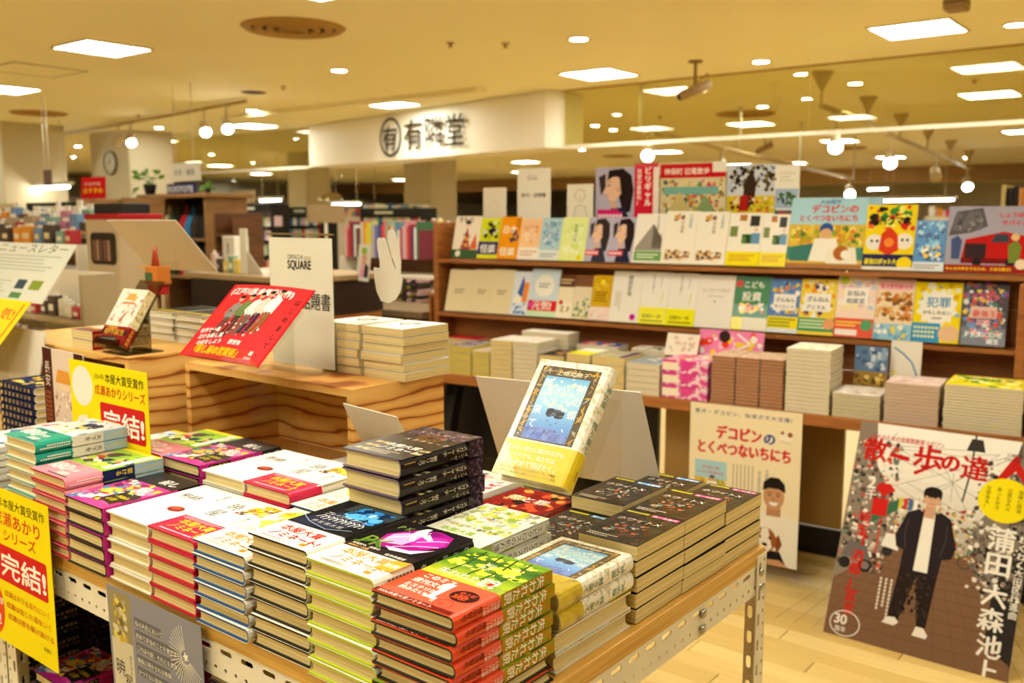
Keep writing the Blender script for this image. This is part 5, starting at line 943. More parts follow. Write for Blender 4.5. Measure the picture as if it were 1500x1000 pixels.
back_row(925, 975, 508, .022, 2, 'black-lettered white magazine in the back row of the low table', pj('p', '#efe6d8'), PAGEW, design('#efe6d8', ('f',0,0,1,.8,['#2a2624','#efe6d8','#5a5450'],30,.12,56)))
back_row(1030, 1100, 512, .022, 2, 'pink picture box at the back of the low table', pj('q', '#e86aa0'), PAGEW, design('#f08ab8', ('f',0,0,1,1,['#f3d03a','#e8401c','#f6efe6'],30,.12,57)))
# leaning displays behind the stacks
def leaner(l, r, yb, yt, v, lab, art, mt=PAPER, tilt=82):
    ua, z0 = su(l, yb, v); ub, z1 = su(r, yt, v); panel('leaning_sheet', lab, 'sign', SH(ua, v, .7005), SU, Vector((0, 0, math.sin(R(tilt)))) + SV*math.cos(R(tilt)), ub - ua, z1 - .7, .004, mt, art, 'sheets leaning on the low table')
leaner(1020, 1116, 520, 488, .235, 'pink doll-book cover leaning behind the kraft booklets', design('#f08ab8', ('f',0,0,1,1,['#f3c8d8','#e8401c','#f6efe6','#f0d03a'],60,.07,58), ('c',.4,.9,.09,'#3a2a2a'), ('s',[(.6,.95),(.8,.8),(.6,.7)],.03,'#f6efe6')))
leaner(1248, 1300, 575, 510, .215, 'film-wrapped autumn picture book leaning on the low stack', design('#5f7a9c', ('r',0,0,1,.6,'#9a7a3a'), ('f',0,.1,1,.6,['#c99a3a','#7a5a2a','#e0c06a','#5a4a2a'],50,.09,59), ('f',0,.6,1,1,['#8fa8c0','#4a6488','#c9d0d8'],30,.12,60), ('t','プペル',.08,.12,.3,'#f6f0e2',.05,.84)), tilt=84)
leaner(1300, 1350, 580, 502, .26, 'white card with blue handwriting behind the low stacks', design('#efe6d6', ('f',.0,.3,.35,.6,['#f0d81c','#e6c83a'],12,.1,61), ('s',[(.1,.9),(.4,.82),(.7,.7),(.9,.5)],.05,'#3f86c0')), tilt=84)
t = panel('leaning_sheet', 'small cream notice in a clear holder under the lower tier', 'sign', SH(su(973, 505, .2)[0], .2, .852), SU, Vector((0, 0, .9)) + SV*.4, .15, .1, .002, PAPER, design('#efe2cc', ('f',.1,.1,.9,.9,['#e0d0b8','#d8b8a8','#c9bfa8'],20,.08,62)))
mb = MB(); mb.box((.05, -.15, -.05), (.1, .01, -.047)); mb.obj('clear_holder', ACRYL, t)
# ================================================================== posters on the floor side of the low table
def a_walk(a, w, h):
    F = lambda *q: a.fuzz(*q)
    a.grad(0, .0, w, h, ['#6a4f3a', '#86684c', '#8f7658', '#cfc7b8', '#efe9dc', '#f3efe6'], 5)
    a.poly([(0, 0), (w, 0), (w*.98, h*.25), (w*.72, h*.47), (w*.3, h*.47), (0, h*.28)], '#7c5c44')
    for i in range(13):
        y = h*.02 + i*i*.0019; a.line([(0, h*.47 - (h*.47 - 0)*(1 - i/13)**1.7), (w, h*.47 - (h*.47)*(1 - i/13)**1.7)], .0016, '#5f4332')
    for i in range(15): a.line([(w*(-.3 + i*.115), 0), (w*(.3 + i*.029), h*.47)], .0013, '#694c38')
    # buildings and shop fronts
    a.poly([(0, h*.25), (0, h), (w*.1, h), (w*.14, h*.8), (w*.3, h*.62), (w*.3, h*.45)], '#8a7a6c'); a.poly([(w, h*.2), (w, h), (w*.9, h), (w*.84, h*.75), (w*.72, h*.6), (w*.7, h*.45)], '#7f7468'); a.poly([(w*.86, .12*h), (w, .06*h), (w, h*.55), (w*.86, h*.5)], '#2f2a28')
    F(0, h*.3, w*.28, h*.92, ['#5a4a40', '#efe6da', '#b8a898', '#3a322c', '#c8503a', '#d9cbb8', '#6a7a6a'], 300, .011, 71); F(w*.7, h*.3, w, h*.9, ['#4a4038', '#e0d6c8', '#8a7a6c', '#2a2420', '#c9b8a0', '#6a5a4c'], 300, .011, 72); F(w*.26, h*.44, w*.74, h*.68, ['#c8bfae', '#8a7f70', '#efe9dc', '#5a5048', '#a8402e', '#6f8a5a', '#d0a04a'], 320, .009, 73)
    for k in range(16):
        q = random.Random(k); a.line([(q.uniform(0, w), h*q.uniform(.7, .98)), (q.uniform(0, w), h*q.uniform(.62, .95))], .0014, '#6a625a')
    a.poly([(w*.16, h*.6), (w*.3, h*.66), (w*.3, h*.61), (w*.16, h*.53)], '#3f6a4a')
    for k, c in enumerate(('#d8c23a', '#c8403a', '#4a6aa0', '#efe9dc')): a.rect(w*(.3 + k*.028), h*.62, w*(.322 + k*.028), h*.67, c)
    a.line([(w*.64, h*.7), (w*.66, h*.84), (w*.66, h)], .006, '#4a4038'); a.poly([(w*.62, h*.93), (w*.72, h*.93), (w*.7, h*.985), (w*.64, h*.985)], '#3a3632'); a.line([(w*.9, h*.98), (w*.9, h*.6)], .007, '#5a4f46')
    # parked scooters and bicycles
    a.circle(w*.17, h*.335, .024, '#2a2624'); a.circle(w*.17, h*.335, .014, '#7a7068'); a.circle(w*.05, h*.33, .02, '#2a2624'); a.poly([(w*.02, h*.36), (w*.06, h*.44), (w*.16, h*.42), (w*.2, h*.36)], '#6a6460'); a.circle(w*.28, h*.42, .018, '#332e2a'); a.poly([(w*.24, h*.44), (w*.26, h*.5), (w*.33, h*.5), (w*.34, h*.43)], '#e6e0d6')
    a.ringc(w*.7, h*.44, .022, .003, '#3a3430'); a.ringc(w*.78, h*.43, .022, .003, '#3a3430'); a.line([(w*.7, h*.44), (w*.74, h*.48), (w*.78, h*.43)], .003, '#8a2a24')
    # standing man
    cx = w*.47; J = '#2b2326'; Tz = '#2a211d'
    a.poly([(cx-.075, h*.135), (cx-.04, h*.13), (cx-.005, h*.33), (cx+.02, h*.13), (cx+.05, h*.125), (cx+.062, h*.38), (cx-.06, h*.38)], Tz); F(cx-.058, h*.16, cx+.055, h*.36, ['#3c2e26', '#241c1a', '#4a392e'], 70, .008, 74)
    a.poly([(cx-.09, h*.108), (cx-.05, h*.106), (cx-.036, h*.124), (cx-.05, h*.142), (cx-.075, h*.138)], '#e9e2d8'); a.poly([(cx+.012, h*.085), (cx+.055, h*.083), (cx+.06, h*.098), (cx+.044, h*.125), (cx+.02, h*.125)], '#e9e2d8')
    a.poly([(cx-.02, h*.36), (cx+.03, h*.36), (cx+.026, h*.62), (cx-.012, h*.62)], '#ece5da')
    a.poly([(cx-.062, h*.37), (cx-.018, h*.35), (cx-.012, h*.62), (cx-.03, h*.635), (cx-.066, h*.61), (cx-.094, h*.5), (cx-.085, h*.45), (cx-.06, h*.44)], J); a.poly([(cx+.062, h*.36), (cx+.028, h*.34), (cx+.024, h*.62), (cx+.04, h*.635), (cx+.076, h*.61), (cx+.104, h*.49), (cx+.094, h*.44), (cx+.066, h*.43)], J)
    a.line([(cx+.058, h*.44), (cx+.07, h*.52), (cx+.066, h*.58)], .003, '#4a3e40'); a.line([(cx-.055, h*.45), (cx-.064, h*.52), (cx-.058, h*.58)], .003, '#4a3e40')
    a.poly([(cx-.012, h*.6), (cx+.022, h*.6), (cx+.02, h*.66), (cx-.01, h*.66)], '#c99a7a'); a.circle(cx+.006, h*.69, .026, '#d3a585', .031); a.circle(cx+.006, h*.718, .03, '#231b1a', .019); a.poly([(cx-.025, h*.71), (cx-.02, h*.68), (cx-.012, h*.715)], '#231b1a'); a.poly([(cx+.037, h*.71), (cx+.033, h*.68), (cx+.024, h*.715)], '#231b1a')
    for s in (-1, 1): a.circle(cx+.006 + s*.01, h*.692, .0035, '#2a1c18', .0018)
    a.line([(cx-.002, h*.667), (cx+.006, h*.664), (cx+.014, h*.667)], .0022, '#8a4a3a'); a.poly([(cx+.004, h*.69), (cx+.001, h*.677), (cx+.011, h*.677)], '#c08f70')
    # lettering
    rd = '#c8241c'; a.text('散', w*.045, h*.83, .088, rd, bold=.06, sx=.95); a.text('歩', w*.33, h*.8, .118, rd, bold=.05, sx=.9); a.text('の', w*.49, h*.83, .066, rd, bold=.06); a.text('達', w*.6, h*.81, .09, rd, bold=.05); a.text('人', w*.77, h*.795, .125, rd, bold=.05, sx=1.1); a.line([(w*.21, h*.86), (w*.31, h*.85)], .016, rd)
    a.text('大人のための首都圏散策マガジン', w*.08, h*.925, .021, rd, bold=.02, fit=w*.42); a.text('交通新聞社', w*.83, h*.93, .012, '#3a3430'); a.text('定価890円', w*.82, h*.91, .011, '#3a3430')
    a.circle(w*.855, h*.735, .082, '#f0dc14', .074)
    for i, s in enumerate(('酒場に銭湯', '正面な人々', 'あったかさ', '全部ある!')): a.text(s, w*.93 - i*.032, h*.79, .0155, '#5a4a14', v=True, bold=.02)
    wh = '#f6efe4'; a.text('蒲田', w*.87, h*.62, .082, wh, v=True, bold=.05, sx=1.05); a.text('大森', w*.875, h*.38, .078, wh, v=True, bold=.05); a.text('池上', w*.885, h*.17, .078, wh, v=True, bold=.05); a.text('わくわく大田区行進曲', w*.975, h*.6, .027, wh, v=True, bold=.03)
    a.text('2', w*.1, h*.69, .06, wh, bold=.03); a.text('千', w*.1, h*.64, .04, wh, bold=.02); a.circle(w*.19, h*.7, .018, rd); a.circle(w*.225, h*.7, .018, rd); a.poly([(w*.165, h*.695), (w*.25, h*.695), (w*.208, h*.655)], rd); a.rect(w*.15, h*.57, w*.24, h*.65, rd)
    a.text('埼玉「酒都」宣言', w*.12, h*.58, .046, rd, v=True, bold=.05); a.lines(w*.2, h*.4, w*.23, h*.56, 1, '#c8402e', v=True); a.lines(w*.26, h*.12, w*.35, h*.3, 3, '#e6dccb', v=True, fill=.35)
    a.ringc(w*.115, h*.06, .052, .003, wh, .044); a.text('30', w*.05, h*.055, .046, wh, bold=.03); a.text('周年', w*.06, h*.022, .02, wh, bold=.02)
t = panel('floor_poster', 'large town-walk magazine cover panel with standing man, leaning on the floor', 'poster', (-1.082, 3.14, .001), (.999, -.006, 0), (0, .3, .69), .588, .768, .006, mat('poster_board', '#d9cfbc', .5), a_walk)
def a_deko(a, w, h):
    a.rect(0, 0, w, h, '#efe0bc'); rd = '#cf2c34'; a.text('愛犬・デコピン、始球式で大活躍!', .02, h - .04, .019, '#2f3c86', bold=.03, fit=w - .05, gap=.004)
    a.text('デコピン', .11, h - .135, .06, rd, bold=.06, fit=.19); a.text('の', .305, h - .135, .05, '#2f4a9c', bold=.06); a.text('とくべつないちにち', .03, h - .2, .058, rd, bold=.06, fit=.39)
    a.circle(w - .06, h - .1, .024, '#f3ead8', .016); a.circle(w - .045, h - .09, .01, '#9a5a30'); a.circle(w - .075, h - .085, .007, '#9a5a30'); a.line([(w - .08, h - .12), (w - .04, h - .125)], .006, '#d9cbb0')
    x0, y0, x1, y1 = .025, h - .39, .16, h - .235; a.rect(x0, y0, x1, y1, '#a9d0e0'); a.rect(x0, y0, x1, y0 + .08, '#d0b04a'); a.fuzz(x0, y0 + .045, x1, y0 + .085, ['#e0c04a', '#8aa04a', '#c9903a', '#f0dc8a'], 40, .008, 75); a.rect(x0, y0 + .015, x1, y0 + .045, '#2f6a70'); a.rect(x0, y0, x1, y0 + .015, '#b07a4a')
    a.circle(x0 + .075, y0 + .08, .011, '#d9a578'); a.circle(x0 + .075, y0 + .088, .012, '#2f3c6a', .006); a.poly([(x0+.05, y0+.01), (x0+.055, y0+.07), (x0+.095, y0+.07), (x0+.105, y0+.01)], '#f3ede0'); a.poly([(x0+.03, y0+.01), (x0+.035, y0+.05), (x0+.065, y0+.052), (x0+.07, y0+.01)], '#c9a070'); a.text('デコピンの', x0 + .03, y1 - .035, .015, rd, bold=.05); a.text('とくべつないちにち', x0 + .012, y1 - .055, .0135, rd, bold=.05, fit=.11)
    a.text('大谷翔平選手による', w - .13, h - .24, .0145, '#3a4a86', v=True, bold=.01); a.text('初の絵本刊行!', w - .16, h - .25, .0145, '#3a4a86', v=True, bold=.01); a.lines(.18, h - .4, w - .18, h - .235, 6, '#8a8474', v=True, fill=.3); a.lines(.02, h - .46, .2, h - .41, 3, '#a89f88')
    # smiling man in a white shirt holding a dog
    sk = '#c9966e'; cx = w - .1; hy = .27
    a.poly([(cx-.11, .0), (cx-.115, .13), (cx-.07, .2), (cx-.02, .215), (cx+.05, .21), (cx+.1, .19), (cx+.1, .0)], '#eee6d6'); a.poly([(cx-.028, .2), (cx+.03, .2), (cx+.028, .245), (cx-.026, .245)], '#b98660'); a.circle(cx, hy + .01, .042, sk, .054); a.poly([(cx-.045, hy+.03), (cx-.042, hy+.065), (cx-.015, hy+.088), (cx+.018, hy+.088), (cx+.042, hy+.065), (cx+.046, hy+.03), (cx+.02, hy+.043), (cx-.02, hy+.043)], '#26201e')
    for s in (-1, 1): a.circle(cx + s*.017, hy + .015, .0065, '#2a1c16', .0028); a.line([(cx + s*.008, hy + .026), (cx + s*.026, hy + .025)], .003, '#3a2820')
    a.poly([(cx - .004, hy + .012), (cx - .008, hy - .004), (cx + .008, hy - .004)], '#b5815a'); a.poly([(cx-.02, hy-.012), (cx+.02, hy-.012), (cx+.01, hy-.026), (cx-.01, hy-.026)], '#f6efe6'); a.line([(cx-.021, hy-.011), (cx+.021, hy-.011)], .002, '#8a4a3a')
    dx, dy = cx - .03, .1; a.poly([(dx-.065, .0), (dx-.06, .06), (dx+.06, .06), (dx+.09, .0)], '#23201f'); a.poly([(dx-.055, dy+.03), (dx-.07, dy-.01), (dx-.05, dy-.05), (dx-.035, dy)], '#8a4a26'); a.poly([(dx+.055, dy+.03), (dx+.07, dy-.01), (dx+.05, dy-.05), (dx+.035, dy)], '#8a4a26'); a.circle(dx, dy, .046, '#a05c2e', .052); a.poly([(dx-.012, dy+.05), (dx+.012, dy+.05), (dx+.03, dy-.03), (dx, dy-.06), (dx-.03, dy-.03)], '#efe6d8')
    for s in (-1, 1): a.circle(dx + s*.02, dy + .01, .006, '#1c1412')
    a.circle(dx, dy - .02, .011, '#1c1412', .008); a.poly([(dx-.008, dy-.038), (dx+.008, dy-.038), (dx+.006, dy-.058), (dx-.006, dy-.058)], '#d86a6a'); a.poly([(dx-.04, .0), (dx-.02, .02), (dx+.06, .025), (dx+.1, .0)], sk); a.circle(.16, .22, .012, '#b98660', .008)
p = SH(su(1012, 590, -.008)[0], -.008, .075)
panel('hanging_poster', 'cream picture-book poster with man and dog, hanging from the low table', 'poster', p, SU, (0, 0, 1), .455, .625, .0015, PAPER, a_deko)
# ================================================================== farther shop
def bg(l, r, yt, d):
    p = at_d(l, yt, d); q = at_y(r, yt, p.y); return p.x, q.x, p.y, p.z
def cboxes(name, items, parent=None, stuff=True):
    mb = MB(); cs = []
    for a, b, c in items: mb.box(a, b); cs += [lin(c)] * 6
    me = mb.mesh(name, PRINT); ca = me.color_attributes.new('Col', 'FLOAT_COLOR', 'CORNER'); buf = []
    for p, c in zip(me.polygons, cs): buf += list(c) * p.loop_total
    ca.data.foreach_set('color', buf); o = link(name, me, parent)
    if stuff: o['kind'] = 'stuff'
    return o
def rack(name, label, cat, l, r, yt, d, depth, zs, fm, bm=None, z0=0.0, group=None, head=0, ends=True):
    x0, x1, Y, zt = bg(l, r, yt, d); W_ = x1 - x0; t = thing(name, label, cat, (x0, Y, z0), group=group); h = zt - z0
    if ends:
        for x in (0, W_ - .025): mb = MB(); mb.obox((x, 0, 0), (x + .025, depth, h), .002); mb.obj('side_panel', fm, t)
    mb = MB(); mb.box((.025, depth - .015, .05), (W_ - .025, depth, h)); mb.obj('back_panel', bm or fm, t)
    for z in zs:
        if z < zt - .01: mb = MB(); mb.obox((.025, .0, z - z0 - .02), (W_ - .025, depth - .015, z - z0), .002); mb.obj('shelf', fm, t)
    if head: mb = MB(); mb.obox((.025, 0, h - head), (W_ - .025, depth - .015, h - .001), .002); mb.obj('header', fm, t)
    return t, W_, Y, zt
WHT = mat('white_laminate', '#e9dfc9', .45); BRW = ramp_mat('walnut', [(.3, '#5a3a22'), (.6, '#7a4f2e')], (2, 2, 20), 4, .5, .5, nscale=2); LBR = ramp_mat('light_brown_wood', [(.3, '#8a6238'), (.7, '#a87c4a')], (2, 2, 20), 4, .5, .5, nscale=2)
# ---- dark magazine racks at the back
MC = ['#e6e2dc', '#c9d6e6', '#e8c8cc', '#f0ece2', '#8fa8c8', '#d8b8c0', '#f3e6c0', '#b0c8b0', '#c84a4a', '#4a6aa0']
for k, (l, r, yt, d, lab) in enumerate(((300, 343, 300, 15.5, 'black magazine rack beside the bag shelf'), (344, 397, 299, 15, 'black magazine rack behind the white easel'), (418, 470, 303, 16, 'black magazine rack behind the letter board'), (527, 617, 305, 15, 'black magazine rack above the coloured spines'))):
    zs = [.35, .6, .85, 1.08, 1.3, 1.47]; t, W_, Y, zt = rack('magazine_rack', lab, 'magazine rack', l, r, yt, d, .35, zs, BLACK, group='black magazine racks', head=.14)
    rg = random.Random(k); it = []
    for z in zs[1:]:
        x = .03
        while x < W_ - .1:
            w_ = rg.uniform(.07, .12); it.append(((x, .05, z + .001), (x + w_ - .008, .2, z + rg.uniform(.14, .19)), rg.choice(MC))); x += w_
    cboxes('magazines', it, t)
    mb = MB(); mb.obox((W_*.25, -.004, zt - .09), (W_*.55, 0, zt - .05), .001); mb.obj('header_plate', mat('plate_white', '#e6e2d6', .4), t)
t, W_, Y, zt = rack('magazine_rack', 'black rack with white header light at the far left', 'magazine rack', 38, 112, 297, 11, .35, [.4, .8, 1.2], BLACK, group='black magazine racks', head=.12)
mb = MB(); mb.obox((W_*.2, -.01, zt - .085), (W_*.62, 0, zt - .045), .001); mb.obj('header_plate', mat('plate_white', '#e6e2d6', .4), t)
# ---- shelf of coloured spines
t, W_, Y, zt = rack('spine_shelf', 'white shelf unit carrying a row of tall coloured picture books', 'shelf', 497, 640, 376, 7.0, .3, [.45, .72, .95, 1.04], WHT, BRW, group=None)
SX = t.location.copy(); rg = random.Random(4); x = .02; sb = {}
SPC = ['#d8b8b0', '#e8a0a8', '#c8504a', '#b83a3a', '#5a3a6a', '#efe6d8', '#4a7a5a', '#8a3a4a', '#d9d2c4', '#e89a2a', '#f0c43a', '#e6d84a', '#c9cc6a', '#b8b0c8', '#8a6ab0', '#5a86b0', '#3a5a7a', '#d83a5a', '#e86a5a', '#9ab0a0', '#c9803a', '#e0c8a8', '#c8a0b8', '#6a9ab8', '#f0e0c8', '#b04a6a']
k = 0
while x < W_ - .03 and k < 34:
    hh = rg.uniform(.2, .27); w_ = rg.uniform(.016, .03); c = SPC[k % 26]; key = k % 26
    b = make_book('picture_book', .2, hh, w_, mat('spine_%d' % key, c, .4), None, PAGEW, soft=True)
    # stand upright with the spine to the front
    M = Matrix((Vector((0, -1, 0)), Vector((0, 0, 1)), Vector((-1, 0, 0)))).transposed().to_4x4(); M.translation = Vector((SX.x + x + w_, Y + .23, zt + .0005)); b.matrix_world = M
    tag(b, 'upright picture book with %s spine, %s from left on white shelf' % (('pale pink', 'rose', 'brick red', 'red', 'plum', 'ivory', 'green', 'wine', 'grey-white', 'orange', 'amber', 'yellow', 'khaki', 'lilac', 'violet', 'blue', 'slate blue', 'cherry', 'coral', 'sage', 'ochre', 'beige', 'mauve', 'sky blue', 'cream', 'raspberry')[key], ORL[k]), 'book', 'upright picture books on the white shelf'); x += w_ + .0015; k += 1
# goods on its lower shelves
GC = ['#e8c8c0', '#f0e6d4', '#c8404a', '#e89a3a', '#f0d86a', '#8ab0a0', '#7a9ac8', '#d88aa8', '#5a4a44', '#efe9dc', '#b8a080']
def pack(loc, w_, h_, dpt, c, label, group, rz=0):
    t = thing('goods_pack', label, 'goods', loc, rz, group); key = 'pack_' + c; m = mat(key, c, .4)
    mb = MB(); mb.obox((-w_/2, -dpt/2, 0), (w_/2, dpt/2, h_*.86), min(.004, w_*.1)); mb.obj('pack_body', m, t)
    mb = MB(); mb.obox((-w_*.36, -dpt*.1, h_*.8), (w_*.36, dpt*.1, h_), .001); mb.obj('header_tab', PAPER, t)
    mb = MB(); mb.box((-w_*.32, -dpt/2 - .0012, h_*.22), (w_*.32, -dpt/2 - .0002, h_*.5)); mb.obj('label_patch', mat('pack_label_' + 'ab'[int(w_*1000) % 2], ('#f6efe0', '#e9d9b0')[int(w_*1000) % 2], .4), t)
CN = {'#e8c8c0': 'blush', '#f0e6d4': 'cream', '#c8404a': 'red', '#e89a3a': 'orange', '#f0d86a': 'yellow', '#8ab0a0': 'sage', '#7a9ac8': 'blue', '#d88aa8': 'pink', '#5a4a44': 'brown', '#efe9dc': 'white', '#b8a080': 'tan'}
PK = ['far left', 'left', 'left of centre', 'centre', 'right of centre', 'right', 'far right', 'second far left', 'second left', 'second centre', 'second right', 'second far right', 'third left', 'third right']
rg = random.Random(9)
def goods_row(x0, x1, y, z, n, where, group, hmin=.06, hmax=.12, cols=GC, wd=.8):
    for i in range(n):
        u = x0 + (x1 - x0) * (i + .5) / n; c = rg.choice(cols); w_ = (x1 - x0) / n * wd * rg.uniform(.7, 1)
        pack((u, y + rg.uniform(-.01, .01), z + .0005), w_, rg.uniform(hmin, hmax), min(.06, w_), c, '%s goods pack, %s from left, %s' % (CN[c], ORL[i], where), group, rg.uniform(-.15, .15))
goods_row(SX.x + .04, SX.x + W_ - .05, Y + .12, .95, 9, 'just under the coloured spines', 'goods on the spine shelf', .03, .055)
goods_row(SX.x + .04, SX.x + W_ - .05, Y + .12, .72, 9, 'two shelves under the coloured spines', 'goods on the spine shelf', .08, .15)
# portrait card by the shelf
panel('portrait_card', 'tilted card with a portrait in pink beside the letter board', 'card', at_d(522, 410, 5.2), (.9, -.35, .0), (-.2, .2, 1), .17, .2, .006, BOARDW, design('#d9d4cc', ('c',.55,.62,.22,'#d8a888'), ('c',.5,.82,.24,'#8ab03a',.12), ('p',[(.25,.1),(.3,.5),(.6,.45),(.7,.1)],'#e0a0b8'), ('p',[(.6,.1),(.65,.5),(.95,.4),(.95,.1)],'#2a2428'), ('c',.48,.64,.03,'#2a201e'), ('c',.64,.64,.03,'#2a201e'), ('s',[(.48,.53),(.56,.51),(.62,.53)],.03,'#a84a4a'), ('r',.2,.0,.9,.1,'#e6ecec')))
# island table behind the riser
x0, x1, Y, zt = bg(486, 618, 446, 5.9); t = thing('island_table', 'low grey-brown island table behind the riser', 'table', (x0, Y, 0))
mb = MB(); mb.obox((0, 0, zt - .04), (x1 - x0, .45, zt), .003); mb.obj('table_top', mat('greybrown_top', '#8a7458', .5, var=.05), t); mb = MB(); mb.box((.05, .05, 0), (x1 - x0 - .05, .4, zt - .04)); mb.obj('base', DARK, t)
goods_row(x0 + .05, x1 - .55, Y + .2, zt, 6, 'on the grey-brown island table', 'goods on the island table', .05, .1)
# pile of dark net pouches
t = thing('pouch_pile', 'pile of dark net-patterned pouches with yellow tags by the brown box', 'pouches', at_d(604, 440, 6.15)); t.location.z = zt + .0005
it = []; rg = random.Random(12)
for i in range(7):
    for j in range(5): it.append(((-.09 + j*.042 + (i % 2)*.012, -.05, i*.021), (-.054 + j*.042 + (i % 2)*.012, .06, i*.021 + .018), rg.choice(['#3a2c26', '#4a3a2a', '#2a201c', '#8a7a2a', '#5a3a3a', '#c9a0a0'])))
for k, (a, b, c) in enumerate(it):
    mb = MB(); mb.obox(a, b, .004); mb.obj('pouch', mat('pouch_' + c, c, .6), t)
# brown cabinet with pink goods
t, W_, Y2_, zt2 = rack('toy_cabinet', 'brown cabinet with pink toy packs left of the long shelf', 'cabinet', 612, 668, 341, 6.9, .3, [.5, .8, .99], SHELFW, group=None)
X2 = t.location.x
pk = ['#d88aa8', '#e8c8c0', '#f0e6d4', '#c8404a', '#e89a3a']
goods_row(X2 + .03, X2 + W_ - .03, Y2_ + .12, zt2, 5, 'on top of the brown cabinet', 'pink toy packs', .06, .11, pk + ['#f0d86a', '#5a4a44'])
goods_row(X2 + .03, X2 + W_ - .03, Y2_ + .08, .99, 7, 'on the upper cabinet shelf', 'pink toy packs', .14, .2, ['#d88aa8', '#e8c8c0', '#d88aa8', '#f0e6d4'], .98)
goods_row(X2 + .03, X2 + W_ - .03, Y2_ - .0 + .1, .8, 6, 'on the lower cabinet shelf', 'pink toy packs', .1, .18, ['#d88aa8', '#e8c8c0'], .95)
x0, x1, Y, zt = bg(628, 664, 430, 5.35); t = thing('brown_box_stand', 'small dark-fronted wooden cube beside the cream books', 'cube', (x0, Y, 0)); Wb = x1 - x0
for nm, a, b, m in (('top', (0, 0, zt - .02), (Wb, .2, zt), SHELFW), ('side', (0, 0, 0), (.018, .2, zt - .02), SHELFW), ('side', (Wb - .018, 0, 0), (Wb, .2, zt - .02), SHELFW), ('back', (.018, .18, 0), (Wb - .018, .2, zt - .02), DARK), ('inner_shelf', (.018, .01, zt - .2), (Wb - .018, .18, zt - .185), DARK)):
    mb = MB(); mb.obox(a, b, .002); mb.obj(nm, m, t)
goods_row(x0 + .02, x1 - .02, Y + .1, zt, 2, 'on the dark-fronted wooden cube', 'orange boxes on the cube', .03, .05, ['#e89a3a'], .95)
# ---- bag shelf with sign and plants
t, W_, Yb, zb = rack('bag_shelf', 'brown wooden bag shelf under the trailing plant', 'shelf', 210, 300, 285, 9.0, .45, [.5, .9, 1.25], LBR, DARK)
Xb = t.location.x; zb -= .035; mb = MB(); mb.obox((-.06, -.04, zb), (W_ + .06, .48, zb + .035), .004); mb.obj('top_board', LBR, t)
def a_roo(a, w, h): a.rect(0, 0, w, h, '#2a2a66'); a.text('ROOTOTE', w*.04, h*.22, h*.8, '#e9e4d6', bold=.04, fit=w*.92)
panel('shop_sign', 'navy shop sign with white capitals on the bag shelf', 'sign', (at_y(231, 283, Yb).x, Yb + .1, zb + .0355), (1, 0, 0), (0, 0, 1), at_y(271, 283, Yb).x - at_y(231, 283, Yb).x, .095, .02, mat('navy_sign', '#2a2a66', .4), a_roo)
def plant(loc, s, label, seed, trail):
    t = thing('potted_plant', label, 'plant', loc); rg = random.Random(seed); mb = MB(); mb.lathe([(.035*s, 0), (.05*s, .07*s), (.05*s, .08*s), (.042*s, .08*s)], 14); mb.obj('pot', BLACK, t)
    lm = MB(); lm.faces([(0, 0, 0), (.5, .35, .06), (1, 0, -.05), (.5, -.35, .06), (.5, 0, 0)], [(0, 4, 1), (1, 4, 2), (2, 4, 3), (3, 4, 0)]); me = lm.mesh('leaf', mat('leaf_green', '#6fae3a', .45, var=.15, scale=3))
    for i in range(34):
        a = rg.uniform(0, 6.28); r = rg.uniform(.0, .085)*s; z = rg.uniform(.07, .19)*s
        if trail and i % 3 == 0: r = rg.uniform(.08, .13)*s; z = rg.uniform(-.16, .08)*s
        o = link('leaf', me, t); o.location = (r*math.cos(a), (-abs(r*math.sin(a)) if z < 0 else r*math.sin(a)), z); o.rotation_euler = (rg.uniform(-.8, .8), rg.uniform(-.9, .6), a); sc = rg.uniform(.05, .075)*s; o.scale = (sc, sc, sc)
        if trail and z < 0: o.location.y = -.16*s
    mb = MB()
    for k in range(5): a = k*1.3; mb.tube([(0, 0, .06*s), (.05*s*math.cos(a), .05*s*math.sin(a), .13*s), (.09*s*math.cos(a), .09*s*math.sin(a), .12*s)], .003*s, 5)
    mb.obj('stems', mat('stem_green', '#5a8a34', .5), t)
plant((at_y(212, 288, Yb).x, Yb + .06, zb + .036), 1.25, 'trailing green potted plant at the left end of the bag shelf', 3, True)
plant((at_y(288, 288, Yb).x, Yb + .12, zb + .036), .6, 'small dull green potted plant at the right end of the bag shelf', 4, False)
rg = random.Random(15)
BN = {'#1c1a1a': 'black', '#2a4a3a': 'dark green', '#b8202a': 'red', '#2a7ab0': 'blue', '#3a2c28': 'brown', '#c9b89a': 'beige'}
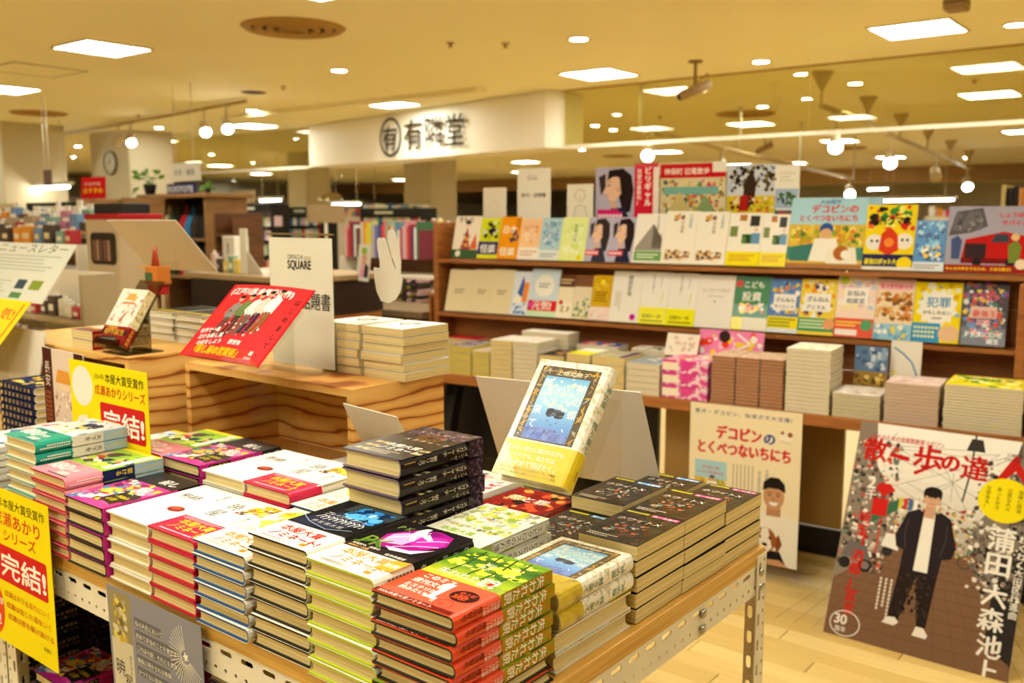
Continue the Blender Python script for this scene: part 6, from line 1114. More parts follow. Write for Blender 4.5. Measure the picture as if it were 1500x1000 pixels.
for i in range(9):
    c = ('#1c1a1a', '#c9b89a', '#2a4a3a', '#1c1a1a', '#b8202a', '#2a7ab0', '#3a2c28', '#1c1a1a', '#3a2c28')[i]; u = Xb + .06 + (W_ - .12)*(i + .5)/9
    t = thing('tote_bag', '%s tote bag, %s from left on the upper bag shelf' % (BN[c], ORL[i]), 'bag', (u, Yb + .14, 1.2505), group='tote bags'); w_ = (W_ - .12)/9*.42; h_ = zb - 1.2505 - .16
    mb = MB(); mb.loft([[(-w_, -.08, 0), (w_, -.08, 0), (w_, .08, 0), (-w_, .08, 0)], [(-w_*1.05, -.07, h_*.6), (w_*1.05, -.07, h_*.6), (w_*1.05, .07, h_*.6), (-w_*1.05, .07, h_*.6)], [(-w_*.9, -.03, h_), (w_*.9, -.03, h_), (w_*.9, .03, h_), (-w_*.9, .03, h_)]]); mb.obj('bag_body', mat('bag_' + c, c, .6), t)
    mb = MB(); mb.tube([(-w_*.5, 0, h_*.9), (-w_*.4, 0, h_ + .06), (0, 0, h_ + .09), (w_*.4, 0, h_ + .06), (w_*.5, 0, h_*.9)], .006, 5); mb.obj('handle', mat('bag_' + c, c, .6), t)
    t = thing('tote_bag', '%s tote bag, %s from left on the middle bag shelf' % (BN[c], ORL[i]), 'bag', (u, Yb + .14, .9005), group='tote bags'); mb = MB(); mb.loft([[(-w_, -.08, 0), (w_, -.08, 0), (w_, .08, 0), (-w_, .08, 0)], [(-w_*1.05, -.07, .2), (w_*1.05, -.07, .2), (w_*1.05, .07, .2), (-w_*1.05, .07, .2)], [(-w_*.9, -.03, .28), (w_*.9, -.03, .28), (w_*.9, .03, .28), (-w_*.9, .03, .28)]]); mb.obj('bag_body', mat('bag_' + c, c, .6), t)
# revolving rack of dark goods right of it
t, W_, Yr, zr = rack('goods_rack', 'tall brown goods rack with hanging cases behind the white easel', 'rack', 312, 342, 312, 8.0, .3, [.5, .85, 1.15, 1.3], BRW, DARK)
goods_row(t.location.x + .03, t.location.x + W_ - .03, Yr + .1, 1.15, 4, 'upper part of the tall brown rack', 'cases on the brown rack', .08, .12, ['#b8a080', '#5a4a44', '#c8404a'])
goods_row(t.location.x + .03, t.location.x + W_ - .03, Yr + .1, .85, 5, 'lower part of the tall brown rack', 'cases on the brown rack', .2, .26, ['#b8a080', '#5a4a44', '#8ab0a0'])
# ---- dark counter
x0, x1, Yc, zc = bg(268, 425, 398, 5.4); t = thing('shop_counter', 'dark brown counter with pale top behind the red card', 'counter', (x0, Yc, 0)); Wc = x1 - x0
mb = MB(); mb.obox((0, 0, zc - .03), (Wc, .7, zc), .003); mb.obj('counter_top', mat('counter_top', '#b59a72', .35), t)
mb = MB(); mb.box((.03, .03, zc - .22), (Wc - .03, .68, zc - .03)); mb.obj('dark_front', DARK, t); mb = MB(); mb.box((.03, .04, 0), (Wc - .03, .67, zc - .22)); mb.obj('wood_front', SHELFW, t)
t = thing('easel_panel', 'white upright panel with a triangular stay on the counter', 'panel', (at_y(330, 395, Yc).x, Yc + .1, zc + .0005)); mb = MB(); mb.obox((0, 0, 0), (.06, .012, .25), .001); mb.obj('panel', PAPER, t); mb = MB(); mb.prism([(.06, 0), (.2, 0), (.06, .13)], .002, .006, 1); mb.obj('stay', BOARDW, t)
goods_row(at_y(275, 398, Yc).x, at_y(328, 398, Yc).x, Yc + .12, zc, 6, 'left on the dark counter', 'goods on the counter', .05, .13, GC)
goods_row(at_y(375, 398, Yc).x, at_y(420, 398, Yc).x, Yc + .12, zc, 6, 'right on the dark counter', 'goods on the counter', .06, .12, ['#d88aa8', '#c8404a', '#8ab0a0', '#e89a3a', '#efe9dc'])
t = thing('document_box', 'white paper box standing on the counter left of the easel panel', 'box', (at_y(272, 390, Yc).x, Yc + .25, zc + .0005)); mb = MB(); mb.obox((0, 0, 0), (.12, .1, .2), .002); mb.obj('box', PAPER, t); mb = MB(); mb.box((.05, -.001, .1), (.06, 0, .16)); mb.obj('blue_mark', mat('blue_mark', '#3a4a9c', .4), t)
# ---- stationery gondola at the left
t, W_, Yg, zg = rack('stationery_gondola', 'ivory stationery shelf unit full of small goods at the far left', 'shelf unit', -70, 118, 388, 4.6, .15, [.4, .62, .85, 1.02], mat('tan_gondola', '#b3a180', .5), WHT)
Xg = t.location.x
x0_, x1_ = Xg + .02, Xg + W_ - .02
for r_, (z, n, a, b) in enumerate(((1.02, 16, .05, .1), (.85, 16, .06, .11), (.62, 14, .06, .12))):
    goods_row(x0_, x1_, Yg + .065, z, n, ('upper', 'middle', 'lower')[r_] + ' shelf of the left stationery unit', 'stationery goods', a, b)
t, W2, Yg2, zg2 = rack('stationery_gondola', 'farther ivory stationery unit with stepped pouches on top', 'shelf unit', -60, 112, 352, 6.2, .3, [.6, .9, 1.15], WHT, BRW)
for r_ in range(3): goods_row(t.location.x + .05, t.location.x + W2 - .05, Yg2 + .05 + .085*r_, zg2, 11, ('front', 'middle', 'back')[r_] + ' row on top of the farther stationery unit', 'pouches on the stationery unit', .08 + .06*r_, .13 + .07*r_, GC + ['#7a9ac8', '#5a4a44'])
panel('shelf_sign', 'black shelf sign with white lettering above the stationery', 'sign', at_y(15, 326, Yg2 + .3), (1, 0, 0), (0, 0, 1), at_y(62, 326, Yg2 + .3).x - at_y(15, 326, Yg2 + .3).x, .07, .01, BLACK, lambda a, w, h: (a.rect(0, 0, w, h, '#2a2522'), a.text('文具', w*.28, h*.2, h*.75, '#efe9dc', bold=.03, fit=w*.44)))
# leaflet holder
def a_news(a, w, h): a.rect(0, 0, w, h, '#dfdfd0'); a.text('ニュースレター', w*.05, h*.84, w*.07, '#5a5a50', fit=w*.9); a.lines(w*.05, h*.5, w*.95, h*.8, 5, '#9a9a8c', fill=.3); a.rect(w*.56, h*.2, w*.68, h*.36, '#3a4a5a'); a.rect(w*.74, h*.2, w*.88, h*.36, '#8a9a2a'); a.rect(w*.56, h*.04, w*.7, h*.14, '#5a8a4a'); a.circle(w*.1, h*.45, w*.06, '#d8502a', w*.1); a.lines(w*.05, h*.05, w*.5, h*.35, 5, '#a8a898', fill=.3)
t = panel('leaflet_board', 'pale printed leaflet board tilted in a clear holder at the left edge', 'leaflet', (-3.83, 1.5, 1.155), (1, 0, 0), (0, .55, .8), .6, .24, .003, PAPER, a_news)
M = t.matrix_world.inverted(); mb = MB()
for x in (-3.7, -3.35): mb = MB(); mb.loft([[M @ Vector((x + a, 1.53 + b, .8505)) for a, b in ((0, 0), (.004, 0), (.004, .12), (0, .12))], [M @ Vector((x + a, 1.53 + b, 1.16)) for a, b in ((0, 0), (.004, 0), (.004, .12), (0, .12))]]); mb.obj('clear_leg', ACRYL, t)
# ---- red-topped cardboard display and red sign
x0, x1, Yd, zd = bg(124, 172, 313, 5.1); t = thing('cardboard_display', 'pale cardboard display case with rounded window and red top', 'display case', (x0, Yd, 0)); Wd = x1 - x0
mb = MB(); mb.obox((0, .0, .9), (Wd, .25, zd - .03), .004); mb.obj('case', mat('card_tan', '#cdb794', .5), t); mb = MB(); mb.obox((-.003, -.004, zd - .03), (Wd + .003, .254, zd), .003); mb.obj('red_top', mat('red_card', '#b81c22', .4), t); mb = MB(); mb.obox((.0, .0, 0), (Wd, .25, .9), .004); mb.obj('pedestal', BRW, t)
p_ = []
for cx, cz, a in ((Wd - .06, zd - .24, -90), (Wd - .06, zd - .13, 0), (.08, zd - .13, 90), (.08, zd - .24, 180)): p_ += [(cx + .03*math.cos(R(a + q)), cz + .03*math.sin(R(a + q))) for q in (0, 30, 60, 90)]
mb = MB(); mb.prism(p_, -.003, -.0005, 1); w_ = mb.obj('window', mat('dark_window', '#3a2c24', .2, .6), t)
for i in range(5): mb = MB(); mb.obox((.075 + i*(Wd - .15)/5, -.006, zd - .25), (.075 + (i + .7)*(Wd - .15)/5, -.0032, zd - .14), .001); mb.obj('pen', mat('pen_%d' % (i % 3), ('#8a5a4a', '#b08a6a', '#6a4a4a')[i % 3], .4), w_)
mb = MB(); mb.obox((.02, .04, zd), (Wd - .02, .2, zd + .055), .004); mb.obj('black_tray', BLACK, t)
goods_row(x1 + .02, x1 + .22, Yd + .1, .9, 0, '', '') if False else None
t, W3, Y3, z3 = rack('sign_shelf', 'light wooden shelf frame with glass under the red sign', 'shelf', 112, 180, 291, 7.6, .35, [.6, .95, 1.3], LBR, mat('olive_back', '#8a7a3a', .5))
goods_row(t.location.x + .05, t.location.x + W3 - .05, Y3 + .1, 1.3, 5, 'inside the wooden frame under the red sign', 'goods under the red sign', .08, .16, ['#f0d86a', '#e8c8c0', '#5a4a44', '#8ab0a0'])
p = at_y(119, 289, Y3 + .1); q = at_y(154, 289, Y3 + .1)
panel('shop_sign', 'red sign with yellow lettering on the wooden frame', 'sign', (p.x, Y3 + .1, z3 + .0005), (1, 0, 0), (0, .05, 1), q.x - p.x, .175, .008, mat('red_card', '#b81c22', .4), lambda a, w, h: (a.rect(0, 0, w, h, '#c81a1e'), a.text('文具売場', w*.12, h*.62, h*.16, '#f3dcd0', fit=w*.7), a.text('おすすめ', w*.08, h*.28, h*.26, '#f0c81c', bold=.05, fit=w*.84)))
# ---- column, clock, hanging signs
c0 = at_d(190, 250, 14.2)
mb = MB(); mb.obox((c0.x - 1.15, c0.y, 0), (c0.x, c0.y + .75, CEIL), .01); struct(mb.obj('wall_column', mat('column_paint', '#d2c6aa', .7, .1)))
cl = at_y(163, 239, c0.y); t = thing('wall_clock', 'round grey-rimmed clock on the white column', 'clock', (cl.x, c0.y - .002, cl.z), rot=(R(90), 0, 0))
mb = MB(); mb.lathe([(.19, 0), (.19, .02), (.18, .035), (.165, .035), (.165, .02)], 28); mb.obj('rim', mat('clock_rim', '#8a8068', .4), t); mb = MB(); mb.lathe([(.166, .012), (.166, .022)], 28); f_ = mb.obj('dial', mat('clock_dial', '#d6ceb4', .4), t)
mb = MB(); mb.box((-.006, -.01, .0235), (.006, .12, .0255)); mb.obj('hand', BLACK, t); mb = MB(); mb.box((-.08, -.006, .0235), (.01, .006, .0265)); mb.obj('hand', BLACK, t)
a = Art(.0008); a.frame((0, 0, .0225), (1, 0, 0), (0, 1, 0))
for i in range(12): an = R(30*i); a.line([(.13*math.cos(an), .13*math.sin(an)), (.152*math.cos(an), .152*math.sin(an))], .008, '#4a463c')
a.build('hour_marks', f_)
def hang_sign(l, r, yt, yb, d, label, txt, col='#efe9da', post=False):
    p = at_d(l, yt, d); q = at_y(r, yt, p.y); z0 = at_y(l, yb, p.y).z; w_ = q.x - p.x
    t = panel('hanging_sign', label, 'sign', (p.x, p.y, z0), (1, 0, 0), (0, 0, 1), w_, p.z - z0, .02, mat('sign_' + col, col, .4), (lambda a, w, h: (a.text(txt, w*.14, h*.35, h*.36, '#5a5448', bold=.01, fit=w*.72),)) if txt else None)
    mb = MB()
    if post: mb.tube([(w_*.5, .002, -.012), (w_*.5, -z0, -.012)], .015, 8); mb.obj('floor_post', WMETAL, t); mb = MB(); mb.box((w_*.5 - .15, -z0, -.15), (w_*.5 + .15, -z0 + .01, .13)); mb.obj('foot', WMETAL, t); return t
    for x in (w_*.2, w_*.8): mb = MB(); mb.tube([(x, p.z - z0, -.01), (x, CEIL - z0, -.01)], .004, 6); mb.obj('hanging_rod', WMETAL, t)
hang_sign(248, 291, 240, 266, 9.5, 'white hanging sign for stationery beside the column', '文具・雑貨')
hang_sign(342, 372, 279, 297, 13, 'small tan post sign before the black magazine rack', '', '#b8a078', True)
hang_sign(449, 503, 300, 326, 9, 'plain tan sign board on a post above the letter board', '', '#c0a67c', True)
hang_sign(63, 73, 249, 272, 10.5, 'narrow dark hanging sign at the far left', '', '#5a4438')
hang_sign(-20, 20, 299, 315, 8, 'cream arrow sign at the left edge', '→', '#d9cba8', True)
# dark book case at the right edge behind the fire-engine book
t, W4, Y4, z4 = rack('book_case', 'dark tall book case at the right edge behind the fire engine book', 'book case', 1468, 1560, 271, 6.5, .3, [.5, .9, 1.3, 1.52], mat('cream_side', '#b8a468', .6), BLACK)
it = []; rg = random.Random(22); x = .03
while x < W4 - .05:
    w_ = rg.uniform(.02, .04); hh = rg.uniform(.12, .17); c = rg.choice(['#2a2220', '#8a4a2a', '#c98a4a', '#3a4a4a', '#6a3a2a', '#1c1816']); m = mat('cs_' + c, c, .5)
    o = make_book('old_book', .2, min(hh, z4 - 1.54), w_, m, None, PAGE, soft=False); M = Matrix((Vector((0, -1, 0)), Vector((0, 0, 1)), Vector((-1, 0, 0)))).transposed().to_4x4(); M.translation = Vector((t.location.x + x + w_, Y4 + .22, 1.5205)); o.matrix_world = M; it.append(o)
    tag(o, 'dark old book, %s from left in the right-edge book case' % ORL[len(it) - 1], 'book', 'books in the right-edge book case'); x += w_ + .002
# white far wall pieces and beam
mb = MB(); mb.box((-30, 26, 2.35), (5, 26.3, CEIL - .001)); struct(mb.obj('trim_1', mat('beam_paint', '#b98f58', .7)))
mb = MB(); mb.box((-27.5, -3, 0), (-27.3, 39, 2.0)); struct(mb.obj('wall_partition', mat('grey_wall', '#9a968c', .7)))
for k, (px, d, w_) in enumerate(((632, 17, .7), (8, 13, .9), (450, 19, .6))):
    p = at_d(px, 300, d); mb = MB(); mb.obox((p.x - w_, p.y, 0), (p.x, p.y + w_, CEIL), .01); struct(mb.obj('wall_pillar', mat('column_paint', '#d2c6aa', .7, .1)))
# long far shelves closing the view
for k, (a, b, Yf) in enumerate(((-12.5, -9.2, 21), (-9, -5.7, 21), (-5.5, -2.2, 21), (-2, 1.5, 21), (-22, -17, 17), (-24, -20, 11))):
    t = thing('far_shelf', 'long low book shelf far behind, %s' % ('behind the schoolgirl posters', 'behind the tree poster', 'behind the fire engine book', 'at the right edge', 'far behind the letter board', 'far left behind the column')[k], 'shelf', (a, Yf, 0), group='far shelves')
    mb = MB(); mb.obox((0, 0, 0), (b - a, .5, 1.45), .01); mb.obj('body', LBR if k % 2 else WHT, t); it = []; rg = random.Random(k); x = .05
    while x < b - a - .1: w_ = rg.uniform(.05, .12); it.append(((x, .1, 1.4505), (x + w_ - .01, .3, 1.4505 + rg.uniform(.12, .22)), rg.choice(MC + SPC))); x += w_
    cboxes('books', it, t)
# ================================================================== ceiling
pan = mat('lamp_diffuser', '#fff6e0', .5, emit=P_PANEL); dln = mat('downlight_lens', '#fff6e0', .5, emit=P_DOWN); bulb = mat('spot_lens', '#fff6e0', .5, emit=P_SPOT)
LF = mat('lamp_frame', '#f0e6d0', .5)
mb = MB(); s = .275
for a, b in (((-s, -s, -.012), (s, -s + .018, 0)), ((-s, s - .018, -.012), (s, s, 0)), ((-s, -s + .018, -.012), (-s + .018, s - .018, 0)), ((s - .018, -s + .018, -.012), (s, s - .018, 0))): mb.box(a, b)
fme = mb.mesh('frame', LF); mb = MB(); mb.box((-s + .018, -s + .018, -.006), (s - .018, s - .018, -.001)); dme = mb.mesh('diffuser', pan); mb = MB()
for k in (-.13, .0, .13): mb.box((-s + .02, k - .004, -.009), (s - .02, k + .004, -.0065))
lme = mb.mesh('louvre', LF)
def panel_light(x, y, label):
    t = thing('ceiling_panel_light', label, 'ceiling light', (x, y, CEIL), group='square ceiling lights'); link('frame', fme, t); link('diffuser', dme, t)
PL = [((150, 70), 'large square ceiling light at the upper left'), ((5, 130), 'square ceiling light cut by the left edge'), ((462, -22), 'square ceiling light cut by the top edge'), ((877, 108), 'square ceiling light right of the white shop sign'), ((1345, 42), 'large square ceiling light at the upper right'), ((570, 152), 'square ceiling light just above the white shop sign'), ((370, 184), 'square ceiling light beside the pair of spotlights'), ((230, 206), 'square ceiling light above the clock column'), ((975, 222), 'square ceiling light above the schoolgirl poster'), ((1100, 181), 'square ceiling light behind the smoke glass, middle'), ((1230, 206), 'square ceiling light behind the hanging rail'), ((1450, 138), 'square ceiling light behind the smoke glass, right'), ((1305, 230), 'small square ceiling light under the rail end'), ((1500, 192), 'square ceiling light cut by the right edge'), ((770, 237), 'square ceiling light under the sign, right'), ((620, 245), 'square ceiling light under the sign, middle'), ((455, 229), 'square ceiling light under the sign, left end'), ((1085, 241), 'square ceiling light right of the tree poster')]
for (px, py), lab in PL: p = at_z(px, py, CEIL); panel_light(p.x, p.y, lab)
for x, y, lab in ((-5.4, -1.2, 'outside the picture at the left'), (-1.4, 2.1, 'straight above the near display table'), (1.2, 1.5, 'outside the picture at the right'), (-1.6, 4.4, 'straight above the long wooden shelf'), (1.2, 4.6, 'outside the picture above the shelf end'), (-7.4, .6, 'outside the picture, far left'), (-10.5, .8, 'outside the picture, farthest left'), (-14, 4.6, 'hidden beyond the left stationery'), (1.4, 8, 'outside the picture beyond the glass'), (-2.6, .1, 'above the camera, left'), (-1.5, -1.5, 'behind the camera'), (-3.6, -1.3, 'behind the camera at the left'), (-.7, .1, 'straight above the camera'), (-13, 22, 'far away under the shop sign'), (-17, 22, 'far away behind the letter board'), (-21, 14.5, 'far away above the magazine racks'), (-24, 18, 'farthest behind the magazine racks'), (-9, 22.5, 'far away behind the posters'), (-24, 9, 'far away beyond the column'), (-20, 5, 'far away at the left'), (-24, 24, 'in the farthest corner'), (-19, 10.8, 'beyond the bag shelf'), (-6, 31, 'beyond the far beam, middle'), (-12, 31, 'beyond the far beam, left'), (-19, 31, 'beyond the far beam, farthest left'), (0, 31, 'beyond the far beam, right'), (-6, 36, 'beyond the far beam, last row'), (-14, 36, 'beyond the far beam, last row left')):
    panel_light(x, y, 'added square ceiling light ' + lab)  # extra panels added to brighten the table fronts and the far shop
mb = MB(); mb.lathe([(.062, 0), (.085, 0), (.085, -.006), (.07, -.008), (.062, -.002)], 20, cap=False); tme = mb.mesh('trim_ring', LF); mb = MB(); mb.lathe([(.064, -.003), (.064, -.001)], 18); lens = mb.mesh('lens', dln)
DL = [((497, 103), 'above the left spotlights, nearest'), ((848, 57), 'near the top centre'), ((1115, 90), 'beside the ceiling camera'), ((1488, 36), 'at the upper right corner'), ((369, 162), 'beside the end of the left rail'), ((233, 187), 'between the two spotlight pairs'), ((143, 210), 'above the clock column, left'), ((114, 214), 'right of the leftmost spotlights'), ((62, 217), 'left of the leftmost spotlights'), ((108, 230), 'above the red sign'), ((10, 245), 'at the left edge'), ((46, 239), 'third in the far left cluster'), ((46, 247), 'fourth in the far left cluster'), ((310, 226), 'right of the stationery sign'), ((370, 238), 'left of the white shop sign, low'), ((342, 264), 'above the black magazine racks'), ((383, 277), 'lowest over the magazine racks'), ((457, 272), 'above the tan board'), ((500, 257), 'under the left end of the white shop sign'), ((437, 257), 'left below the white shop sign'), ((586, 276), 'below the shop sign lettering'), ((556, 280), 'lowest below the shop sign'), ((898, 190), 'just under the glass beside the shop sign'), ((872, 184), 'behind the glass beside the shop sign'), ((852, 219), 'below the right end of the shop sign'), ((1117, 156), 'behind the glass, middle'), ((1253, 122), 'behind the glass, right'), ((1413, 231), 'near the right rail end'), ((1200, 277), 'over the dog picture book'), ((1267, 269), 'over the robot book'), ((580, 270), 'tiny, under the sign')]
for (px, py), lab in DL:
    p = at_z(px, py, CEIL)
    if p.x < -29.5 or p.y > 25.5: continue
    t = thing('downlight', 'small round downlight ' + lab, 'downlight', p, group='round downlights'); link('trim_ring', tme, t); link('lens', lens, t)
# round air diffusers
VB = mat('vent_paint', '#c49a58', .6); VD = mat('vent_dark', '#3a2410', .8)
def vent(px, py, r, label):
    t = thing('air_diffuser', label, 'air vent', at_z(px, py, CEIL), group='round air diffusers')
    for k in range(4):
        q = r*(1 - .24*k); mb = MB(); mb.lathe([(q, -.001 - .004*k), (q*.93, -.02 - .006*k), (q*.8, -.012 - .006*k), (q*.8, -.004)], 32, cap=False); mb.obj('cone', VB, t)
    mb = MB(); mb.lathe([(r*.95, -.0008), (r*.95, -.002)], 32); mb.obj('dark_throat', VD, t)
vent(430, 40, .36, 'large round air diffuser at the top left of centre'); vent(57, 165, .34, 'round air diffuser at the left'); vent(1092, 166, .38, 'round air diffuser behind the smoke glass'); vent(1240, 216, .38, 'round air diffuser near the hanging rail'); vent(470, 261, .5, 'far round air diffuser below the shop sign'); vent(905, 228, .34, 'round air diffuser above the lined shelf')
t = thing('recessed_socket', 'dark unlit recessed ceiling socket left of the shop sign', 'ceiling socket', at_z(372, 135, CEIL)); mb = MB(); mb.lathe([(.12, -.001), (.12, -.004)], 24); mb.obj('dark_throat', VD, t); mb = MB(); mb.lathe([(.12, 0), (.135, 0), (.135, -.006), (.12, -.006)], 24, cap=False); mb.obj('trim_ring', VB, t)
for px, py, lab in ((740, 63, 'near the top centre'), (415, 126, 'left of the shop sign'), (203, 168, 'above the left rail'), (660, 62, 'upper middle') , (1428, 117, 'behind the glass at the right'), (967, 170, 'behind the glass, left')):
    t = thing('sprinkler_head', 'small ceiling sprinkler head ' + lab, 'sprinkler', at_z(px, py, CEIL), group='sprinkler heads'); mb = MB(); mb.lathe([(.03, 0), (.028, -.01), (.01, -.012), (.01, -.03), (.022, -.032), (.018, -.036)], 12); mb.obj('head', VB, t); mb = MB(); mb.lathe([(.04, -.0005), (.038, -.005)], 14); mb.obj('rose', LF, t)
# access hatch
h = [at_z(px, py, CEIL) for px, py in ((-28, 98), (10, 87), (126, 105), (84, 118))]; cx = sum(v.x for v in h)/4; cy = sum(v.y for v in h)/4
t = thing('ceiling_hatch', 'square ceiling access hatch outlined at the left', 'hatch', (cx, cy, CEIL)); s = .33
for a, b in (((-s, -s), (s, -s + .012)), ((-s, s - .012), (s, s)), ((-s, -s + .012), (-s + .012, s - .012)), ((s - .012, -s + .012), (s, s - .012))): mb = MB(); mb.box((a[0], a[1], -.004), (b[0], b[1], -.0002)); mb.obj('frame_strip', mat('hatch_frame', '#8a6430', .6), t)
mb = MB(); mb.box((-s + .013, -s + .013, -.0025), (s - .013, s - .013, -.0002)); mb.obj('hatch_door', mat('ceiling_paint'), t)
# smoke curtain glass and the shop sign
GY = 8.15; t = thing('smoke_curtain', 'hanging glass smoke curtain with white bottom rail', 'glass curtain', (0, GY, CEIL)); xs = [-5.62, -3.83, -2.0, -.2, 1.6]; xs[1] = at_y(1187, 120, GY).x - 0.0
xs = [-5.74] + [xs[1] + 1.9*k for k in range(-0, 5)]
for a, b in zip(xs[:-1], xs[1:]): mb = MB(); mb.box((a + .003, -.004, -.565), (b - .003, .004, -.012)); mb.obj('pane', GLASS, t)
mb = MB(); mb.obox((xs[0], -.015, -.6), (xs[-1], .015, -.565), .003); mb.obj('bottom_rail', mat('rail_white', '#efe6d0', .4), t); mb = MB(); mb.box((xs[0], -.012, -.012), (xs[-1], .012, -.0005)); mb.obj('top_channel', VB, t)
t = thing('smoke_curtain', 'hanging glass smoke curtain left of the white shop sign', 'glass curtain', (0, 9.1, CEIL))
for a, b in ((-16.6, -14.5), (-14.5, -12.7), (-12.7, -10.95)): mb = MB(); mb.box((a + .003, -.004, -.565), (b - .003, .004, -.012)); mb.obj('pane', GLASS, t)
mb = MB(); mb.obox((-16.6, -.015, -.6), (-10.95, .015, -.565), .003); mb.obj('bottom_rail', mat('rail_white', '#efe6d0', .4), t)
t = thing('shop_sign', 'long white bulging shop sign with black logo lettering under the ceiling', 'sign', (0, 0, 0))
A_, B_ = Vector((-10.85, 9.0, 0)), Vector((-5.9, 8.02, 0)); e1 = (B_ - A_).normalized(); nb = Vector((e1.y, -e1.x, 0)); L_ = (B_ - A_).length
sec = []
for k in range(13):
    u = k/12; bul = .0; q = A_ + e1*(L_*u) + nb*bul; sec.append(q)
back = [B_ + Vector((.14, .07, 0)), B_ + Vector((.14, .5, 0)), A_ + Vector((.0, .55, 0))]
z0, z1 = 2.165, 2.742; ring = sec + back
mb = MB(); mb.loft([[(p.x, p.y, z0) for p in ring], [(p.x, p.y, z1) for p in ring]]); bd = mb.obj('sign_body', mat('sign_white', '#f6efe0', .5, .3), t)
a = Art(.006); a.frame(A_ + nb*.012 + Vector((0, 0, z0)), e1, (0, 0, 1)); ink = '#3a2c1e'
u0 = (at_y(557, 200, 8.72) - A_).dot(e1) + .1
cx, cy, r = u0 + .27, .285, .245; a.ringc(cx, cy, r, .03, ink, r, 32); a.text('有', cx - .165, cy - .135, .33, ink, bold=.01); a.line([(cx - .15, cy + .08), (cx - .06, cy - .2)], .02, ink); a.line([(cx + .16, cy + .08), (cx + .08, cy - .2)], .02, ink)
a.text('有隣堂', u0 + .6, .13, .4, ink, fit=1.26, bold=.016); lt = a.build('logo_lettering', bd)
# coffer edge above the sign
p, q = at_z(300, 165, CEIL), at_z(735, 126, CEIL)
mb = MB(); mb.box((-10.5, 7.4, CEIL - .05), (-6.3, 7.55, CEIL - .0005)); struct(mb.obj('trim_2', mat('ceiling_paint')))
# track rails and spotlights
TRK = mat('track_white', '#cdb583', .5); HDW = mat('spot_housing', '#e6d6b4', .45)
def rail(label, pts, r=.02):
    t = thing('track_rail', label, 'rail', pts[0], group='track rails'); mb = MB(); o = Vector(pts[0]); mb.tube([Vector(p) - o for p in pts], r, 8); mb.obj('rail', TRK, t); return t
def spot(loc, drop, aim, on, label, s=1.0):
    t = thing('spotlight', label, 'spotlight', loc, group='spotlights'); aim = Vector(aim).normalized(); c = Vector((0, 0, -drop))
    mb = MB(); mb.tube([(0, 0, 0), (0, 0, -drop + .02)], .012*s, 8); mb.box((-.05*s, -.02*s, -.03), (.05*s, .02*s, 0)); mb.obj('arm', HDW, t)
    mb = MB(); mb.tube([c - aim*.09*s, c - aim*.085*s, c + aim*.03*s, c + aim*.1*s], [.035*s, .055*s, .06*s, .07*s], 16); mb.obj('housing', HDW, t)
    mb = MB(); mb.tube([c + aim*.098*s, c + aim*.102*s], .062*s, 16); mb.obj('lens', bulb if on else mat('spot_off', '#d9c8a8', .3), t)
ra, rb = at_z(33, 208, 2.70), at_z(360, 148, 2.70); rail('long ceiling spotlight rail at the left', [ra, rb])
for k, (px, on) in enumerate(((73, 0), (87, 1), (173, 0), (191, 1), (298, 1), (330, 1))):
    f = (px - 33)/(360 - 33)
    # perspective-correct place on the rail
    best = min((abs(px - (750 + FPX*((ra.lerp(rb, u/200) - CP).dot(RT))/((ra.lerp(rb, u/200) - CP).dot(FW)))), u) for u in range(201))[1]/200
    p = ra.lerp(rb, best); spot(p, .22, (.75, -.35, -.6) if on else (-.4, -.6, -.7), on, 'cream track spotlight, %s from left on the left rail' % ORL[k], .95)
# suspended rails on the right
tops = [(1205, 105, 155), (1272, 142, 178), (1320, 167, 203), (1360, 188, 220), (1393, 206, 233), (1420, 220, 246)]
P0 = at_z(1205, 105, CEIL); rz = at_y(1201, 155, P0.y).z; d0 = None
pts = [Vector((P0.x, P0.y, rz))]
for i, (px, py, pb) in enumerate(tops):
    p = at_z(px, py, CEIL); t = thing('rail_hanger', 'funnel-capped ceiling hanger of the right rail, %s from left' % ORL[i], 'hanger', p, group='rail hangers'); zb_ = at_y(px - 3, pb, p.y).z
    mb = MB(); mb.lathe([(.1, 0), (.095, -.01), (.02, -.16)], 14); mb.obj('canopy', TRK, t); mb = MB(); mb.tube([(0, 0, -.15), (0, 0, zb_ - CEIL)], .014, 6); mb.obj('rod', TRK, t); pts.append(Vector((p.x, p.y, zb_)))
rail('suspended spotlight rail behind the smoke glass at the right', pts[1:], .028)
def on_line(pl, px):
    best = None
    for a, b in zip(pl[:-1], pl[1:]):
        for u in range(41):
            q = Vector(a).lerp(Vector(b), u/40); e = abs(px - (750 + FPX*(q - CP).dot(RT)/(q - CP).dot(FW)))
            if best is None or e < best[0]: best = (e, q)
    return best[1]
for k, px in enumerate((1226, 1305, 1372, 1418)):
    spot(on_line(pts[1:], px), .3, (.3, -.75, -.5), k != 2, 'track spotlight, %s from left below the right rail' % ORL[k], 1.0 + .15*k)
ln = [at_d(938, 190, 9.3), at_d(1250, 262, 15)]; rail('suspended spotlight rail descending behind the tree poster', ln, .028)
for k, (px, lab) in enumerate(((947, 'bright spotlight above the schoolgirl poster'), (1054, 'unlit spotlight above the tree poster'), (1247, 'bright spotlight over the dog picture book'))):
    spot(on_line(ln, px), .2, (.35, -.75, -.45), k != 1, lab, .95 + .12*k)
for k, px in enumerate((940, 1081, 1170, 1248)):
    q = on_line(ln, px); t = thing('rail_hanger', 'white drop pipe of the descending rail, %s from left' % ORL[k], 'hanger', (q.x, q.y, CEIL), group='drop pipes'); mb = MB(); mb.tube([(0, 0, -.01), (0, 0, q.z - CEIL + .02)], .016, 8); mb.obj('rod', LF, t); mb = MB(); mb.lathe([(.05, 0), (.045, -.012)], 12); mb.obj('canopy', LF, t)
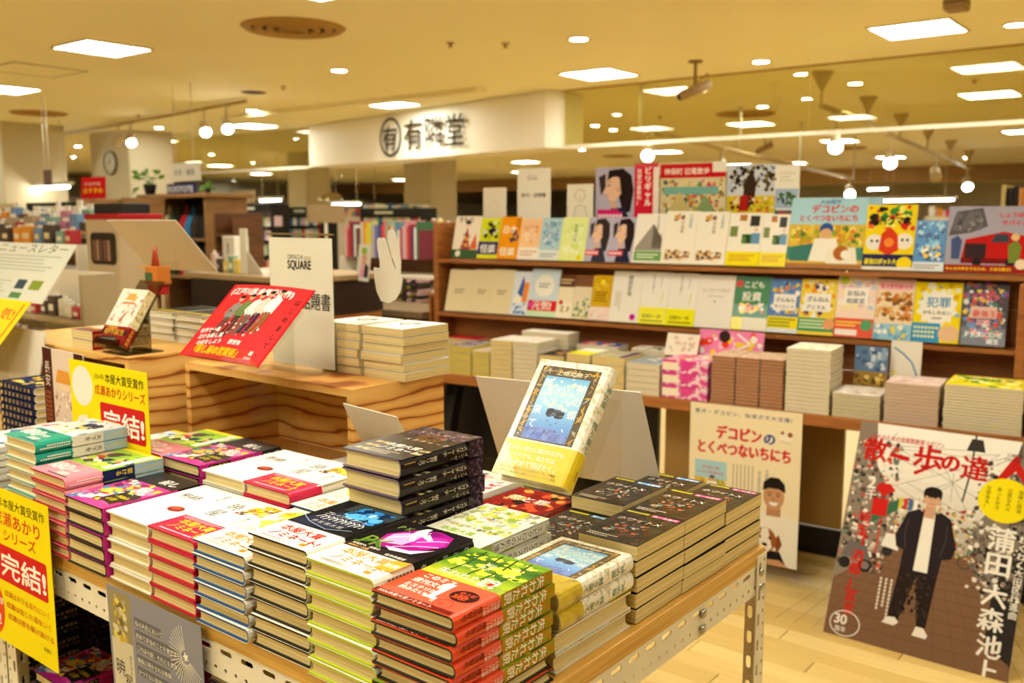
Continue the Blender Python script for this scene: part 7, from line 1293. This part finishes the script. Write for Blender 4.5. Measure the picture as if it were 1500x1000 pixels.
# cameras
def cctv(px, py, label, drop, L=.2, loc=None):
    p = loc or at_z(px, py, CEIL); t = thing('ceiling_camera', label, 'camera', p, group='ceiling cameras'); g = mat('camera_beige', '#a8895a', .5)
    mb = MB(); mb.lathe([(.06, 0), (.058, -.015), (.02, -.02)], 16); mb.obj('base', g, t); mb = MB(); mb.tube([(0, 0, -.018), (0, 0, -drop)], .014, 8); mb.obj('stem', g, t)
    ax = Vector((-.55, -.6, -.35)).normalized(); c = Vector((0, 0, -drop - .04)); mb = MB(); mb.tube([c - ax*L*.5, c - ax*L*.48, c + ax*L*.35, c + ax*L*.5], [.03, .042, .042, .036], 12); mb.obj('body', g, t); mb = MB(); mb.tube([c + ax*L*.49, c + ax*L*.53], .03, 12); mb.obj('lens', BLACK, t); mb = MB(); mb.tube([c - ax*L*.4 + Vector((0, 0, .03)), c - ax*L*.3 + Vector((.03, 0, .1)), Vector((.02, 0, -drop + .02))], .006, 6); mb.obj('cable', g, t)
cctv(1019, 89, 'beige security camera hanging before the smoke glass', .2, .3); cctv(1121, 198, 'beige security camera behind the smoke glass', .16, .28)
p = at_z(1403, -18, CEIL); t = thing('ceiling_speaker', 'beige boxy ceiling sensor at the top right edge', 'sensor', p); mb = MB(); mb.obox((-.06, -.06, -.13), (.06, .06, -.03), .008); mb.obj('body', mat('camera_beige', '#a8895a', .5), t); mb = MB(); mb.box((-.061, -.061, -.09), (.061, .061, -.084)); mb.obj('dark_slot', BLACK, t); mb = MB(); mb.lathe([(.05, 0), (.05, -.03)], 14); mb.obj('mount', LF, t)
# bare fluorescent tubes far away
TUBE = mat('tube_glow', '#ffffff', .5, emit=26)
for k, (l, r, y, d, lab) in enumerate(((29, 98, 274, 13.5, 'at the far left'), (377, 410, 292, 20, 'over the black magazine racks'), (483, 527, 298, 22, 'behind the dome mirror'), (533, 625, 305, 18, 'over the coloured spines'), (1290, 1400, 292, 19, 'behind the robot book'), (1268, 1302, 276, 24, 'far behind the robot book'))):
    p = at_d(l, y, d); q = at_y(r, y, p.y); t = thing('fluorescent_tube', 'bare fluorescent batten ' + lab, 'tube light', p, group='fluorescent tubes'); w_ = q.x - p.x
    mb = MB(); mb.obox((0, 0, 0), (w_, .1, .05), .005); mb.obj('batten', LF, t); mb = MB(); mb.tube([(.05, .05, -.03), (w_ - .05, .05, -.02)], .018, 10); mb.obj('tube', TUBE, t); mb = MB()
    for x in (w_*.15, w_*.85): mb = MB(); mb.tube([(x, .05, .05), (x, .05, CEIL - p.z)], .005, 6); mb.obj('hanging_rod', LF, t)
t = thing('dome_mirror', 'round convex mirror hanging far behind the letter board', 'mirror', at_d(484, 290, 16)); mb = MB(); mb.lathe([(.02, .1), (.12, .08), (.2, .02), (.22, -.03), (.22, -.04)], 20); mb.obj('mirror', mat('mirror', '#c9c0a8', .08, metal=1), t); mb = MB(); mb.tube([(0, 0, .1), (0, 0, CEIL - at_d(484, 290, 16).z)], .01, 6); mb.obj('rod', LF, t)
